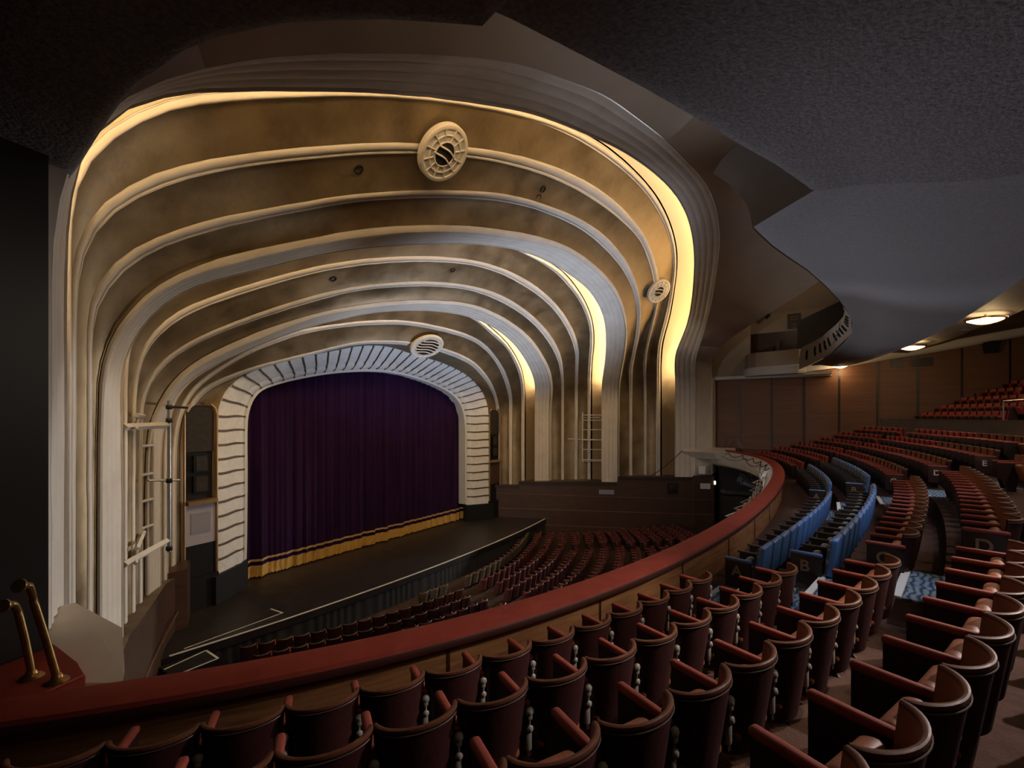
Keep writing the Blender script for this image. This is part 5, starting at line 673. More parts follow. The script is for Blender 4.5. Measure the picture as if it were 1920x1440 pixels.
# dark return beside the left foot of the largest arch
bm = bmesh.new()
prism(bm, [(-15.16, 6.95), (-15.235, 6.2), (-15.62, 6.1), (-15.62, 6.95)], 4.2, 10.6)
struct('wall_return', bm, M['seam'], smooth=False)
bm = bmesh.new()
prism(bm, [(-15.62, 6.9), (-15.62, 6.08), (-17.3, 5.9), (-17.3, 6.9)], 3.0, 10.6)
struct('wall_corner', bm, M['darkwall'], smooth=False)
bm = bmesh.new()
prism(bm, [(15.05, 6.98), (16.0, 6.2), (17.3, 6.2), (17.3, 6.9), (15.4, 7.3)], 3.2, 9.6)
struct('wall_arch_foot', bm, M['cream'], smooth=False)

# upper right side: gallery side wall, recess and its sloping ceiling
bm = bmesh.new()
box(bm, (17.27, 5.3, 13.2), (0.5, 2.35, 7.4))
struct('wall_gallery_right', bm, M['cream_dim'], smooth=False)
bm = bmesh.new()
box(bm, (18.8, 0.0, 13.3), (0.2, 9.0, 1.5))
struct('wall_gallery_side', bm, M['cream_dim'], smooth=False)
bm = bmesh.new()
box(bm, (18.78, 0.0, 11.6), (0.24, 9.0, 2.05))
box(bm, (18.2, 2.6, 11.2), (0.9, 0.25, 1.4))
struct('wall_gallery_dado', bm, M['dado'], smooth=False)
bm = bmesh.new()
rows = []
for k in range(9):
    a = k / 8
    x = 18.7 - 4.5 * a
    z = 13.95 + 3.4 * (1 - (1 - a) ** 2.0)
    rows.append([V(x, yy, z - 0.012 * (yy - 1.2) ** 2) for yy in (4.4, 2.8, 1.2, -0.4, -2, -4, -8)])
grid(bm, rows)
struct('ceiling_gallery_cove', bm, M['cream_dim'])
# raked end of the gallery seating behind its front
bm = bmesh.new()
for s, a in ((0, [(1.5, 10.2), (1.5, 12.95), (-3.6, 15.2), (-3.6, 10.2)]),):
    f = [bm.verts.new((18.1, p[0], p[1])) for p in a]
    g = [bm.verts.new((17.2, p[0], p[1])) for p in a]
    bm.faces.new(f)
    bm.faces.new(g[::-1])
    for i in range(4):
        bm.faces.new((f[i], f[(i + 1) % 4], g[(i + 1) % 4], g[i]))
struct('wall_gallery_rake', bm, M['darkwall'], smooth=False)

# ------------------------------------------------------------------ gallery underside over the circle
def soffit(name, edge, back, m, rise=1.1, steps=(0, .15, .3, .45, .55, .65, .75, .82, .88, .93, .97), belly=0.0):
    """underside from a back line to a front edge, then the rounded front upright"""
    bm = bmesh.new()
    rows = []
    n = len(edge)
    E = [Vector(e) for e in edge]
    B = [Vector(b) for b in back]
    for u in steps:
        rows.append([B[i].lerp(E[i], u) - V(0, 0, belly * math.sin(math.pi * min(u * 1.25, 1))) for i in range(n)])
    T = tangents(E)
    out = []
    for i in range(n):
        d = (E[i] - B[i])
        d.z = 0
        t = V(T[i].x, T[i].y, 0).normalized()
        d = d - t * d.dot(t)
        out.append(d.normalized() if d.length > 1e-4 else V(0, 1, 0))
    rows.append([E[i] + V(0, 0, 0.02) for i in range(n)])
    if rise > 1:
        rows.append([E[i] + out[i] * 0.05 + V(0, 0, 0.08) for i in range(n)])
        rows.append([E[i] + out[i] * 0.06 + V(0, 0, 0.2) for i in range(n)])
        rows.append([E[i] + out[i] * 0.02 + V(0, 0, rise) for i in range(n)])
    if rise > 1:
        rows.append([E[i] - out[i] * 0.25 + V(0, 0, rise) for i in range(n)])
        rows.append([E[i] - out[i] * 0.30 + V(0, 0, rise - 0.9) for i in range(n)])
    grid(bm, rows)
    return struct(name, bm, m)


# side slip nearest the camera, running along the left wall to the largest arch
slip = [(-15.04, 7.07, 9.55), (-15.03, 6.49, 9.6), (-15.05, 5.6, 9.66), (-15.06, 4.97, 9.7), (-15.04, 4.56, 9.72), (-14.98, 4.22, 9.74), (-14.94, 3.92, 9.76), (-14.82, 3.54, 9.78), (-14.63, 3.13, 9.8), (-14.43, 2.79, 9.8), (-14.22, 2.48, 9.8), (-13.98, 2.18, 9.8), (-13.81, 1.98, 9.8), (-13.86, 1.80, 9.8), (-14.3, 0.6, 9.8)]
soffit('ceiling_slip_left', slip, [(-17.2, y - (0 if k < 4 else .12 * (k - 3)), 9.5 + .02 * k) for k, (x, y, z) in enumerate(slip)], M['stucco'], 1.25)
# left part of the gallery front and its underside
edge = [(-14.6, 2.72, 10.2), (-13.36, 2.04, 10.2), (-12.67, 1.72, 10.2), (-12.07, 1.45, 10.2), (-11.32, 1.14, 10.2), (-10.57, 0.85, 10.2), (-9.71, 0.52, 10.23), (-8.4, 0.17, 10.35), (-8.35, 0.17, 10.36), (-7.42, 1.06, 10.36), (-6.7, 0.96, 10.39), (-6.0, 0.87, 10.42), (-5.0, .71, 10.49), (-2.8, .38, 10.69), (0, -.01, 10.86), (3, -.37, 11.04), (5.5, -.66, 11.1), (8, -.90, 11.05), (9.6, -.95, 10.85), (11.0, -.72, 10.62), (12.5, -.2, 10.2), (13.9, .72, 9.84)]
bk = []
for x, y, z in edge:
    xx = x if x < 12 else x + (x - 12) * 1.3
    bk.append((xx, -3.45 + 0.0066 * xx * xx * (1 if xx > 0 else 0.6), 10.0 + (0.012 * (xx + 4) ** 2 * 0.02)))
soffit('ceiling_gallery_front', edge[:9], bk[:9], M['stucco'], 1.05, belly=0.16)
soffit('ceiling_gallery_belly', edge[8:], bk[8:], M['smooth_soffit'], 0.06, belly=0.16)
# flared plaster face of the step in the gallery front
bm = bmesh.new()
bot = [V(-8.6, -.05, 10.34), V(-8.36, .17, 10.36), V(-7.9, .61, 10.36), V(-7.42, 1.06, 10.36), V(-7.0, 1.02, 10.38), V(-6.0, .88, 10.42), V(-5.0, .72, 10.49), V(-2.8, .39, 10.69), V(0, 0, 10.86), V(3, -.36, 11.04), V(5.5, -.65, 11.1)]
topf = [V(-8.9, .9, 11.5), V(-8.36, 1.14, 11.4), V(-8.02, 1.44, 11.4), V(-7.62, 1.66, 11.4), V(-7.0, 1.45, 11.45), V(-6.0, 1.12, 11.45), V(-5.0, .86, 11.5), V(-2.8, .44, 11.5), V(0, .02, 11.5), V(3, -.36, 11.5), V(5.5, -.66, 11.4)]
rows = [bot]
for u in (.2, .4, .6, .8, 1.0):
    rows.append([a.lerp(b, u) + V(0, -.16, 0) * math.sin(math.pi * u) * min(1, (b.y - a.y) * 2) for a, b in zip(bot, topf)])
rows.append([p + V(-.1, -.6, .05) for p in topf])
grid(bm, rows)
struct('wall_gallery_step', bm, M['brown_plaster'])
# curved front of the right-hand end with its row of slots
def front_right():
    low = [(5.0, -.60, 11.12), (7.4, -.84, 11.12), (9.6, -.97, 10.85), (11.0, -.66, 10.66), (12.3, -.16, 10.25), (13.3, .45, 9.98), (14.0, .95, 9.80), (14.6, 1.30, 9.72)]
    top = [(4.2, -.50, 11.10), (6.4, -.60, 11.28), (8.2, -.60, 11.38), (9.9, -.36, 11.33), (11, -.12, 11.28), (12.2, .2, 11.15), (13, .55, 11.06), (14.2, 1.18, 10.91)]
    return low, top


def resample(P, n):
    P = [Vector(p) for p in P]
    s = [0]
    for a, b in zip(P, P[1:]):
        s.append(s[-1] + (b - a).length)
    out = []
    for k in range(n):
        u = s[-1] * k / (n - 1)
        j = max(i for i in range(len(s)) if s[i] <= u + 1e-9)
        j = min(j, len(P) - 2)
        out.append(P[j].lerp(P[j + 1], (u - s[j]) / max(s[j + 1] - s[j], 1e-9)))
    return out


low, top = front_right()
low, top = resample(low, 41), resample(top, 41)
bm = bmesh.new()
grid(bm, [low, [a.lerp(b, .5) + V(0, .05, 0) for a, b in zip(low, top)], top, [p + V(.1, -.25, 0) * min(1, max(0, (i - 18) / 10)) for i, p in enumerate(top)], [p + V(.1, -.25, -.6) * min(1, max(0, (i - 18) / 10)) for i, p in enumerate(top)]])
front = struct('wall_gallery_front', bm, M['cream_dim'])
for k in range(13):
    i = 10 + int(k * 2.25)
    a, b = low[i], top[i]
    t = (low[min(i + 1, 40)] - low[i - 1]).normalized()
    up = (b - a)
    n = t.cross(up).normalized()
    if n.dot(EYE - a) < 0:
        n = -n
    bm = bmesh.new()
    c = a.lerp(b, .52) + n * 0.075
    ring = []
    for q in range(14):
        an = 2 * math.pi * q / 14
        ring.append(c + t * (0.085 * math.cos(an)) + up * (0.23 * math.sin(an)))
    rr = [[p - n * 0.10 for p in ring], [p - n * 0.012 for p in ring], [c + (p - c) * 0.8 - n * 0.03 for p in ring]]
    vv = grid(bm, rr, closed=True)
    bm.faces.new(vv[2])
    s = link('ventilation_slot', bm, M['void'])
    tag(s, '%s dark oval slot in the curved gallery front, counted from the white box end' % ORD[12 - k], 'slot', 'slots in the gallery front')
# pale boxed end of the front at the right wall
bm = bmesh.new()
P = [(16.9, 4.5), (15.9, 4.25), (15.3, 3.7), (15.1, 2.6), (14.7, 1.35), (15.4, 1.0), (16.9, 1.0)]
prism(bm, P, 9.55, 10.05)
bmesh.ops.bevel(bm, geom=[e for e in bm.edges], offset=0.07, segments=3, affect='EDGES')
struct('wall_slip_box', bm, M['white'])
bm = bmesh.new()
prism(bm, [(16.9, 4.4), (15.95, 4.1), (15.4, 3.6), (15.2, 2.5), (14.85, 1.3), (15.5, 1.1), (16.9, 1.1)], 10.05, 10.95)
struct('wall_slip_front', bm, M['cream_dim'], smooth=False)
bm = bmesh.new()
box(bm, (16.85, 3.1, 9.56), (0.5, 6.7, 0.22))
box(bm, (16.4, 0.9, 9.58), (0.9, 2.3, 0.16))
struct('trim_lintel', bm, M['white'], smooth=False)

# lower ceiling behind the trough, rising with the rake
bm = bmesh.new()
rows = []
for x in (-17.2, -12, -6, 0, 6, 12, 15, 17.1):
    b = -3.45 + 0.0066 * x * x * (1 if x > 0 else 0.6)
    row = [V(x, b + 0.25, 10.75), V(x, b - 0.02, 10.62), V(x, b - 1.5, 10.55), V(x, b - 2.0, 10.5)]
    for y in (-5.6, -7, -9, -12, -16.2):
        yy = min(y, b - 2.15) if y > -7 else y
        row.append(V(x, yy, 10.42 - 0.155 * (yy + 1.5) if yy < -3 else 10.5))
    rows.append(row)
grid(bm, rows)
struct('ceiling_circle', bm, M['trough'])
bm = bmesh.new()
tube(bm, [V(16.85, 1.2, 10.05), V(16.85, -1.5, 10.36), V(16.85, -4.7, 10.78), V(16.85, -8.1, 11.36), V(16.85, -12, 12.0)], 0.34, 14)
struct('trim_cornice', bm, M['white'])

# ------------------------------------------------------------------ proscenium surround
SO, SI = CR['SO'], CR['SI']
bm = bmesh.new()
cut = [i for i in range(NP) if SO[i].z >= 0.9 or SI[i].z >= 0.9]


def zclip(P, z):
    out = []
    for p in P:
        q = p.copy()
        q.z = max(q.z, z)
        out.append(q)
    return out


A, B = zclip(SO, 1.05), zclip(SI, 1.05)
profile_strip(bm, A, B, [(0, -0.3), (0.0, 0.0), (0.06, 0.05), (0.35, 0.07), (0.6, 0.065), (0.68, 0.035), (0.74, 0.075), (0.84, 0.09), (0.93, 0.05), (1.0, 0.0)])
struct('wall_proscenium', bm, M['stone'])
# white inner frame and reveal
bm = bmesh.new()
In = [p + V(0, 0.75, 0) for p in B]
Bi = [p + (V(0, 19.9, 4.5) - p).normalized() * 0.16 for p in B]
profile_strip(bm, B, Bi, [(0, 0), (0.2, 0.04), (0.8, 0.04), (1, 0)])
rows = [Bi, [p + V(0, .35, 0) for p in Bi], [p + V(0, .36, 0) - (V(0, 19.9, 4.5) - p).normalized() * 0.06 for p in Bi], [p + V(0, .8, 0) for p in Bi]]
grid(bm, rows)
struct('trim_proscenium_frame', bm, M['white'])
# bronze joints between the stones: one wavy strip each
Ao, Bo = resample(A, 160), resample(B, 160)
Nn = strip_frames(Ao, Bo)
# pair by height on the legs and by fraction over the top
joints = []
za = [1.05 + 0.545 * k for k in range(1, 12)]


def at_height(P, z, left):
    rng = range(len(P) // 2) if left else range(len(P) - 1, len(P) // 2, -1)
    prev = None
    for i in rng:
        if P[i].z >= z:
            if prev is None:
                return P[i]
            a, b = P[prev], P[i]
            return a.lerp(b, (z - a.z) / max(b.z - a.z, 1e-6))
        prev = i
    return P[len(P) // 2]


for z in za:
    joints.append((at_height(A, z, True), at_height(B, z, True)))
tz = [i for i in range(160) if Ao[i].z > 7.3]
tb = [i for i in range(160) if Bo[i].z > 7.1]
NJ = 30
for k in range(NJ):
    u = (k + 0.5) / NJ
    i = tz[0] + (tz[-1] - tz[0]) * u
    j = tb[0] + (tb[-1] - tb[0]) * u
    joints.append((Ao[int(i)].lerp(Ao[min(int(i) + 1, 159)], i % 1), Bo[int(j)].lerp(Bo[min(int(j) + 1, 159)], j % 1)))
for z in za[::-1]:
    joints.append((at_height(A, z, False), at_height(B, z, False)))
bm = bmesh.new()
for a, b in joints:
    w = b - a
    L = w.length
    n = None
    c = V(0, a.y - 6, 4.5) - a
    t = V(0, 1, 0).cross(w).normalized()
    n = w.cross(t).normalized()
    if n.dot(c) < 0:
        n = -n
    rows = []
    for k in range(13):
        u = k / 12
        hgt = 0.045 + 0.05 * math.sin(math.pi * min(u / .9, 1)) + (0.03 if 0.72 < u < 0.92 else 0)
        p = a + w * u + n * hgt + t * (0.016 * math.sin(u * 7.5))
        wd = 0.048 - 0.012 * u
        rows.append([p - t * wd - n * .05, p - t * wd, p + n * 0.012, p + t * wd, p + t * wd - n * .05])
    grid(bm, rows)
struct('trim_stone_joints', bm, M['joint'])
# dark plinths under the surround
for sg, nm in ((-1, 'left'), (1, 'right')):
    bm = bmesh.new()
    prism(bm, [(sg * 6.95, 20.0), (sg * 6.98, 19.78), (sg * 8.62, 18.72), (sg * 8.85, 19.0), (sg * 8.6, 20.2)], 0, 1.06)
    struct('wall_plinth_' + nm, bm, M['black'], smooth=False)
# masonry above and beside the opening, hidden by the stones
bm = bmesh.new()
box(bm, (0, 21.3, 15), (40, 0.2, 33))
struct('wall_stage', bm, M['black'])

# ------------------------------------------------------------------ house curtain
cur = empty('house_curtain', (0, 20.45, 0))
tag(cur, 'tall purple velvet stage curtain with gold fringe filling the white proscenium', 'curtain')


def pleat(x):
    return 0.10 * math.sin(x * 5.3 + 1.6 * math.sin(x * 1.1)) * (0.45 + 0.55 * math.sin(x * 0.83 + 1)) + 0.045 * math.sin(x * 12.7 + 2 * math.sin(x * 1.7)) + 0.02 * math.sin(x * 27 + 1)


def drape(name, z0, z1, m, off, nz=3, amp=1.0, jag=0.0, par=cur):
    bm = bmesh.new()
    rows = []
    xs = [-7.6 + 15.2 * k / 380 for k in range(381)]
    for r in range(nz):
        u = r / (nz - 1)
        z = lerp(z0, z1, u)
        a = amp * (1.0 - 0.45 * (z / 10))
        rows.append([V(x, pleat(x) * a - off, z + (jag * (0.5 + 0.5 * math.sin(x * 43)) if r == 0 else 0)) for x in xs])
    grid(bm, rows)
    return link(name, bm, m, par)


drape('drape', 0.10, 10.4, M['curtain'], 0, 9)
drape('fringe', 0.03, 0.50, M['fringe'], 0.035, 4, 1.0, 0.05)
drape('braid', 0.50, 0.55, M['braid'], 0.045, 2)
drape('braid', 0.72, 0.82, M['braid'], 0.04, 2)

# ------------------------------------------------------------------ loudspeaker niches beside the proscenium
for sg, nm in ((-1, 'left'), (1, 'right')):
    t = empty('loudspeaker_tower', (sg * 9.03, 18.95, 0), R_(-5 * sg))
    tag(t, 'tall %s speaker niche %s' % (('dark', 'with pale lavender panel, left of the purple curtain') if sg < 0 else ('narrow dark', 'right of the purple curtain')), 'speaker tower', 'speaker niches beside the stage')
    w = 0.50

    def arch_poly(x0, z0, z1, r):
        pts = [(-x0, z0), (x0, z0)]
        for k in range(7):
            a = math.pi / 2 * k / 6
            pts.append((x0 - r + r * math.cos(a), z1 - r + r * math.sin(a)))
        for k in range(7):
            a = math.pi / 2 + math.pi / 2 * k / 6
            pts.append((-x0 + r + r * math.cos(a), z1 - r + r * math.sin(a)))
        return pts

    def plate(name, poly, y0, y1, m, par=t):
        bm = bmesh.new()
        f = [bm.verts.new((p[0], y0, p[1])) for p in poly]
        g = [bm.verts.new((p[0], y1, p[1])) for p in poly]
        bm.faces.new(f)
        bm.faces.new(g[::-1])
        for i in range(len(poly)):
            bm.faces.new((f[i], f[(i + 1) % len(poly)], g[(i + 1) % len(poly)], g[i]))
        return link(name, bm, m, par)

    def rect(x0, x1, z0, z1):
        return [(x0, z0), (x1, z0), (x1, z1), (x0, z1)]

    plate('niche_back', arch_poly(w, 3.9, 7.45, 0.28), 0.12, 0.3, M['black'])
    plate('mesh_grille', arch_poly(w - .03, 5.75, 7.40, 0.25), 0.05, 0.12, M['mesh_grey'])
    for k, z in enumerate((4.25, 5.0)):
        p = plate('loudspeaker_cabinet', rect(-0.24, 0.26, z, z + 0.62), 0.0, 0.12, M['black'])
        plate('cabinet_mesh', rect(-0.17, 0.21, z + .05, z + .57), -0.015, 0.0, M['mesh_grey'], p)
    plate('shelf', rect(-w, w, 3.84, 3.98), -0.2, 0.2, M['copper'])
    pn = plate('panel', rect(-w, w, 2.35, 3.84), 0.02, 0.2, M['lavender'] if sg < 0 else M['dado'])
    if sg < 0:
        plate('panel_grille', rect(-0.33, 0.33, 2.75, 3.5), 0.0, 0.02, M['lavender2'], pn)
    plate('base', rect(-w - .12, w + .06, 0.0, 1.2), -0.12, 0.3, M['black'])
    plate('lower_panel', rect(-w, w, 1.2, 2.35), 0.02, 0.25, M['black'])
    for q in (-1, 1):
        bm = bmesh.new()
        tube(bm, [V(q * (w + .05), 0.0, 1.15), V(q * (w + .05), 0, 7.1), V(q * (w + .0), 0.02, 7.36), V(q * (w - .16), 0.02, 7.5)], 0.045, 8)
        link('gilded_bead', bm, M['copper'], t)

# ------------------------------------------------------------------ stage
def stage_y(x):
    return 15.03 + 0.0062 * x * x + (0.0 if abs(x) < 8 else 0.02 * (abs(x) - 8))


bm = bmesh.new()
xs = [-11.6 + 23.2 * k / 58 for k in range(59)]
poly = [(x, stage_y(x)) for x in xs] + [(11.6, 19.0), (9.9, 21.2), (-9.9, 21.2), (-11.6, 19.0)]
prism(bm, poly, -0.25, 0.0)
struct('floor_stage', bm, M['stage'], smooth=False)
bm = bmesh.new()
rows = []
xf = [-11.6 + 23.2 * k / 400 for k in range(401)]
for z in (-1.12, -0.6, -0.05):
    rows.append([V(x, stage_y(x) + 0.06 + 0.014 * math.sin(x * 17 + 3 * math.sin(x * 2.1)), z) for x in xf])
grid(bm, rows)
d = link('stage_front_drape', bm, M['blackcloth'])
tag(d, 'black pleated cloth hanging along the curved stage front', 'drape')
bm = bmesh.new()
rows = []
for dz, dy in ((0.004, 0.0), (0.004, 0.11)):
    rows.append([V(x * .95, stage_y(x * .95) + 0.02 + dy, dz) for x in xs])
grid(bm, rows)
t = link('edge_tape', bm, M['tape'])
tag(t, 'long white line of tape along the curved stage edge', 'tape')
bm = bmesh.new()


def tape_line(bm, a, b, w=0.06):
    a, b = V(*a, 0.004), V(*b, 0.004)
    n = (b - a).cross(V(0, 0, 1)).normalized() * w / 2
    bm.faces.new([bm.verts.new(p) for p in (a - n, b - n, b + n, a + n)])


tape_line(bm, (-10.6, 16.05), (-7.55, 16.05))
tape_line(bm, (-7.55, 16.02), (-7.62, 16.75))
t = link('floor_tape', bm, M['tape'], smooth=False)
tag(t, 'thin white L of tape on the black stage floor, left', 'tape')
bm = bmesh.new()
box(bm, (-10.78, 15.1, -0.6), (1.2, 0.9, 1.1))
o = link('stage_block', bm, M['black'])
tag(o, 'low black block edged with white tape below the stage, far left', 'block')
bm = bmesh.new()
for a, b in (((-11.35, 14.70), (-10.22, 14.70)), ((-10.22, 14.70), (-10.22, 15.5)), ((-11.35, 15.3), (-10.22, 15.5))):
    a, b = V(*a, -0.045), V(*b, -0.045)
    n = (b - a).cross(V(0, 0, 1)).normalized() * .03
    bm.faces.new([bm.verts.new(p) for p in (a - n, b - n, b + n, a + n)])
c = link('edge_tape', bm, M['tape'], o, smooth=False)

# ------------------------------------------------------------------ stalls floor and timber dado round it
bm = bmesh.new()
poly = [(-15.5, -10), (15.5, -10), (16.3, 8), (11.4, 16.5), (10, 19), (-10, 19), (-11.4, 16.5), (-16.3, 8)]
v = [bm.verts.new((x, y, -1.1 + max(0, 12.8 - y) * 0.06)) for x, y in poly]
bm.faces.new(v)
struct('floor_stalls', bm, M['pit'], smooth=False)


DADO = [(9.16, 19.0, 2.19), (9.86, 17.52, 2.19), (9.87, 17.5, 2.46), (10.81, 15.5, 2.55), (11.96, 13.05, 2.63), (12.71, 11.5, 2.55), (12.72, 11.45, 2.93), (14.76, 7.15, 3.01), (14.77, 7.1, 3.13), (15.32, 5.96, 3.15)]
ND = V(-.904, -.427, 0)
DADOL = [(9.3, 19.2, 1.5), (9.7, 18.6, 1.55), (9.71, 18.58, 1.58), (10.85, 16.7, 1.9), (11.9, 14.5, 2.1), (12.9, 12.45, 2.3), (12.91, 12.43, 2.31), (14.3, 8.9, 2.5), (14.31, 8.87, 2.5), (14.95, 7.3, 2.5)]
for sg, nm in ((1, 'right'), (-1, 'left')):
    f = [V(*p) for p in (DADO if sg > 0 else DADOL)]
    bm = bmesh.new()
    rows = [[V(p.x, p.y, -1.3) for p in f], f]
    grid(bm, [[V(q.x * sg, q.y, q.z) for q in r] for r in rows])
    struct('wall_dado_' + nm, bm, M['dado'], smooth=False)
    bm = bmesh.new()
    rows = [[p + V(0, 0, -.06) for p in f], f, [p + V(1.3, .55, .02) for p in f]]
    grid(bm, [[V(q.x * sg, q.y, q.z) for q in r] for r in rows])
    struct('trim_ledge_' + nm, bm, M['ledge_wood'] if sg < 0 else M['dado'], smooth=False)
    # raised boards and a dark hand rail along the dado
    bm = bmesh.new()
    for za, zb_, w in ((0.62, 0.66, .05), (-.42, -.45, .05), (1.65, 1.6, .03))[:3 if sg > 0 else 2]:
        for (a, b) in ((f[0], f[1]), (f[1], f[4]), (f[4], f[6]), (f[6], f[8]), (f[8], f[9])):
            pa, pb = a + ND * .01, b + ND * .01
            rows = []
            for p, z in ((pa, lerp(za, zb_, (19 - pa.y) / 13)), (pb, lerp(za, zb_, (19 - pb.y) / 13))):
                rows.append([V(p.x * sg, p.y, z - w / 2), V((p.x + ND.x * .025) * sg, p.y + ND.y * .025, z - w / 2), V((p.x + ND.x * .025) * sg, p.y + ND.y * .025, z + w / 2), V(p.x * sg, p.y, z + w / 2)])
            grid(bm, rows)
    struct('trim_dado_' + nm, bm, M['dado_line'], smooth=False)
    bm = bmesh.new()
    for a, b in ((f[0], f[1]), (f[2], f[5]), (f[6], f[7])) if sg > 0 else ():
        n = ND * .05
        vs = []
        for p in (a, b):
            for dz in (-.16, .05):
                for k in (0.0, 1.6):
                    q = p + n * k
                    vs.append(bm.verts.new((q.x * sg, q.y, q.z + dz)))
        for q in ((0, 1, 3, 2), (4, 6, 7, 5), (0, 4, 5, 1), (2, 3, 7, 6), (0, 2, 6, 4), (1, 5, 7, 3)):
            bm.faces.new([vs[i] for i in q])
    if sg > 0:
        struct('trim_dado_cap_' + nm, bm, M['side'], smooth=False)

# ------------------------------------------------------------------ circle: rail, tiers and seats, all following one horseshoe curve
def rail_pt(x):
    u = x / 10
    return V(x, 1.594 + .764 * u ** 2 + .142 * u ** 4 + .081 * u ** 6, 0)


_xs = np.linspace(-16.6, 16.6, 1661)
_P = [rail_pt(float(x)) for x in _xs]
_S = np.concatenate([[0], np.cumsum([(_P[i + 1] - _P[i]).length for i in range(len(_P) - 1)])])
_S -= np.interp(0, _xs, _S)


def on_curve(s, off=0.0, z=0.0):
    """point at arc length s along the rail, set back by off; also the unit vector pointing to the stage"""
    x = float(np.interp(s, _S, _xs))
    a, b = rail_pt(x - .02), rail_pt(x + .02)
    t = (b - a).normalized()
    n = V(-t.y, t.x, 0)
    p = rail_pt(x) - n * off
    p.z = z
    return p, n


def yaw_of(n):
    return math.atan2(n.y, n.x) - math.pi / 2


def gsw(s):
    return 0.45 * math.exp(-(s / 6.0) ** 2)


ROW_O = [1.10, 2.03, 2.95, 3.88, 4.82, 5.78]
ROW_T = [4.99, 5.28, 5.56, 5.86, 6.18, 6.50]
SEAT_H = 0.84
LET = 'ABCDEF'
SMIN, SMAX = float(_S[0]), float(_S[-1])
ss = [SMIN + (SMAX - SMIN) * k / 120 for k in range(121)]


def ribbon(prof, lo=SMIN, hi=SMAX, n=120, g=0.0):
    rows = []
    for k in range(n + 1):
        s = lo + (hi - lo) * k / n
        rows.append([on_curve(s, o + g * gsw(s) / 0.45, z)[0] for o, z in prof])
    bm = bmesh.new()
    grid(bm, rows)
    return bm


# front of the circle: padded red top, timber inner face, plaster outside
SRAIL = 16.9
SL, SR = max(SMIN, -17.6), min(SMAX, 17.6)
rail = empty('circle_front_rail', (0, 1.6, 4.83))
tag(rail, 'long curved red padded rail along the front of the circle', 'rail')


def railpart(name, bm, m):
    o = link(name, bm, m, rail)
    o.matrix_parent_inverse = Matrix.Translation((0, -1.6, -4.83))
    return o


railpart('padded_top', ribbon([(0.0, 4.74), (-0.015, 4.79), (0.02, 4.835), (0.10, 4.85), (0.20, 4.853), (0.30, 4.85), (0.385, 4.83), (0.41, 4.79)], SL, SR, 160), M['railtop'])
railpart('lower_moulding', ribbon([(0.41, 4.80), (0.425, 4.77), (0.42, 4.73), (0.38, 4.715), (0.33, 4.71)], SL, SR, 160), M['raildark'])
railpart('timber_front', ribbon([(0.33, 4.72), (0.335, 4.1), (0.34, 4.04)], SL, SR, 160), M['railwood'])
bm = bmesh.new()
for s in (-12.9, -10.75, -8.6, -6.4, -4.2, -2.0, 2.4, 4.6, 6.8):
    p, n = on_curve(s, .345, 4.38)
    box(bm, p, (.012, .012, .66), Matrix.Rotation(yaw_of(n), 3, 'Z'))
railpart('panel_joints', bm, M['raildark'])
bm = ribbon([(0.0, 4.76), (-0.06, 4.70), (-0.16, 4.60), (-0.30, 4.36), (-0.36, 4.15), (-0.30, 3.92), (-0.12, 3.80), (0.3, 3.74), (2.0, 3.70), (6.0, 3.72), (9.0, 3.9)], SL, SR, 160)
struct('wall_circle_front', bm, M['cream'])
# cream ledges carrying the front on along the side walls
for sg, nm in ((1, 'right'), (-1, 'left')):
    bm = bmesh.new()
    out = [(15.15, 5.25), (14.75, 5.9), (14.62, 6.5), (14.72, 7.85), (15.1, 8.0), (16.6, 6.9), (16.4, 4.9)]
    if sg < 0:
        out = [(14.95, 5.15), (14.88, 5.35), (14.60, 6.48), (14.71, 7.84), (15.17, 7.95), (15.17, 6.06), (15.15, 5.5)]
    a = [bm.verts.new((sg * x, y, 4.72 if i in (0, 1, 2, 3) else (4.95 if sg > 0 else 4.70))) for i, (x, y) in enumerate(out)]
    b = [bm.verts.new((sg * (x + .35), y - .1, 4.28)) for i, (x, y) in enumerate(out)]
    bm.faces.new(a)
    bm.faces.new(b[::-1])
    for i in range(len(out)):
        bm.faces.new((a[i], a[(i + 1) % len(out)], b[(i + 1) % len(out)], b[i]))
    struct('trim_side_ledge_' + nm, bm, M['cream'], smooth=False)

# red end of the rail turning forward along the left wall
bm = bmesh.new()
prism(bm, [(-16.9, 4.3), (-15.6, 5.2), (-15.16, 5.3), (-15.15, 5.6), (-15.18, 6.1), (-15.2, 6.6), (-16.9, 6.3)], 4.70, 4.845)
bmesh.ops.bevel(bm, geom=list(bm.edges), offset=0.02, segments=2, affect='EDGES')
railpart('padded_end', bm, M['railtop'])

# stepped floor
prof = [(0.34, ROW_T[0] - SEAT_H)]
for k in range(6):
    z = ROW_T[k] - SEAT_H
    zn = (ROW_T[k + 1] if k < 5 else 6.72) - SEAT_H
    b = ROW_O[k] + 0.36
    prof += [(b, z), (b + 0.015, zn)]
prof += [(7.4, 5.88), (7.42, 6.55)]
rows = []
for k in range(141):
    s = SMIN + (SMAX - SMIN) * k / 140
    rows.append([on_curve(s, o + (gsw(s) if o > 1 else 0), z)[0] for o, z in prof])
bm = bmesh.new()
grid(bm, rows)
struct('floor_circle', bm, M['carpet'])
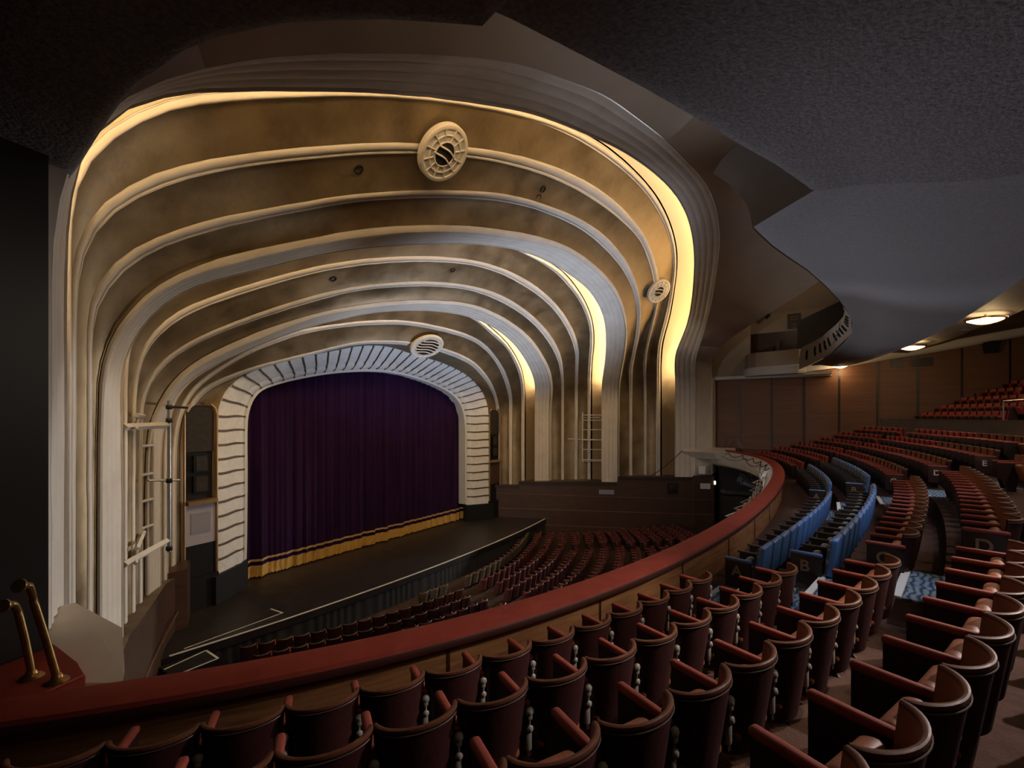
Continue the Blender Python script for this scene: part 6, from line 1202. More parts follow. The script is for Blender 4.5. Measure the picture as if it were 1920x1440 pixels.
# plaster parapet at the cross aisle and the raked floor above it
bm = ribbon([(7.38, 5.86), (7.36, 6.86), (7.34, 6.90), (7.54, 6.90), (7.52, 6.5)], SMIN, SMAX, 100, 0.45)
struct('wall_cross_aisle', bm, M['grey'])
UP_O = [8.35, 9.25, 10.15, 11.05, 11.95]
UP_T = [7.28, 7.66, 8.05, 8.45, 8.86]
prof = [(7.5, 6.5)]
for k in range(5):
    z = UP_T[k] - SEAT_H
    prof += [(UP_O[k] - .55, z), (UP_O[k] + 0.34, z)]
prof += [(15, 8.3)]
rows = []
for k in range(101):
    s = SMIN + (SMAX - SMIN) * k / 100
    rows.append([on_curve(s, o + gsw(s), z)[0] for o, z in prof])
bm = bmesh.new()
grid(bm, rows)
struct('floor_upper_circle', bm, M['carpet'])


# ---- seat parts, seat faces +y, cusps of the tub back at y = 0
def tub(hw, dep, z0, z1, shift0, shift1, scale0, n=18, inward=0.0, nz=6):
    rows = []
    for r in range(nz):
        u = r / (nz - 1)
        z = lerp(z0, z1, u)
        sc = lerp(scale0, 1.0, u ** 0.8)
        sh = lerp(shift0, shift1, u)
        row = []
        for k in range(n + 1):
            a = math.pi * k / n
            x = -hw * math.cos(a)
            y = -dep * math.sin(a) ** 1.15
            row.append(V(x * sc * (1 - inward / hw), (y + inward * (0.9 if k not in (0, n) else 0.4)) * lerp(0.75, 1, u) + sh, z))
        rows.append(row)
    return rows


def seat_meshes():
    out = {}
    bm = bmesh.new()
    grid(bm, tub(.262, .15, .22, .815, .05, 0, .80))
    out['back_shell'] = (bm, M['shell'])
    bm = bmesh.new()
    grid(bm, tub(.262, .15, .28, .815, .05, 0, .84, inward=.026))
    out['backrest'] = (bm, M['leather'])
    bm = bmesh.new()
    a = tub(.262, .15, .22, .815, .05, 0, .80)[-1]
    b = tub(.262, .15, .28, .815, .05, 0, .84, inward=.026)[-1]
    rows = []
    prof = [(-.06, -.010), (-.10, .0), (-0.02, .009), (.3, .014), (.7, .013), (1.0, .006), (1.08, -.010)]
    for u, h in prof:
        rows.append([p.lerp(q, u) + V(0, 0, h) for p, q in zip(a, b)])
    grid(bm, rows)
    out['top_roll'] = (bm, M['roll'])
    bm = bmesh.new()
    tube(bm, [p + V(0, -.004, -.024) for p in a], .0038, 6)
    out['piping'] = (bm, M['trim_line'])
    bm = bmesh.new()
    rot = Matrix.Rotation(R_(-16), 3, 'X')
    rbox(bm, (0, .045, .475), (.40, .115, .36), .045, 3, rot)
    out['seat_cushion'] = (bm, M['leather'])
    bm = bmesh.new()
    rbox(bm, (.262, .185, .655), (.062, .42, .052), .022, 3)
    out['armrest'] = (bm, M['armpad'])
    bm = bmesh.new()
    poly = [(-.02, .64), (.385, .64), (.385, .30), (.30, .26), (.24, .03), (.30, .0), (.06, .0), (.09, .03), (.05, .26), (-.04, .30)]
    f = [bm.verts.new((.262 - .016, y, z)) for y, z in poly]
    g = [bm.verts.new((.262 + .016, y, z)) for y, z in poly]
    bm.faces.new(f)
    bm.faces.new(g[::-1])
    for i in range(len(poly)):
        bm.faces.new((f[i], f[(i + 1) % len(poly)], g[(i + 1) % len(poly)], g[i]))
    out['side_panel'] = (bm, M['side'])
    bm = bmesh.new()
    ax = Matrix.Rotation(R_(90), 3, 'X')
    lathe(bm, [(0.0, .0), (.027, .0), (.035, .010), (.032, .024), (.018, .034), (0.0, .036)], (.256, -.034, .615), 14, ax)
    rbox(bm, (.256, -.05, .585), (.044, .03, .05), .012, 2)
    tube(bm, [V(.256, -.050, .60), V(.256, -.040, .50)], .012, 6)
    rbox(bm, (.256, -.034, .425), (.050, .035, .17), .014, 2)
    lathe(bm, [(0.0, .0), (.024, .0), (.028, .014), (.012, .026), (0.0, .027)], (.256, -.046, .50), 12, ax)
    out['hinge_bracket'] = (bm, M['hinge'])
    return out


def build_seat(name):
    root = empty(name)
    for k, (bm, m) in seat_meshes().items():
        link(k, bm, m, root)
    return root


def joined(name, parts, mats):
    """one mesh from several part meshes, keeping their materials"""
    bm = bmesh.new()
    ml = []
    for k, (b, m) in parts.items():
        if m not in ml:
            ml.append(m)
        i = ml.index(m)
        mp = {v: bm.verts.new(v.co) for v in b.verts}
        for f in b.faces:
            bm.faces.new([mp[v] for v in f.verts]).material_index = i
        b.free()
    bmesh.ops.recalc_face_normals(bm, faces=bm.faces)
    me = bpy.data.meshes.new(name)
    bm.to_mesh(me)
    bm.free()
    for m in ml:
        me.materials.append(m)
    me.polygons.foreach_set('use_smooth', [True] * len(me.polygons))
    me.set_sharp_from_angle(angle=R_(38))
    return me


def far_seat_mesh(colback):
    parts = {}
    bm = bmesh.new()
    grid(bm, tub(.25, .17, .30, .80, .05, 0, .86, n=10, nz=4))
    grid(bm, tub(.25, .17, .32, .80, .05, 0, .86, n=10, nz=4, inward=.05))
    a = tub(.25, .17, .30, .80, .05, 0, .86, n=10, nz=4)[-1]
    b = tub(.25, .17, .32, .80, .05, 0, .86, n=10, nz=4, inward=.05)[-1]
    grid(bm, [a, [p.lerp(q, .5) + V(0, 0, .025) for p, q in zip(a, b)], b])
    parts['b'] = (bm, colback)
    bm = bmesh.new()
    rbox(bm, (0, .06, .46), (.40, .11, .34), .03, 1, Matrix.Rotation(R_(-16), 3, 'X'))
    parts['c'] = (bm, colback)
    bm = bmesh.new()
    rbox(bm, (.262, .16, .64), (.055, .36, .045), .015, 1)
    parts['a'] = (bm, M['armpad'])
    bm = bmesh.new()
    rbox(bm, (.262, .15, .30), (.03, .30, .60), .005, 1)
    parts['s'] = (bm, M['side'])
    return joined('far_seat', parts, None)


def letter_mesh(ch, size):
    cu = bpy.data.curves.new('letter', 'FONT')
    cu.body = ch
    cu.size = size
    cu.extrude = 0.003
    cu.offset = 0.004
    cu.align_x = 'CENTER'
    cu.align_y = 'CENTER'
    to = bpy.data.objects.new('letter_tmp', cu)
    COL.objects.link(to)
    dg = bpy.context.evaluated_depsgraph_get()
    me = bpy.data.meshes.new_from_object(to.evaluated_get(dg))
    bpy.data.objects.remove(to)
    return me


proto = build_seat('theatre_seat')
red_far = far_seat_mesh(M['redseat'])
used = [False]


def place_red(s, k, label, group, full=True, o_=None, t_=None):
    o, tz = (ROW_O[k], ROW_T[k]) if o_ is None else (o_, t_)
    p, n = on_curve(s, o + gsw(s), tz - SEAT_H)
    if full:
        r = proto if not used[0] else copy_tree(proto)
        used[0] = True
    else:
        r = bpy.data.objects.new('theatre_seat', red_far)
        COL.objects.link(r)
    r.location = p
    r.rotation_euler = (0, 0, yaw_of(n))
    tag(r, label, 'seat', group)
    return r


def visible(s, o, tz, margin=60):
    p, n = on_curve(s, o + gsw(s), tz)
    q = pixel_of(p)
    return q is not None and -margin < q[0] < 1920 + margin and q[1] < 1440 + 2.0 * margin


def end_panel(seat, letter, m_panel, m_letter, size=0.15, x=-.262, m_arm=None):
    """aisle-end side of a seat with its row letter, seen from the left"""
    bm = bmesh.new()
    rbox(bm, (x, .185, .655), (.062, .42, .052), .022, 3)
    link('armrest', bm, m_arm or M['armpad'], seat)
    bm = bmesh.new()
    rbox(bm, (x, .185, .42), (.04, .39, .44), .01, 2)
    pn = link('end_panel', bm, m_panel, seat)
    me = letter_mesh(letter, size * 1.35)
    me.materials.append(m_letter)
    lt = bpy.data.objects.new('row_letter', me)
    COL.objects.link(lt)
    lt.parent = pn
    lt.location = (x - .024, .2, .47)
    lt.rotation_euler = (R_(90), 0, R_(-90))
    return pn


PITCH = 0.52


def s_step(s, o):
    """arc length along the rail that one seat takes in a row set back by o"""
    a, b = on_curve(s - .1, o + gsw(s))[0], on_curve(s + .1, o + gsw(s))[0]
    return PITCH * 0.2 / (b - a).length


# block nearest the camera: rows A to D (and the end of row E), counted from the aisle
for k in range(5):
    n = 0
    s = (-9.50, -9.30, -9.15, -8.95, -8.9)[k]
    s -= s_step(s, ROW_O[k]) / 2
    while s > -16.2:
        if k == 4 and n > 6:
            break
        if visible(s, ROW_O[k], ROW_T[k], 60) or k == 4:
            place_red(s, k, 'maroon tub seat, row %s of the nearest block, %s from its aisle' % (LET[k], ORD[n]), 'red seats of the nearest block')
        n += 1
        s -= s_step(s, ROW_O[k])


# ---- blue covered seats
def blue_meshes():
    out = {}
    rot = Matrix.Rotation(R_(7), 3, 'X')
    bm = bmesh.new()
    rbox(bm, (0, -.13, .64), (.516, .085, .56), .035, 3, rot)
    out['blue_cover'] = (bm, M['blue'])
    bm = bmesh.new()
    rbox(bm, (0, -.082, .63), (.48, .05, .50), .022, 3, rot)
    out['quilted_front'] = (bm, M['quilt'])
    bm = bmesh.new()
    rbox(bm, (0, .08, .46), (.44, .12, .34), .04, 3, Matrix.Rotation(R_(-14), 3, 'X'))
    out['seat_cushion'] = (bm, M['quilt'])
    bm = bmesh.new()
    rbox(bm, (.262, .16, .655), (.05, .40, .035), .014, 2)
    out['armrest'] = (bm, M['greyarm'])
    bm = bmesh.new()
    rbox(bm, (.262, .15, .32), (.035, .34, .64), .008, 2)
    out['side_panel'] = (bm, M['side'])
    return out


bproto = empty('covered_seat')
for k_, (bm_, m_) in blue_meshes().items():
    link(k_, bm_, m_, bproto)
bused = [False]


def place_blue(s, k, label, group):
    p, n = on_curve(s, ROW_O[k] + gsw(s), ROW_T[k] - SEAT_H - .05)
    r = bproto if not bused[0] else copy_tree(bproto)
    bused[0] = True
    r.location = p
    r.rotation_euler = (0, 0, yaw_of(n))
    tag(r, label, 'seat', group)
    return r


blocks = {}
# second block, then across the centre aisle the third block
for k in range(2):
    n = 0
    s = (-7.78, -7.74)[k]
    while s < -0.9:
        r = place_blue(s, k, 'blue covered seat, row %s between nearest and centre aisles, %s from the nearest aisle' % (LET[k], ORD[n]), 'blue covered seats')
        if n == 0:
            blocks[(2, k)] = r
        n += 1
        s += s_step(s, ROW_O[k])
    n = 0
    s = 0.95
    while s < 7.0:
        r = place_blue(s, k, 'blue covered seat, row %s beyond the centre aisle, %s from that aisle' % (LET[k], ORD[n]), 'blue covered seats')
        if n == 0:
            blocks[(3, k)] = r
        n += 1
        s += s_step(s, ROW_O[k])
for k in range(2, 6):
    n = 0
    s = (-7.82, -7.62, -7.5, -7.4)[k - 2]
    while s < -0.9:
        if visible(s, ROW_O[k], ROW_T[k], 10):
            r = place_red(s, k, 'red tub seat, row %s between nearest and centre aisles, %s from the nearest aisle' % (LET[k], ORD[n]), 'red seats of the middle blocks')
            if n == 0:
                blocks[(2, k)] = r
        n += 1
        s += s_step(s, ROW_O[k])
    n = 0
    s = 1.0
    end = (8.6, 9.2, 9.6, 9.6)[k - 2]
    while s < end:
        if visible(s, ROW_O[k], ROW_T[k], 10):
            r = place_red(s, k, 'red tub seat, row %s beyond the centre aisle, %s from that aisle' % (LET[k], ORD[n]), 'red seats of the middle blocks', full=(s < 5))
            if n == 0:
                blocks[(3, k)] = r
        n += 1
        s += s_step(s, ROW_O[k])
for key, r in blocks.items():
    b, k = key
    if k < 2:
        pn = end_panel(r, LET[k], M['side'], M['letter'], 0.17, m_arm=M['bluearm'])
    else:
        end_panel(r, LET[k], M['side'] if b == 2 else M['shell'], M['letter'] if b == 2 else M['letter_pale'], 0.17 if b == 2 else .15)
# far block against the right wall
for k in range(6):
    n = 0
    s = (7.9, 8.0, 9.4, 10.0, 10.4, 10.4)[k]
    end = 14.35 - .24 * k
    pos = []
    while s < end:
        pos.append(s)
        s += s_step(s, ROW_O[k])
    m = len(pos)
    for n in range(m):
        place_red(pos[n], k, 'small red seat, row %s of the farthest block, %s from the right wall' % (LET[k], ORD[m - 1 - n]), 'red seats by the right wall', full=False)
# upper circle behind the cross aisle
for k in range(5):
    n = 0
    s = 12.6
    while s > 0.4:
        gap = 7.5 < s < 8.6
        if not gap and visible(s, UP_O[k], UP_T[k], 5):
            place_red(s, 0, 'red seat above the grey parapet, %s row up, %s from the right wall' % (ORD[k], ORD[n]), 'red seats of the upper circle', False, UP_O[k], UP_T[k])
        n += 1
        s -= s_step(s, UP_O[k])

# ---- stalls seats below the rail
stall_red = far_seat_mesh(M['stalls_red'])
stall_dark = far_seat_mesh(M['shell'])


def stall_y(x, k):
    return 12.75 - 0.88 * k + 0.031 * x * x


count = 0
stall_tan = far_seat_mesh(M['tan_seat'])
for k in range(-1, 13):
    xe = 8.3 + 0.46 * k
    n = 0
    x = xe
    gap = -1.1 - 0.1 * k
    while x > -9.2:
        y = stall_y(x, k)
        z = -1.1 + max(0, 12.8 - y) * 0.06
        dx = PITCH / math.sqrt(1 + (0.062 * x) ** 2)
        aisle = (k < 0 and x < -3.0) or (gap - .55 < x < gap + .55) or (k > 0 and abs(x - (5.6 + .4 * k)) < 0.42)
        if not aisle:
            q = pixel_of((x, y, z + .8))
            # keep only what shows above the rail
            rl = np.interp(q[0], [500, 640, 790, 960, 1140, 1280, 1355, 1425], [1230, 1200, 1172, 1130, 1080, 1014, 970, 925]) if q[0] > 300 else 0
            if q[1] < rl + 22 and q[0] < 1345:
                o = bpy.data.objects.new('stalls_seat', stall_tan if k < 0 else (stall_red if x > gap else stall_dark))
                COL.objects.link(o)
                o.location = (x, y, z)
                o.rotation_euler = (0, 0, math.atan(0.062 * x))
                tag(o, 'small %s stalls seat, %s row back from the stage, %s from its right end' % ('speckled tan' if k < 0 else 'red' if x > gap else 'dark maroon', ORD[k + 1], ORD[min(n, 35)]), 'seat', 'stalls seats')
                count += 1
        n += 1
        x -= dx
print('stalls seats', count)

# ---- carpeted aisle steps with white nosings
for b, nm in enumerate(('nearest aisle', 'centre aisle')):
    for k in range(6):
        s0k, s1k = ((-9.02, -7.82), (-.74, .62))[b]
        z = ROW_T[k] - SEAT_H
        fo = (ROW_O[k - 1] + (0.0 if b == 0 else .30)) if k else 0.55
        st = empty('carpeted_step')
        p, n = on_curve((s0k + s1k) / 2, fo + gsw((s0k + s1k) / 2), z)
        st.location = p
        st.rotation_euler = (0, 0, yaw_of(n))
        tag(st, 'blue patterned carpet step beside row %s in the %s' % (LET[k], nm), 'step carpet', 'carpeted aisle steps')
        w = (s1k - s0k) * 1.06
        bm = bmesh.new()
        rbox(bm, (0, -.44, .0), (w, .72, .03), .008, 1)
        link('carpet', bm, M['pattern'], st)
        bm = bmesh.new()
        rbox(bm, (0, -.035, .006), (w, .09, .036), .008, 1)
        link('step_nosing', bm, M['nosing'], st)
import collections
print(collections.Counter(o.name.split('.')[0] for o in bpy.data.objects if o.get('category') == 'seat'))

# ------------------------------------------------------------------ oval plaster ventilation grilles on the ribs
def oval_grille(c, nrm, up, a, b, label, slots, rim):
    """oval rosette: raised rim, recessed cells, black openings crossed by wavy bars"""
    c = Vector(c)
    n = Vector(nrm).normalized()
    u = Vector(up)
    u = (u - n * u.dot(n)).normalized()
    r = u.cross(n).normalized()
    root = empty('oval_grille', c)
    tag(root, label, 'grille', 'oval plaster grilles')

    def P(x, y, h):
        return r * (x * a) + u * (y * b) + n * h

    bm = bmesh.new()
    rows = []
    for rad, h in ((1.0, -.06), (1.0, .04), (.98, .065), (.93, .075), (.86, .07), (.83, .045)):
        rows.append([P(rad * math.cos(t), rad * math.sin(t), h) for t in [2 * math.pi * k / 48 for k in range(48)]])
    vv = grid(bm, rows, closed=True)
    bm.faces.new(vv[-1])
    link('plaster_disc', bm, M['cream'], root)
    # opening
    bm = bmesh.new()
    ring = [P(rim * .98 * math.cos(t), rim * math.sin(t), .052) for t in [2 * math.pi * k / 32 for k in range(32)]]
    bm.faces.new([bm.verts.new(p) for p in ring])
    link('opening', bm, M['void'], root)
    # wavy bars across the opening
    for k in range(slots):
        y = -rim + 2 * rim * (k + 1) / (slots + 1)
        half = rim * math.sqrt(max(0, 1 - (y / rim) ** 2)) + .04
        pts = []
        for q in range(13):
            x = -half + 2 * half * q / 12
            pts.append(P(x, y + .05 * math.sin(x * 5 + 1), .065))
        bm = bmesh.new()
        tube(bm, pts, .035 * b, 6)
        link('bar', bm, M['cream'], root)
    # ribs dividing the recessed cells round the opening
    bm = bmesh.new()
    for k in range(12):
        t = 2 * math.pi * (k + .5) / 12
        tube(bm, [P(rim * math.cos(t), rim * math.sin(t), .05), P(.85 * math.cos(t), .85 * math.sin(t), .06)], .028 * b, 5)
    for rad in (rim, (rim + .86) / 2 if rim < .5 else rim):
        tube(bm, [P(rad * math.cos(2 * math.pi * k / 40), rad * math.sin(2 * math.pi * k / 40), .052) for k in range(41)], .03 * b, 5)
    link('cell_ribs', bm, M['cream'], root)
    return root


def on_band(k, x0):
    P = CR[k]
    j = min(range(NP), key=lambda i: abs(P[i].x - x0) + (0 if P[i].z > 9 else 99))
    return P[j], tangents(P)[j]


FR = strip_frames(CR['R3ai'], CR['R3co'])
for x0, lab in ((-8.22, 'large oval plaster grille on the outer rib, high left of centre'), (8.22, 'oval plaster grille seen edge-on on the outer rib, on the right')):
    P = CR['R3bi']
    j = min([i for i in range(NP) if P[i].z > 11], key=lambda i: abs(P[i].x - x0))
    n = FR[j] if x0 < 0 else V(-.27, -.72, -.64)
    oval_grille(P[j].lerp(CR['R3bo'][j], .5) + FR[j] * .12, n, V(0, 0, 1), .74, .68, lab, 2, .42)
FR1 = strip_frames(CR['R1bi'], CR['R1ci'])
P = CR['R1co']
j = min([i for i in range(NP) if P[i].z > 9.5], key=lambda i: abs(P[i].x + 0.15))
oval_grille(P[j] + FR1[j] * .14, FR1[j], V(0, 0, 1), .98, .76, 'small oval plaster grille over the top of the white proscenium', 5, .70)
# small sockets left in the gold bands
for a, b, x0, u, lab in (('R3bi', 'R3co', -10.06, .4, 'left of the large grille'), ('R3bi', 'R3co', -3.9, .85, 'right of the large grille, lower of two'),
                         ('R3bi', 'R3co', -3.6, .5, 'right of the large grille, upper of two'), ('R2bi', 'R2co', -7.9, .5, 'in the middle arch, left'),
                         ('R2bi', 'R2co', -3.2, .4, 'in the middle arch, near its top')):
    A_, B_ = CR[a], CR[b]
    j = min([i for i in range(NP) if A_[i].z > 9], key=lambda i: abs(A_[i].x - x0))
    n = strip_frames(A_, B_)[j]
    c = A_[j].lerp(B_[j], u) - n * .06
    t = tangents(A_)[j]
    w = n.cross(t)
    bm = bmesh.new()
    rows = []
    for rad, h in ((.10, -.03), (.11, .012), (.085, .014), (.08, -.05)):
        rows.append([c + (t * math.cos(q) + w * math.sin(q)) * rad + n * h for q in [2 * math.pi * k / 14 for k in range(14)]])
    vv = grid(bm, rows, closed=True)
    bm.faces.new(vv[-1])
    o = link('lamp_socket', bm, M['void'])
    tag(o, 'small dark round hole in the gold band %s' % lab, 'socket')

# ------------------------------------------------------------------ ceiling lamps in the trough under the gallery
for i, (x, y, z, lab) in enumerate(((5.85, -4.5, 10.40, 'nearest and largest'), (12.4, -3.35, 10.36, 'middle'), (16.3, -0.66, 9.98, 'farthest and smallest'))):
    t = empty('ceiling_lamp', (x, y, z))
    tag(t, '%s of the three lit bowl lamps under the gallery' % lab, 'ceiling lamp', 'lamps under the gallery')
    sc = 0.52 if i < 2 else .40
    bm = bmesh.new()
    lathe(bm, [(0.02, -.20), (.25, -.185), (.55, -.14), (.85, -.06), (.98, .0), (.9, .02)], (0, 0, 0), 28)
    for v in bm.verts:
        v.co.x *= sc
        v.co.y *= sc
        v.co.z *= 0.8
    link('glass_bowl', bm, M['glass_lit'], t)
    bm = bmesh.new()
    lathe(bm, [(.99 * sc, -.03), (1.05 * sc, -.02), (1.06 * sc, .03), (1.0 * sc, .04), (.95 * sc, .02), (.99 * sc, -.03)], (0, 0, 0), 28)
    link('rim', bm, M['brass'], t)
    for k in range(3):
        a = 2 * math.pi * k / 3 + .6
        bm = bmesh.new()
        tube(bm, [V(math.cos(a) * sc * r, math.sin(a) * sc * r, h * .8 - .012) for r, h in ((1.0, .0), (.85, -.07), (.55, -.15), (.25, -.195), (0, -.21))], .010, 5)
        link('glass_strap', bm, M['brass'], t)
    bm = bmesh.new()
    tube(bm, [V(0, 0, 0), V(0, 0, .36)], .03, 6)
    link('stem', bm, M['brass'], t)
    lamp('lamp_glow', 'POINT', (x, y, z - .34), (60, 55, 26)[i], WARM, size=.12)

# ------------------------------------------------------------------ fittings on the right wall of the circle
t = empty('wall_loudspeaker', (16.75, -6.95, 10.28))
tag(t, 'black wall loudspeaker high on the right wall under the gallery', 'loudspeaker')
bm = bmesh.new()
f = [(-.30, 0, 0.0), (.30, 0, 0), (.36, -.02, .62), (-.36, -.02, .62)]
for r in (0, 1):
    pass
vs = []
for x0 in (0.0, .28):
    for y, _, z in ((-.25, 0, 0), (.25, 0, 0), (.33, 0, .60), (-.33, 0, .60)):
        vs.append(bm.verts.new((x0 - (0.10 if z > 0 and x0 == 0 else 0), y, z)))
for q in ((0, 1, 2, 3), (4, 7, 6, 5), (0, 4, 5, 1), (1, 5, 6, 2), (2, 6, 7, 3), (3, 7, 4, 0)):
    bm.faces.new([vs[i] for i in q])
link('cabinet', bm, M['black'], t, smooth=False)
bm = bmesh.new()
box(bm, (.30, 0, .3), (.1, .2, .2))
link('bracket', bm, M['black'], t)
for y0, y1, z0, z1, lab in ((-3.03, -3.56, 9.78, 10.25, 'farther'), (-3.85, -4.75, 9.78, 10.22, 'nearer')):
    t = empty('wall_vent', (16.92, (y0 + y1) / 2, (z0 + z1) / 2))
    tag(t, '%s of two dark wall vents under the cornice of the right wall' % lab, 'vent', 'wall vents')
    bm = bmesh.new()
    box(bm, (0, 0, 0), (.05, abs(y1 - y0), z1 - z0))
    link('vent_back', bm, M['seam'], t)
    bm = bmesh.new()
    for k in range(7):
        box(bm, (-.03, 0, (z1 - z0) * (-.42 + .14 * k)), (.02, abs(y1 - y0) * .94, .02))
    link('vent_louvres', bm, M['black'], t)
# notice in the gallery end
t = empty('wall_notice', (18.66, 1.73, 13.25))
tag(t, 'small dark notice with pale lines on the wall of the far gallery end', 'sign')
bm = bmesh.new()
box(bm, (0, 0, 0), (.05, .75, .95))
link('board', bm, M['side'], t)
bm = bmesh.new()
for k, w in enumerate((.5, .42, .0, .30, .26)):
    if w:
        box(bm, (-.03, 0, .28 - .17 * k), (.01, w, .05))
link('lettering', bm, M['letter'], t)
for c, lab in (((17.7, 3.2, 13.55), 'lower'), ((16.9, 3.55, 15.7), 'upper')):
    t = empty('gallery_spotlight', c)
    tag(t, '%s of two small dark spotlights in the gallery end recess' % lab, 'spotlight')
    bm = bmesh.new()
    ax = Matrix.Rotation(R_(60), 3, 'Y')
    lathe(bm, [(.0, -.2), (.10, -.18), (.13, .1), (.15, .2), (.0, .18)], (0, 0, 0), 12, ax)
    link('body', bm, M['black'], t)
    bm = bmesh.new()
    tube(bm, [V(0, -.2, 0), V(0, -.2, .25), V(0, 0, .35), V(0, .2, .25), V(0, .2, 0)], .02, 6)
    link('yoke', bm, M['black'], t)

# ------------------------------------------------------------------ right-hand dado fittings and the opening under the circle
nd = V(-.904, -.427, 0).normalized()
td = V(.427, -.904, 0).normalized()
rotd = Matrix((td, -nd, V(0, 0, 1))).transposed()
bm = bmesh.new()
box(bm, V(15.2, 6.52, 2.49) + nd * .15, (.62, .02, .36), rotd)
o = link('wall_notice', bm, M['paper'], smooth=False)
tag(o, 'blank white notice on the dark timber wall near the rail', 'sign')
bm = bmesh.new()
box(bm, V(12.52, 12.19, 1.94) + nd * .15, (1.0, .02, .30), rotd)
o = link('wall_notice', bm, M['lavender2'], smooth=False)
tag(o, 'small grey notice on the timber wall below the middle fluted arch', 'sign')
bm = bmesh.new()
rbox(bm, V(14.33, 8.35, 2.32) + nd * .26, (.55, .3, .62), .03, 2, rotd)
o = link('wall_loudspeaker', bm, M['black'])
tag(o, 'black loudspeaker on the timber wall left of the white notice', 'loudspeaker')
bm = bmesh.new()
box(bm, (15.0, 6.6, 3.55), (.45, .4, .5))
o = link('junction_box', bm, M['white'], smooth=False)
tag(o, 'white box under the cream ledge by the right wall', 'box')
bm = bmesh.new()
rbox(bm, V(15.44, 5.99, 2.73) + nd * .17, (.10, .08, .24), .03, 2, rotd)
o = link('exit_lamp', bm, M['signlit'])
tag(o, 'tiny lit greenish lamp at the end of the timber wall', 'lamp')
bm = bmesh.new()
box(bm, (16.6, 1.9, 1.2), (.3, 8.0, 5.2))
struct('wall_under_circle', bm, M['darkwall'], smooth=False)

# ------------------------------------------------------------------ lanterns, pipe and cables slung under the rail, far side
t = empty('stage_lantern', (8.0, 2.98, 3.85))
tag(t, 'black stage lantern hanging outside the far curve of the red rail', 'lantern')
bm = bmesh.new()
ax = Matrix.Rotation(R_(-70), 3, 'X')
lathe(bm, [(.0, -.35), (.17, -.33), (.20, .0), (.20, .3), (.24, .32), (.24, .36), (.0, .34)], (0, 0, 0), 16, ax)
link('body', bm, M['black'], t)
bm = bmesh.new()
for k in range(4):
    a = math.pi / 2 * k
    box(bm, ax @ V(.23 * math.cos(a), .23 * math.sin(a), .46), (.24, .02, .22), ax @ Matrix.Rotation(a + math.pi / 2, 3, 'Z'))
link('barn_doors', bm, M['black'], t)
bm = bmesh.new()
tube(bm, [V(-.26, 0, 0), V(-.26, 0, .35), V(0, 0, .48), V(.26, 0, .35), V(.26, 0, 0)], .02, 6)
link('yoke', bm, M['black'], t)
t = empty('follow_spot', (9.6, 3.6, 3.05))
tag(t, 'long dark barrel of a lantern pointing left below the far rail', 'lantern')
bm = bmesh.new()
tube(bm, [V(-.1, -.55, .02), V(-.1, .1, .02), V(-.12, .75, -.02)], [.15, .15, .13], 14)
link('barrel', bm, M['black'], t)
bm = bmesh.new()
tube(bm, [V(-.12, .70, .0), V(-.12, .95, .06)], [.15, .17], 14)
link('hood', bm, M['seam'], t)
bm = bmesh.new()
for k in range(3):
    d_ = k * .09
    tube(bm, [on_curve(s, -.36 - d_ * 1.2, 4.42 - d_ - .10 * math.sin((s - 1.0) * 2.4 + k) ** 2)[0] for s in np.linspace(-7.5, 6.5, 70)], .022, 5)
for s in (-2.2, -.9, .3, 3.2, 5.6):
    tube(bm, [on_curve(s, -.30, 4.45)[0], on_curve(s + .12, -.75, 4.2)[0], on_curve(s + .3, -.34, 4.1)[0]], .02, 5)
o = link('pale_lighting_bar', bm, M['brass'])
o.data.materials[0] = M['cream_dim']
tag(o, 'pale lighting bar with brackets fixed outside the far curve of the rail', 'bar')
rnd = random.Random(4)
for nm, o0, z0, amp, r, lab, s0, s1, f in (('cable', -.07, 4.74, .16, .018, 'dark looping cable tied along the cream outside of the rail', 7.0, 17.4, 3.6),
                                           ('cable', -.17, 4.64, .22, .012, 'thin sagging cable below the looping one on the rail outside', 8.0, 16.2, 1.9)):
    bm = bmesh.new()
    pts = []
    for s in np.linspace(s0, s1, 140):
        w = abs(math.sin(s * f / 2)) ** .7
        p = on_curve(s, o0 - .20 * w * amp / .2, z0 - amp * w * 1.3)[0]
        pts.append(p)
    tube(bm, pts, r, 5)
    o = link(nm, bm, M['black'])
    tag(o, lab, 'cable', 'cables on the rail')
bm = bmesh.new()
for a, b in (((16.55, 7.05, 4.97), (15.0, 8.0, 4.99)), ((15.0, 8.0, 4.99), (14.7, 7.8, 4.76)), ((14.7, 7.8, 4.76), (13.7, 9.7, 2.95))):
    A_, B_ = V(*a), V(*b)
    tube(bm, [A_.lerp(B_, u) - V(0, 0, .12 * math.sin(math.pi * u)) for u in [k / 8 for k in range(9)]], .022, 5)
o = link('cable', bm, M['black'])
tag(o, 'dark cable running from the cream side ledge down to the timber wall', 'cable')
bm = bmesh.new()
tube(bm, [V(16.9, 5.6, 4.95), V(16.9, 5.5, 5.5), V(16.9, 5.1, 5.75), V(16.9, 4.7, 5.4), V(16.8, 4.5, 4.9)], .018, 6)
tube(bm, [V(16.9, 5.3, 4.95), V(16.9, 5.2, 5.3), V(16.9, 4.95, 5.45), V(16.9, 4.75, 5.2), V(16.8, 4.6, 4.9)], .018, 6)
o = link('guard_hoops', bm, M['steel'])
tag(o, 'two thin metal hoops at the far end of the rail by the right wall', 'hoops')

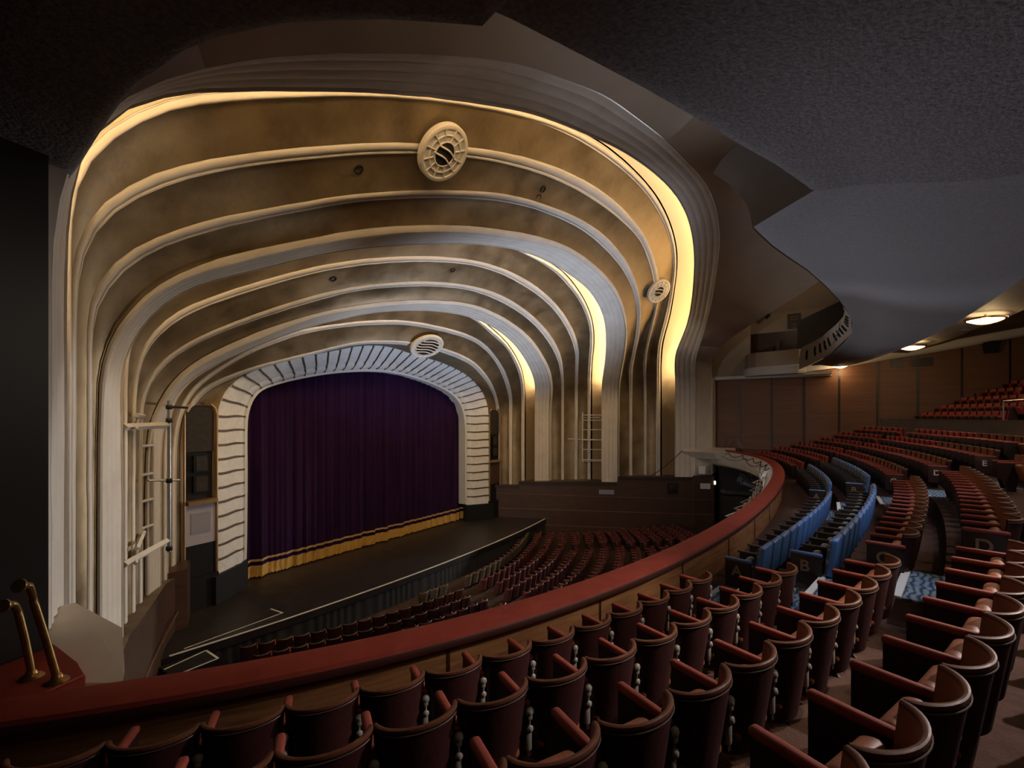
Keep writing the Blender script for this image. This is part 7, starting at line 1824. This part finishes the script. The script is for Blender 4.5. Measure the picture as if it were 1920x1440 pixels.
# ------------------------------------------------------------------ brass rails at the near left end of the front
for pts, lab in ((((-15.33, 5.36, 4.85), (-15.34, 5.36, 4.93), (-15.40, 5.37, 5.25), (-15.47, 5.36, 5.58), (-15.50, 5.30, 5.72), (-15.56, 5.24, 5.75)), 'taller of two brass grab rails on the left end of the red rail'),
                 (((-15.44, 5.62, 4.85), (-15.445, 5.62, 4.93), (-15.48, 5.62, 5.2), (-15.52, 5.61, 5.44), (-15.55, 5.56, 5.53), (-15.61, 5.50, 5.55)), 'shorter of two brass grab rails on the left end of the red rail')):
    t = empty('brass_grab_rail', pts[0])
    tag(t, lab, 'handrail', 'brass grab rails')
    b0 = V(*pts[0])
    bm = bmesh.new()
    tube(bm, [V(*p) - b0 for p in resample(pts, 24)], .027, 12)
    link('tube', bm, M['brass'], t)
    bm = bmesh.new()
    lathe(bm, [(.085, -.02), (.085, 0.0), (.07, .015), (.04, .03), (.035, .05), (.028, .06)], (0, 0, 0), 20)
    link('base_flange', bm, M['brass'], t)
    bm = bmesh.new()
    d_ = (V(*pts[-1]) - V(*pts[-2])).normalized()
    ax = d_.to_track_quat('Z', 'Y').to_matrix()
    lathe(bm, [(.03, -.05), (.045, -.01), (.052, .0), (.052, .02), (.02, .025)], V(*pts[-1]) - b0, 18, ax)
    link('wall_flange', bm, M['brass'], t)

# ------------------------------------------------------------------ white painted rigging frame on the left wall ribs
t = empty('rigging_frame', (-11.9, 14.6, 3.4))
tag(t, 'white painted rigging frame with ladder rungs on the left wall ribs', 'frame')


def bar(name, a, b, r, m, sq=False):
    bm = bmesh.new()
    a, b = V(*a), V(*b)
    a -= V(-11.9, 14.6, 3.4)
    b -= V(-11.9, 14.6, 3.4)
    tube(bm, [a, b], r, 4 if sq else 8)
    return link(name, bm, m, t)


for z in (6.82, 3.62):
    bar('crossbar', (-12.75, 13.4, z), (-11.38, 15.0, z), .085, M['cream'], True)
    bar('crossbar', (-12.45, 13.6, z + .28), (-11.75, 15.5, z + .26), .055, M['cream'], True)
    bar('diagonal_brace', (-12.5, 13.5, z - .05), (-11.9, 15.4, z + .25), .045, M['cream'], True)
for x, y in ((-11.95, 15.35), (-11.42, 15.9)):
    bar('upright', (x, y, 3.3), (x, y, 7.1), .05, M['cream'])
for k, z in enumerate((6.25, 5.45, 4.72, 3.98)):
    bar('rung', (-11.95, 15.35, z), (-11.42, 15.9, z - .02), .04, M['cream'])
t = empty('steel_scaffold_pole', (-11.33, 15.0, 3.3))
tag(t, 'upright steel scaffold pole with clamps and a short side arm, left wall', 'pole')
bm = bmesh.new()
tube(bm, [V(0, 0, 0), V(0, 0, 4.2)], .045, 10)
link('pole', bm, M['steel'], t)
bm = bmesh.new()
tube(bm, [V(0, 0, 4.02), V(.25, .3, 4.03), V(.75, .9, 4.02)], .035, 8)
link('side_arm', bm, M['black'], t)
bm = bmesh.new()
tube(bm, [V(-.5, -.1, 2.05), V(.28, .1, 1.95)], .03, 8)
link('side_arm', bm, M['steel'], t)
for z in (.1, 1.98, 3.65, 4.02):
    bm = bmesh.new()
    rbox(bm, (0, 0, z), (.14, .14, .13), .03, 2)
    link('clamp', bm, M['seam'], t)

# wire-like white frame on the right wall
t = empty('rigging_frame', (13.15, 13.3, 4.0))
tag(t, 'thin white ladder-like rigging frame on the right wall ribs', 'frame')
ux = V(-.49, .87, 0).normalized()
off = V(-.87, -.49, 0).normalized() * .35


def rbar(name, a, b, r=.028, parent=t):
    bm = bmesh.new()
    pa = ux * -a[0] + off * a[2] + V(0, 0, a[1])
    pb = ux * -b[0] + off * b[2] + V(0, 0, b[1])
    tube(bm, [pa, pb], r, 6)
    return link(name, bm, M['cream'], parent)


W_ = 1.0
for d_ in (1.0, 2.2):
    rbar('upright', (-W_ * .9, -.1, d_), (-W_ * .9, 3.3, d_))
    rbar('upright', (W_ * .75, -.1, d_), (W_ * .75, 3.1, d_))
for z in (.05, .75, 1.4, 2.1, 2.75, 3.1):
    rbar('rung', (-W_ * .9, z, 2.2), (W_ * .75, z, 2.2))
for z in (0.0, 3.0):
    for x_ in (-W_ * .9, W_ * .75):
        rbar('stay', (x_, z, -.6), (x_, z, 2.2))
    rbar('rung', (-W_ * .9, z - .08, 1.0), (W_ * .75, z - .08, 1.0), .035)
rbar('boom_arm', (-1.9, 1.45, 1.6), (1.0, 1.40, 1.6), .03)

# dark stepped end of the stalls wall at the left of the stage
bm = bmesh.new()
prism(bm, [(-9.45, 18.75), (-9.95, 17.6), (-10.5, 17.6), (-10.1, 18.75)], -1, 1.95)
struct('wall_stage_end_left', bm, M['dado'], smooth=False)
# pale mark left on one seat back in row A is part of that seat's wear; scuffs on the floor
bm = bmesh.new()
for k in range(26):
    s = rnd.uniform(-14, -10)
    p, n = on_curve(s, 3.88 + rnd.uniform(.35, .75), ROW_T[4] - SEAT_H + .004)
    r = rnd.uniform(.004, .012)
    bm.faces.new([bm.verts.new(p + V(math.cos(a), math.sin(a), 0) * r) for a in [2 * math.pi * q / 6 for q in range(6)]])
o = link('litter', bm, M['paper'], smooth=False)
tag(o, 'scattered tiny scraps of white paper on the brown carpet', 'litter', kind='stuff')

# thin metal hand rail at the end of the upper seats
t = empty('hand_rail', (9.5, -5.75, 6.5))
tag(t, 'thin grey metal hand rail beside the upper seats, far right', 'handrail')
bm = bmesh.new()
tube(bm, [V(0, 0, 0), V(0, 0, 1.15)], .022, 6)
link('post', bm, M['steel'], t)
bm = bmesh.new()
tube(bm, [V(0, 0, 1.15), V(-1.6, -.5, 1.2), V(-3.4, -.95, 1.35)], .022, 6)
link('top_bar', bm, M['steel'], t)
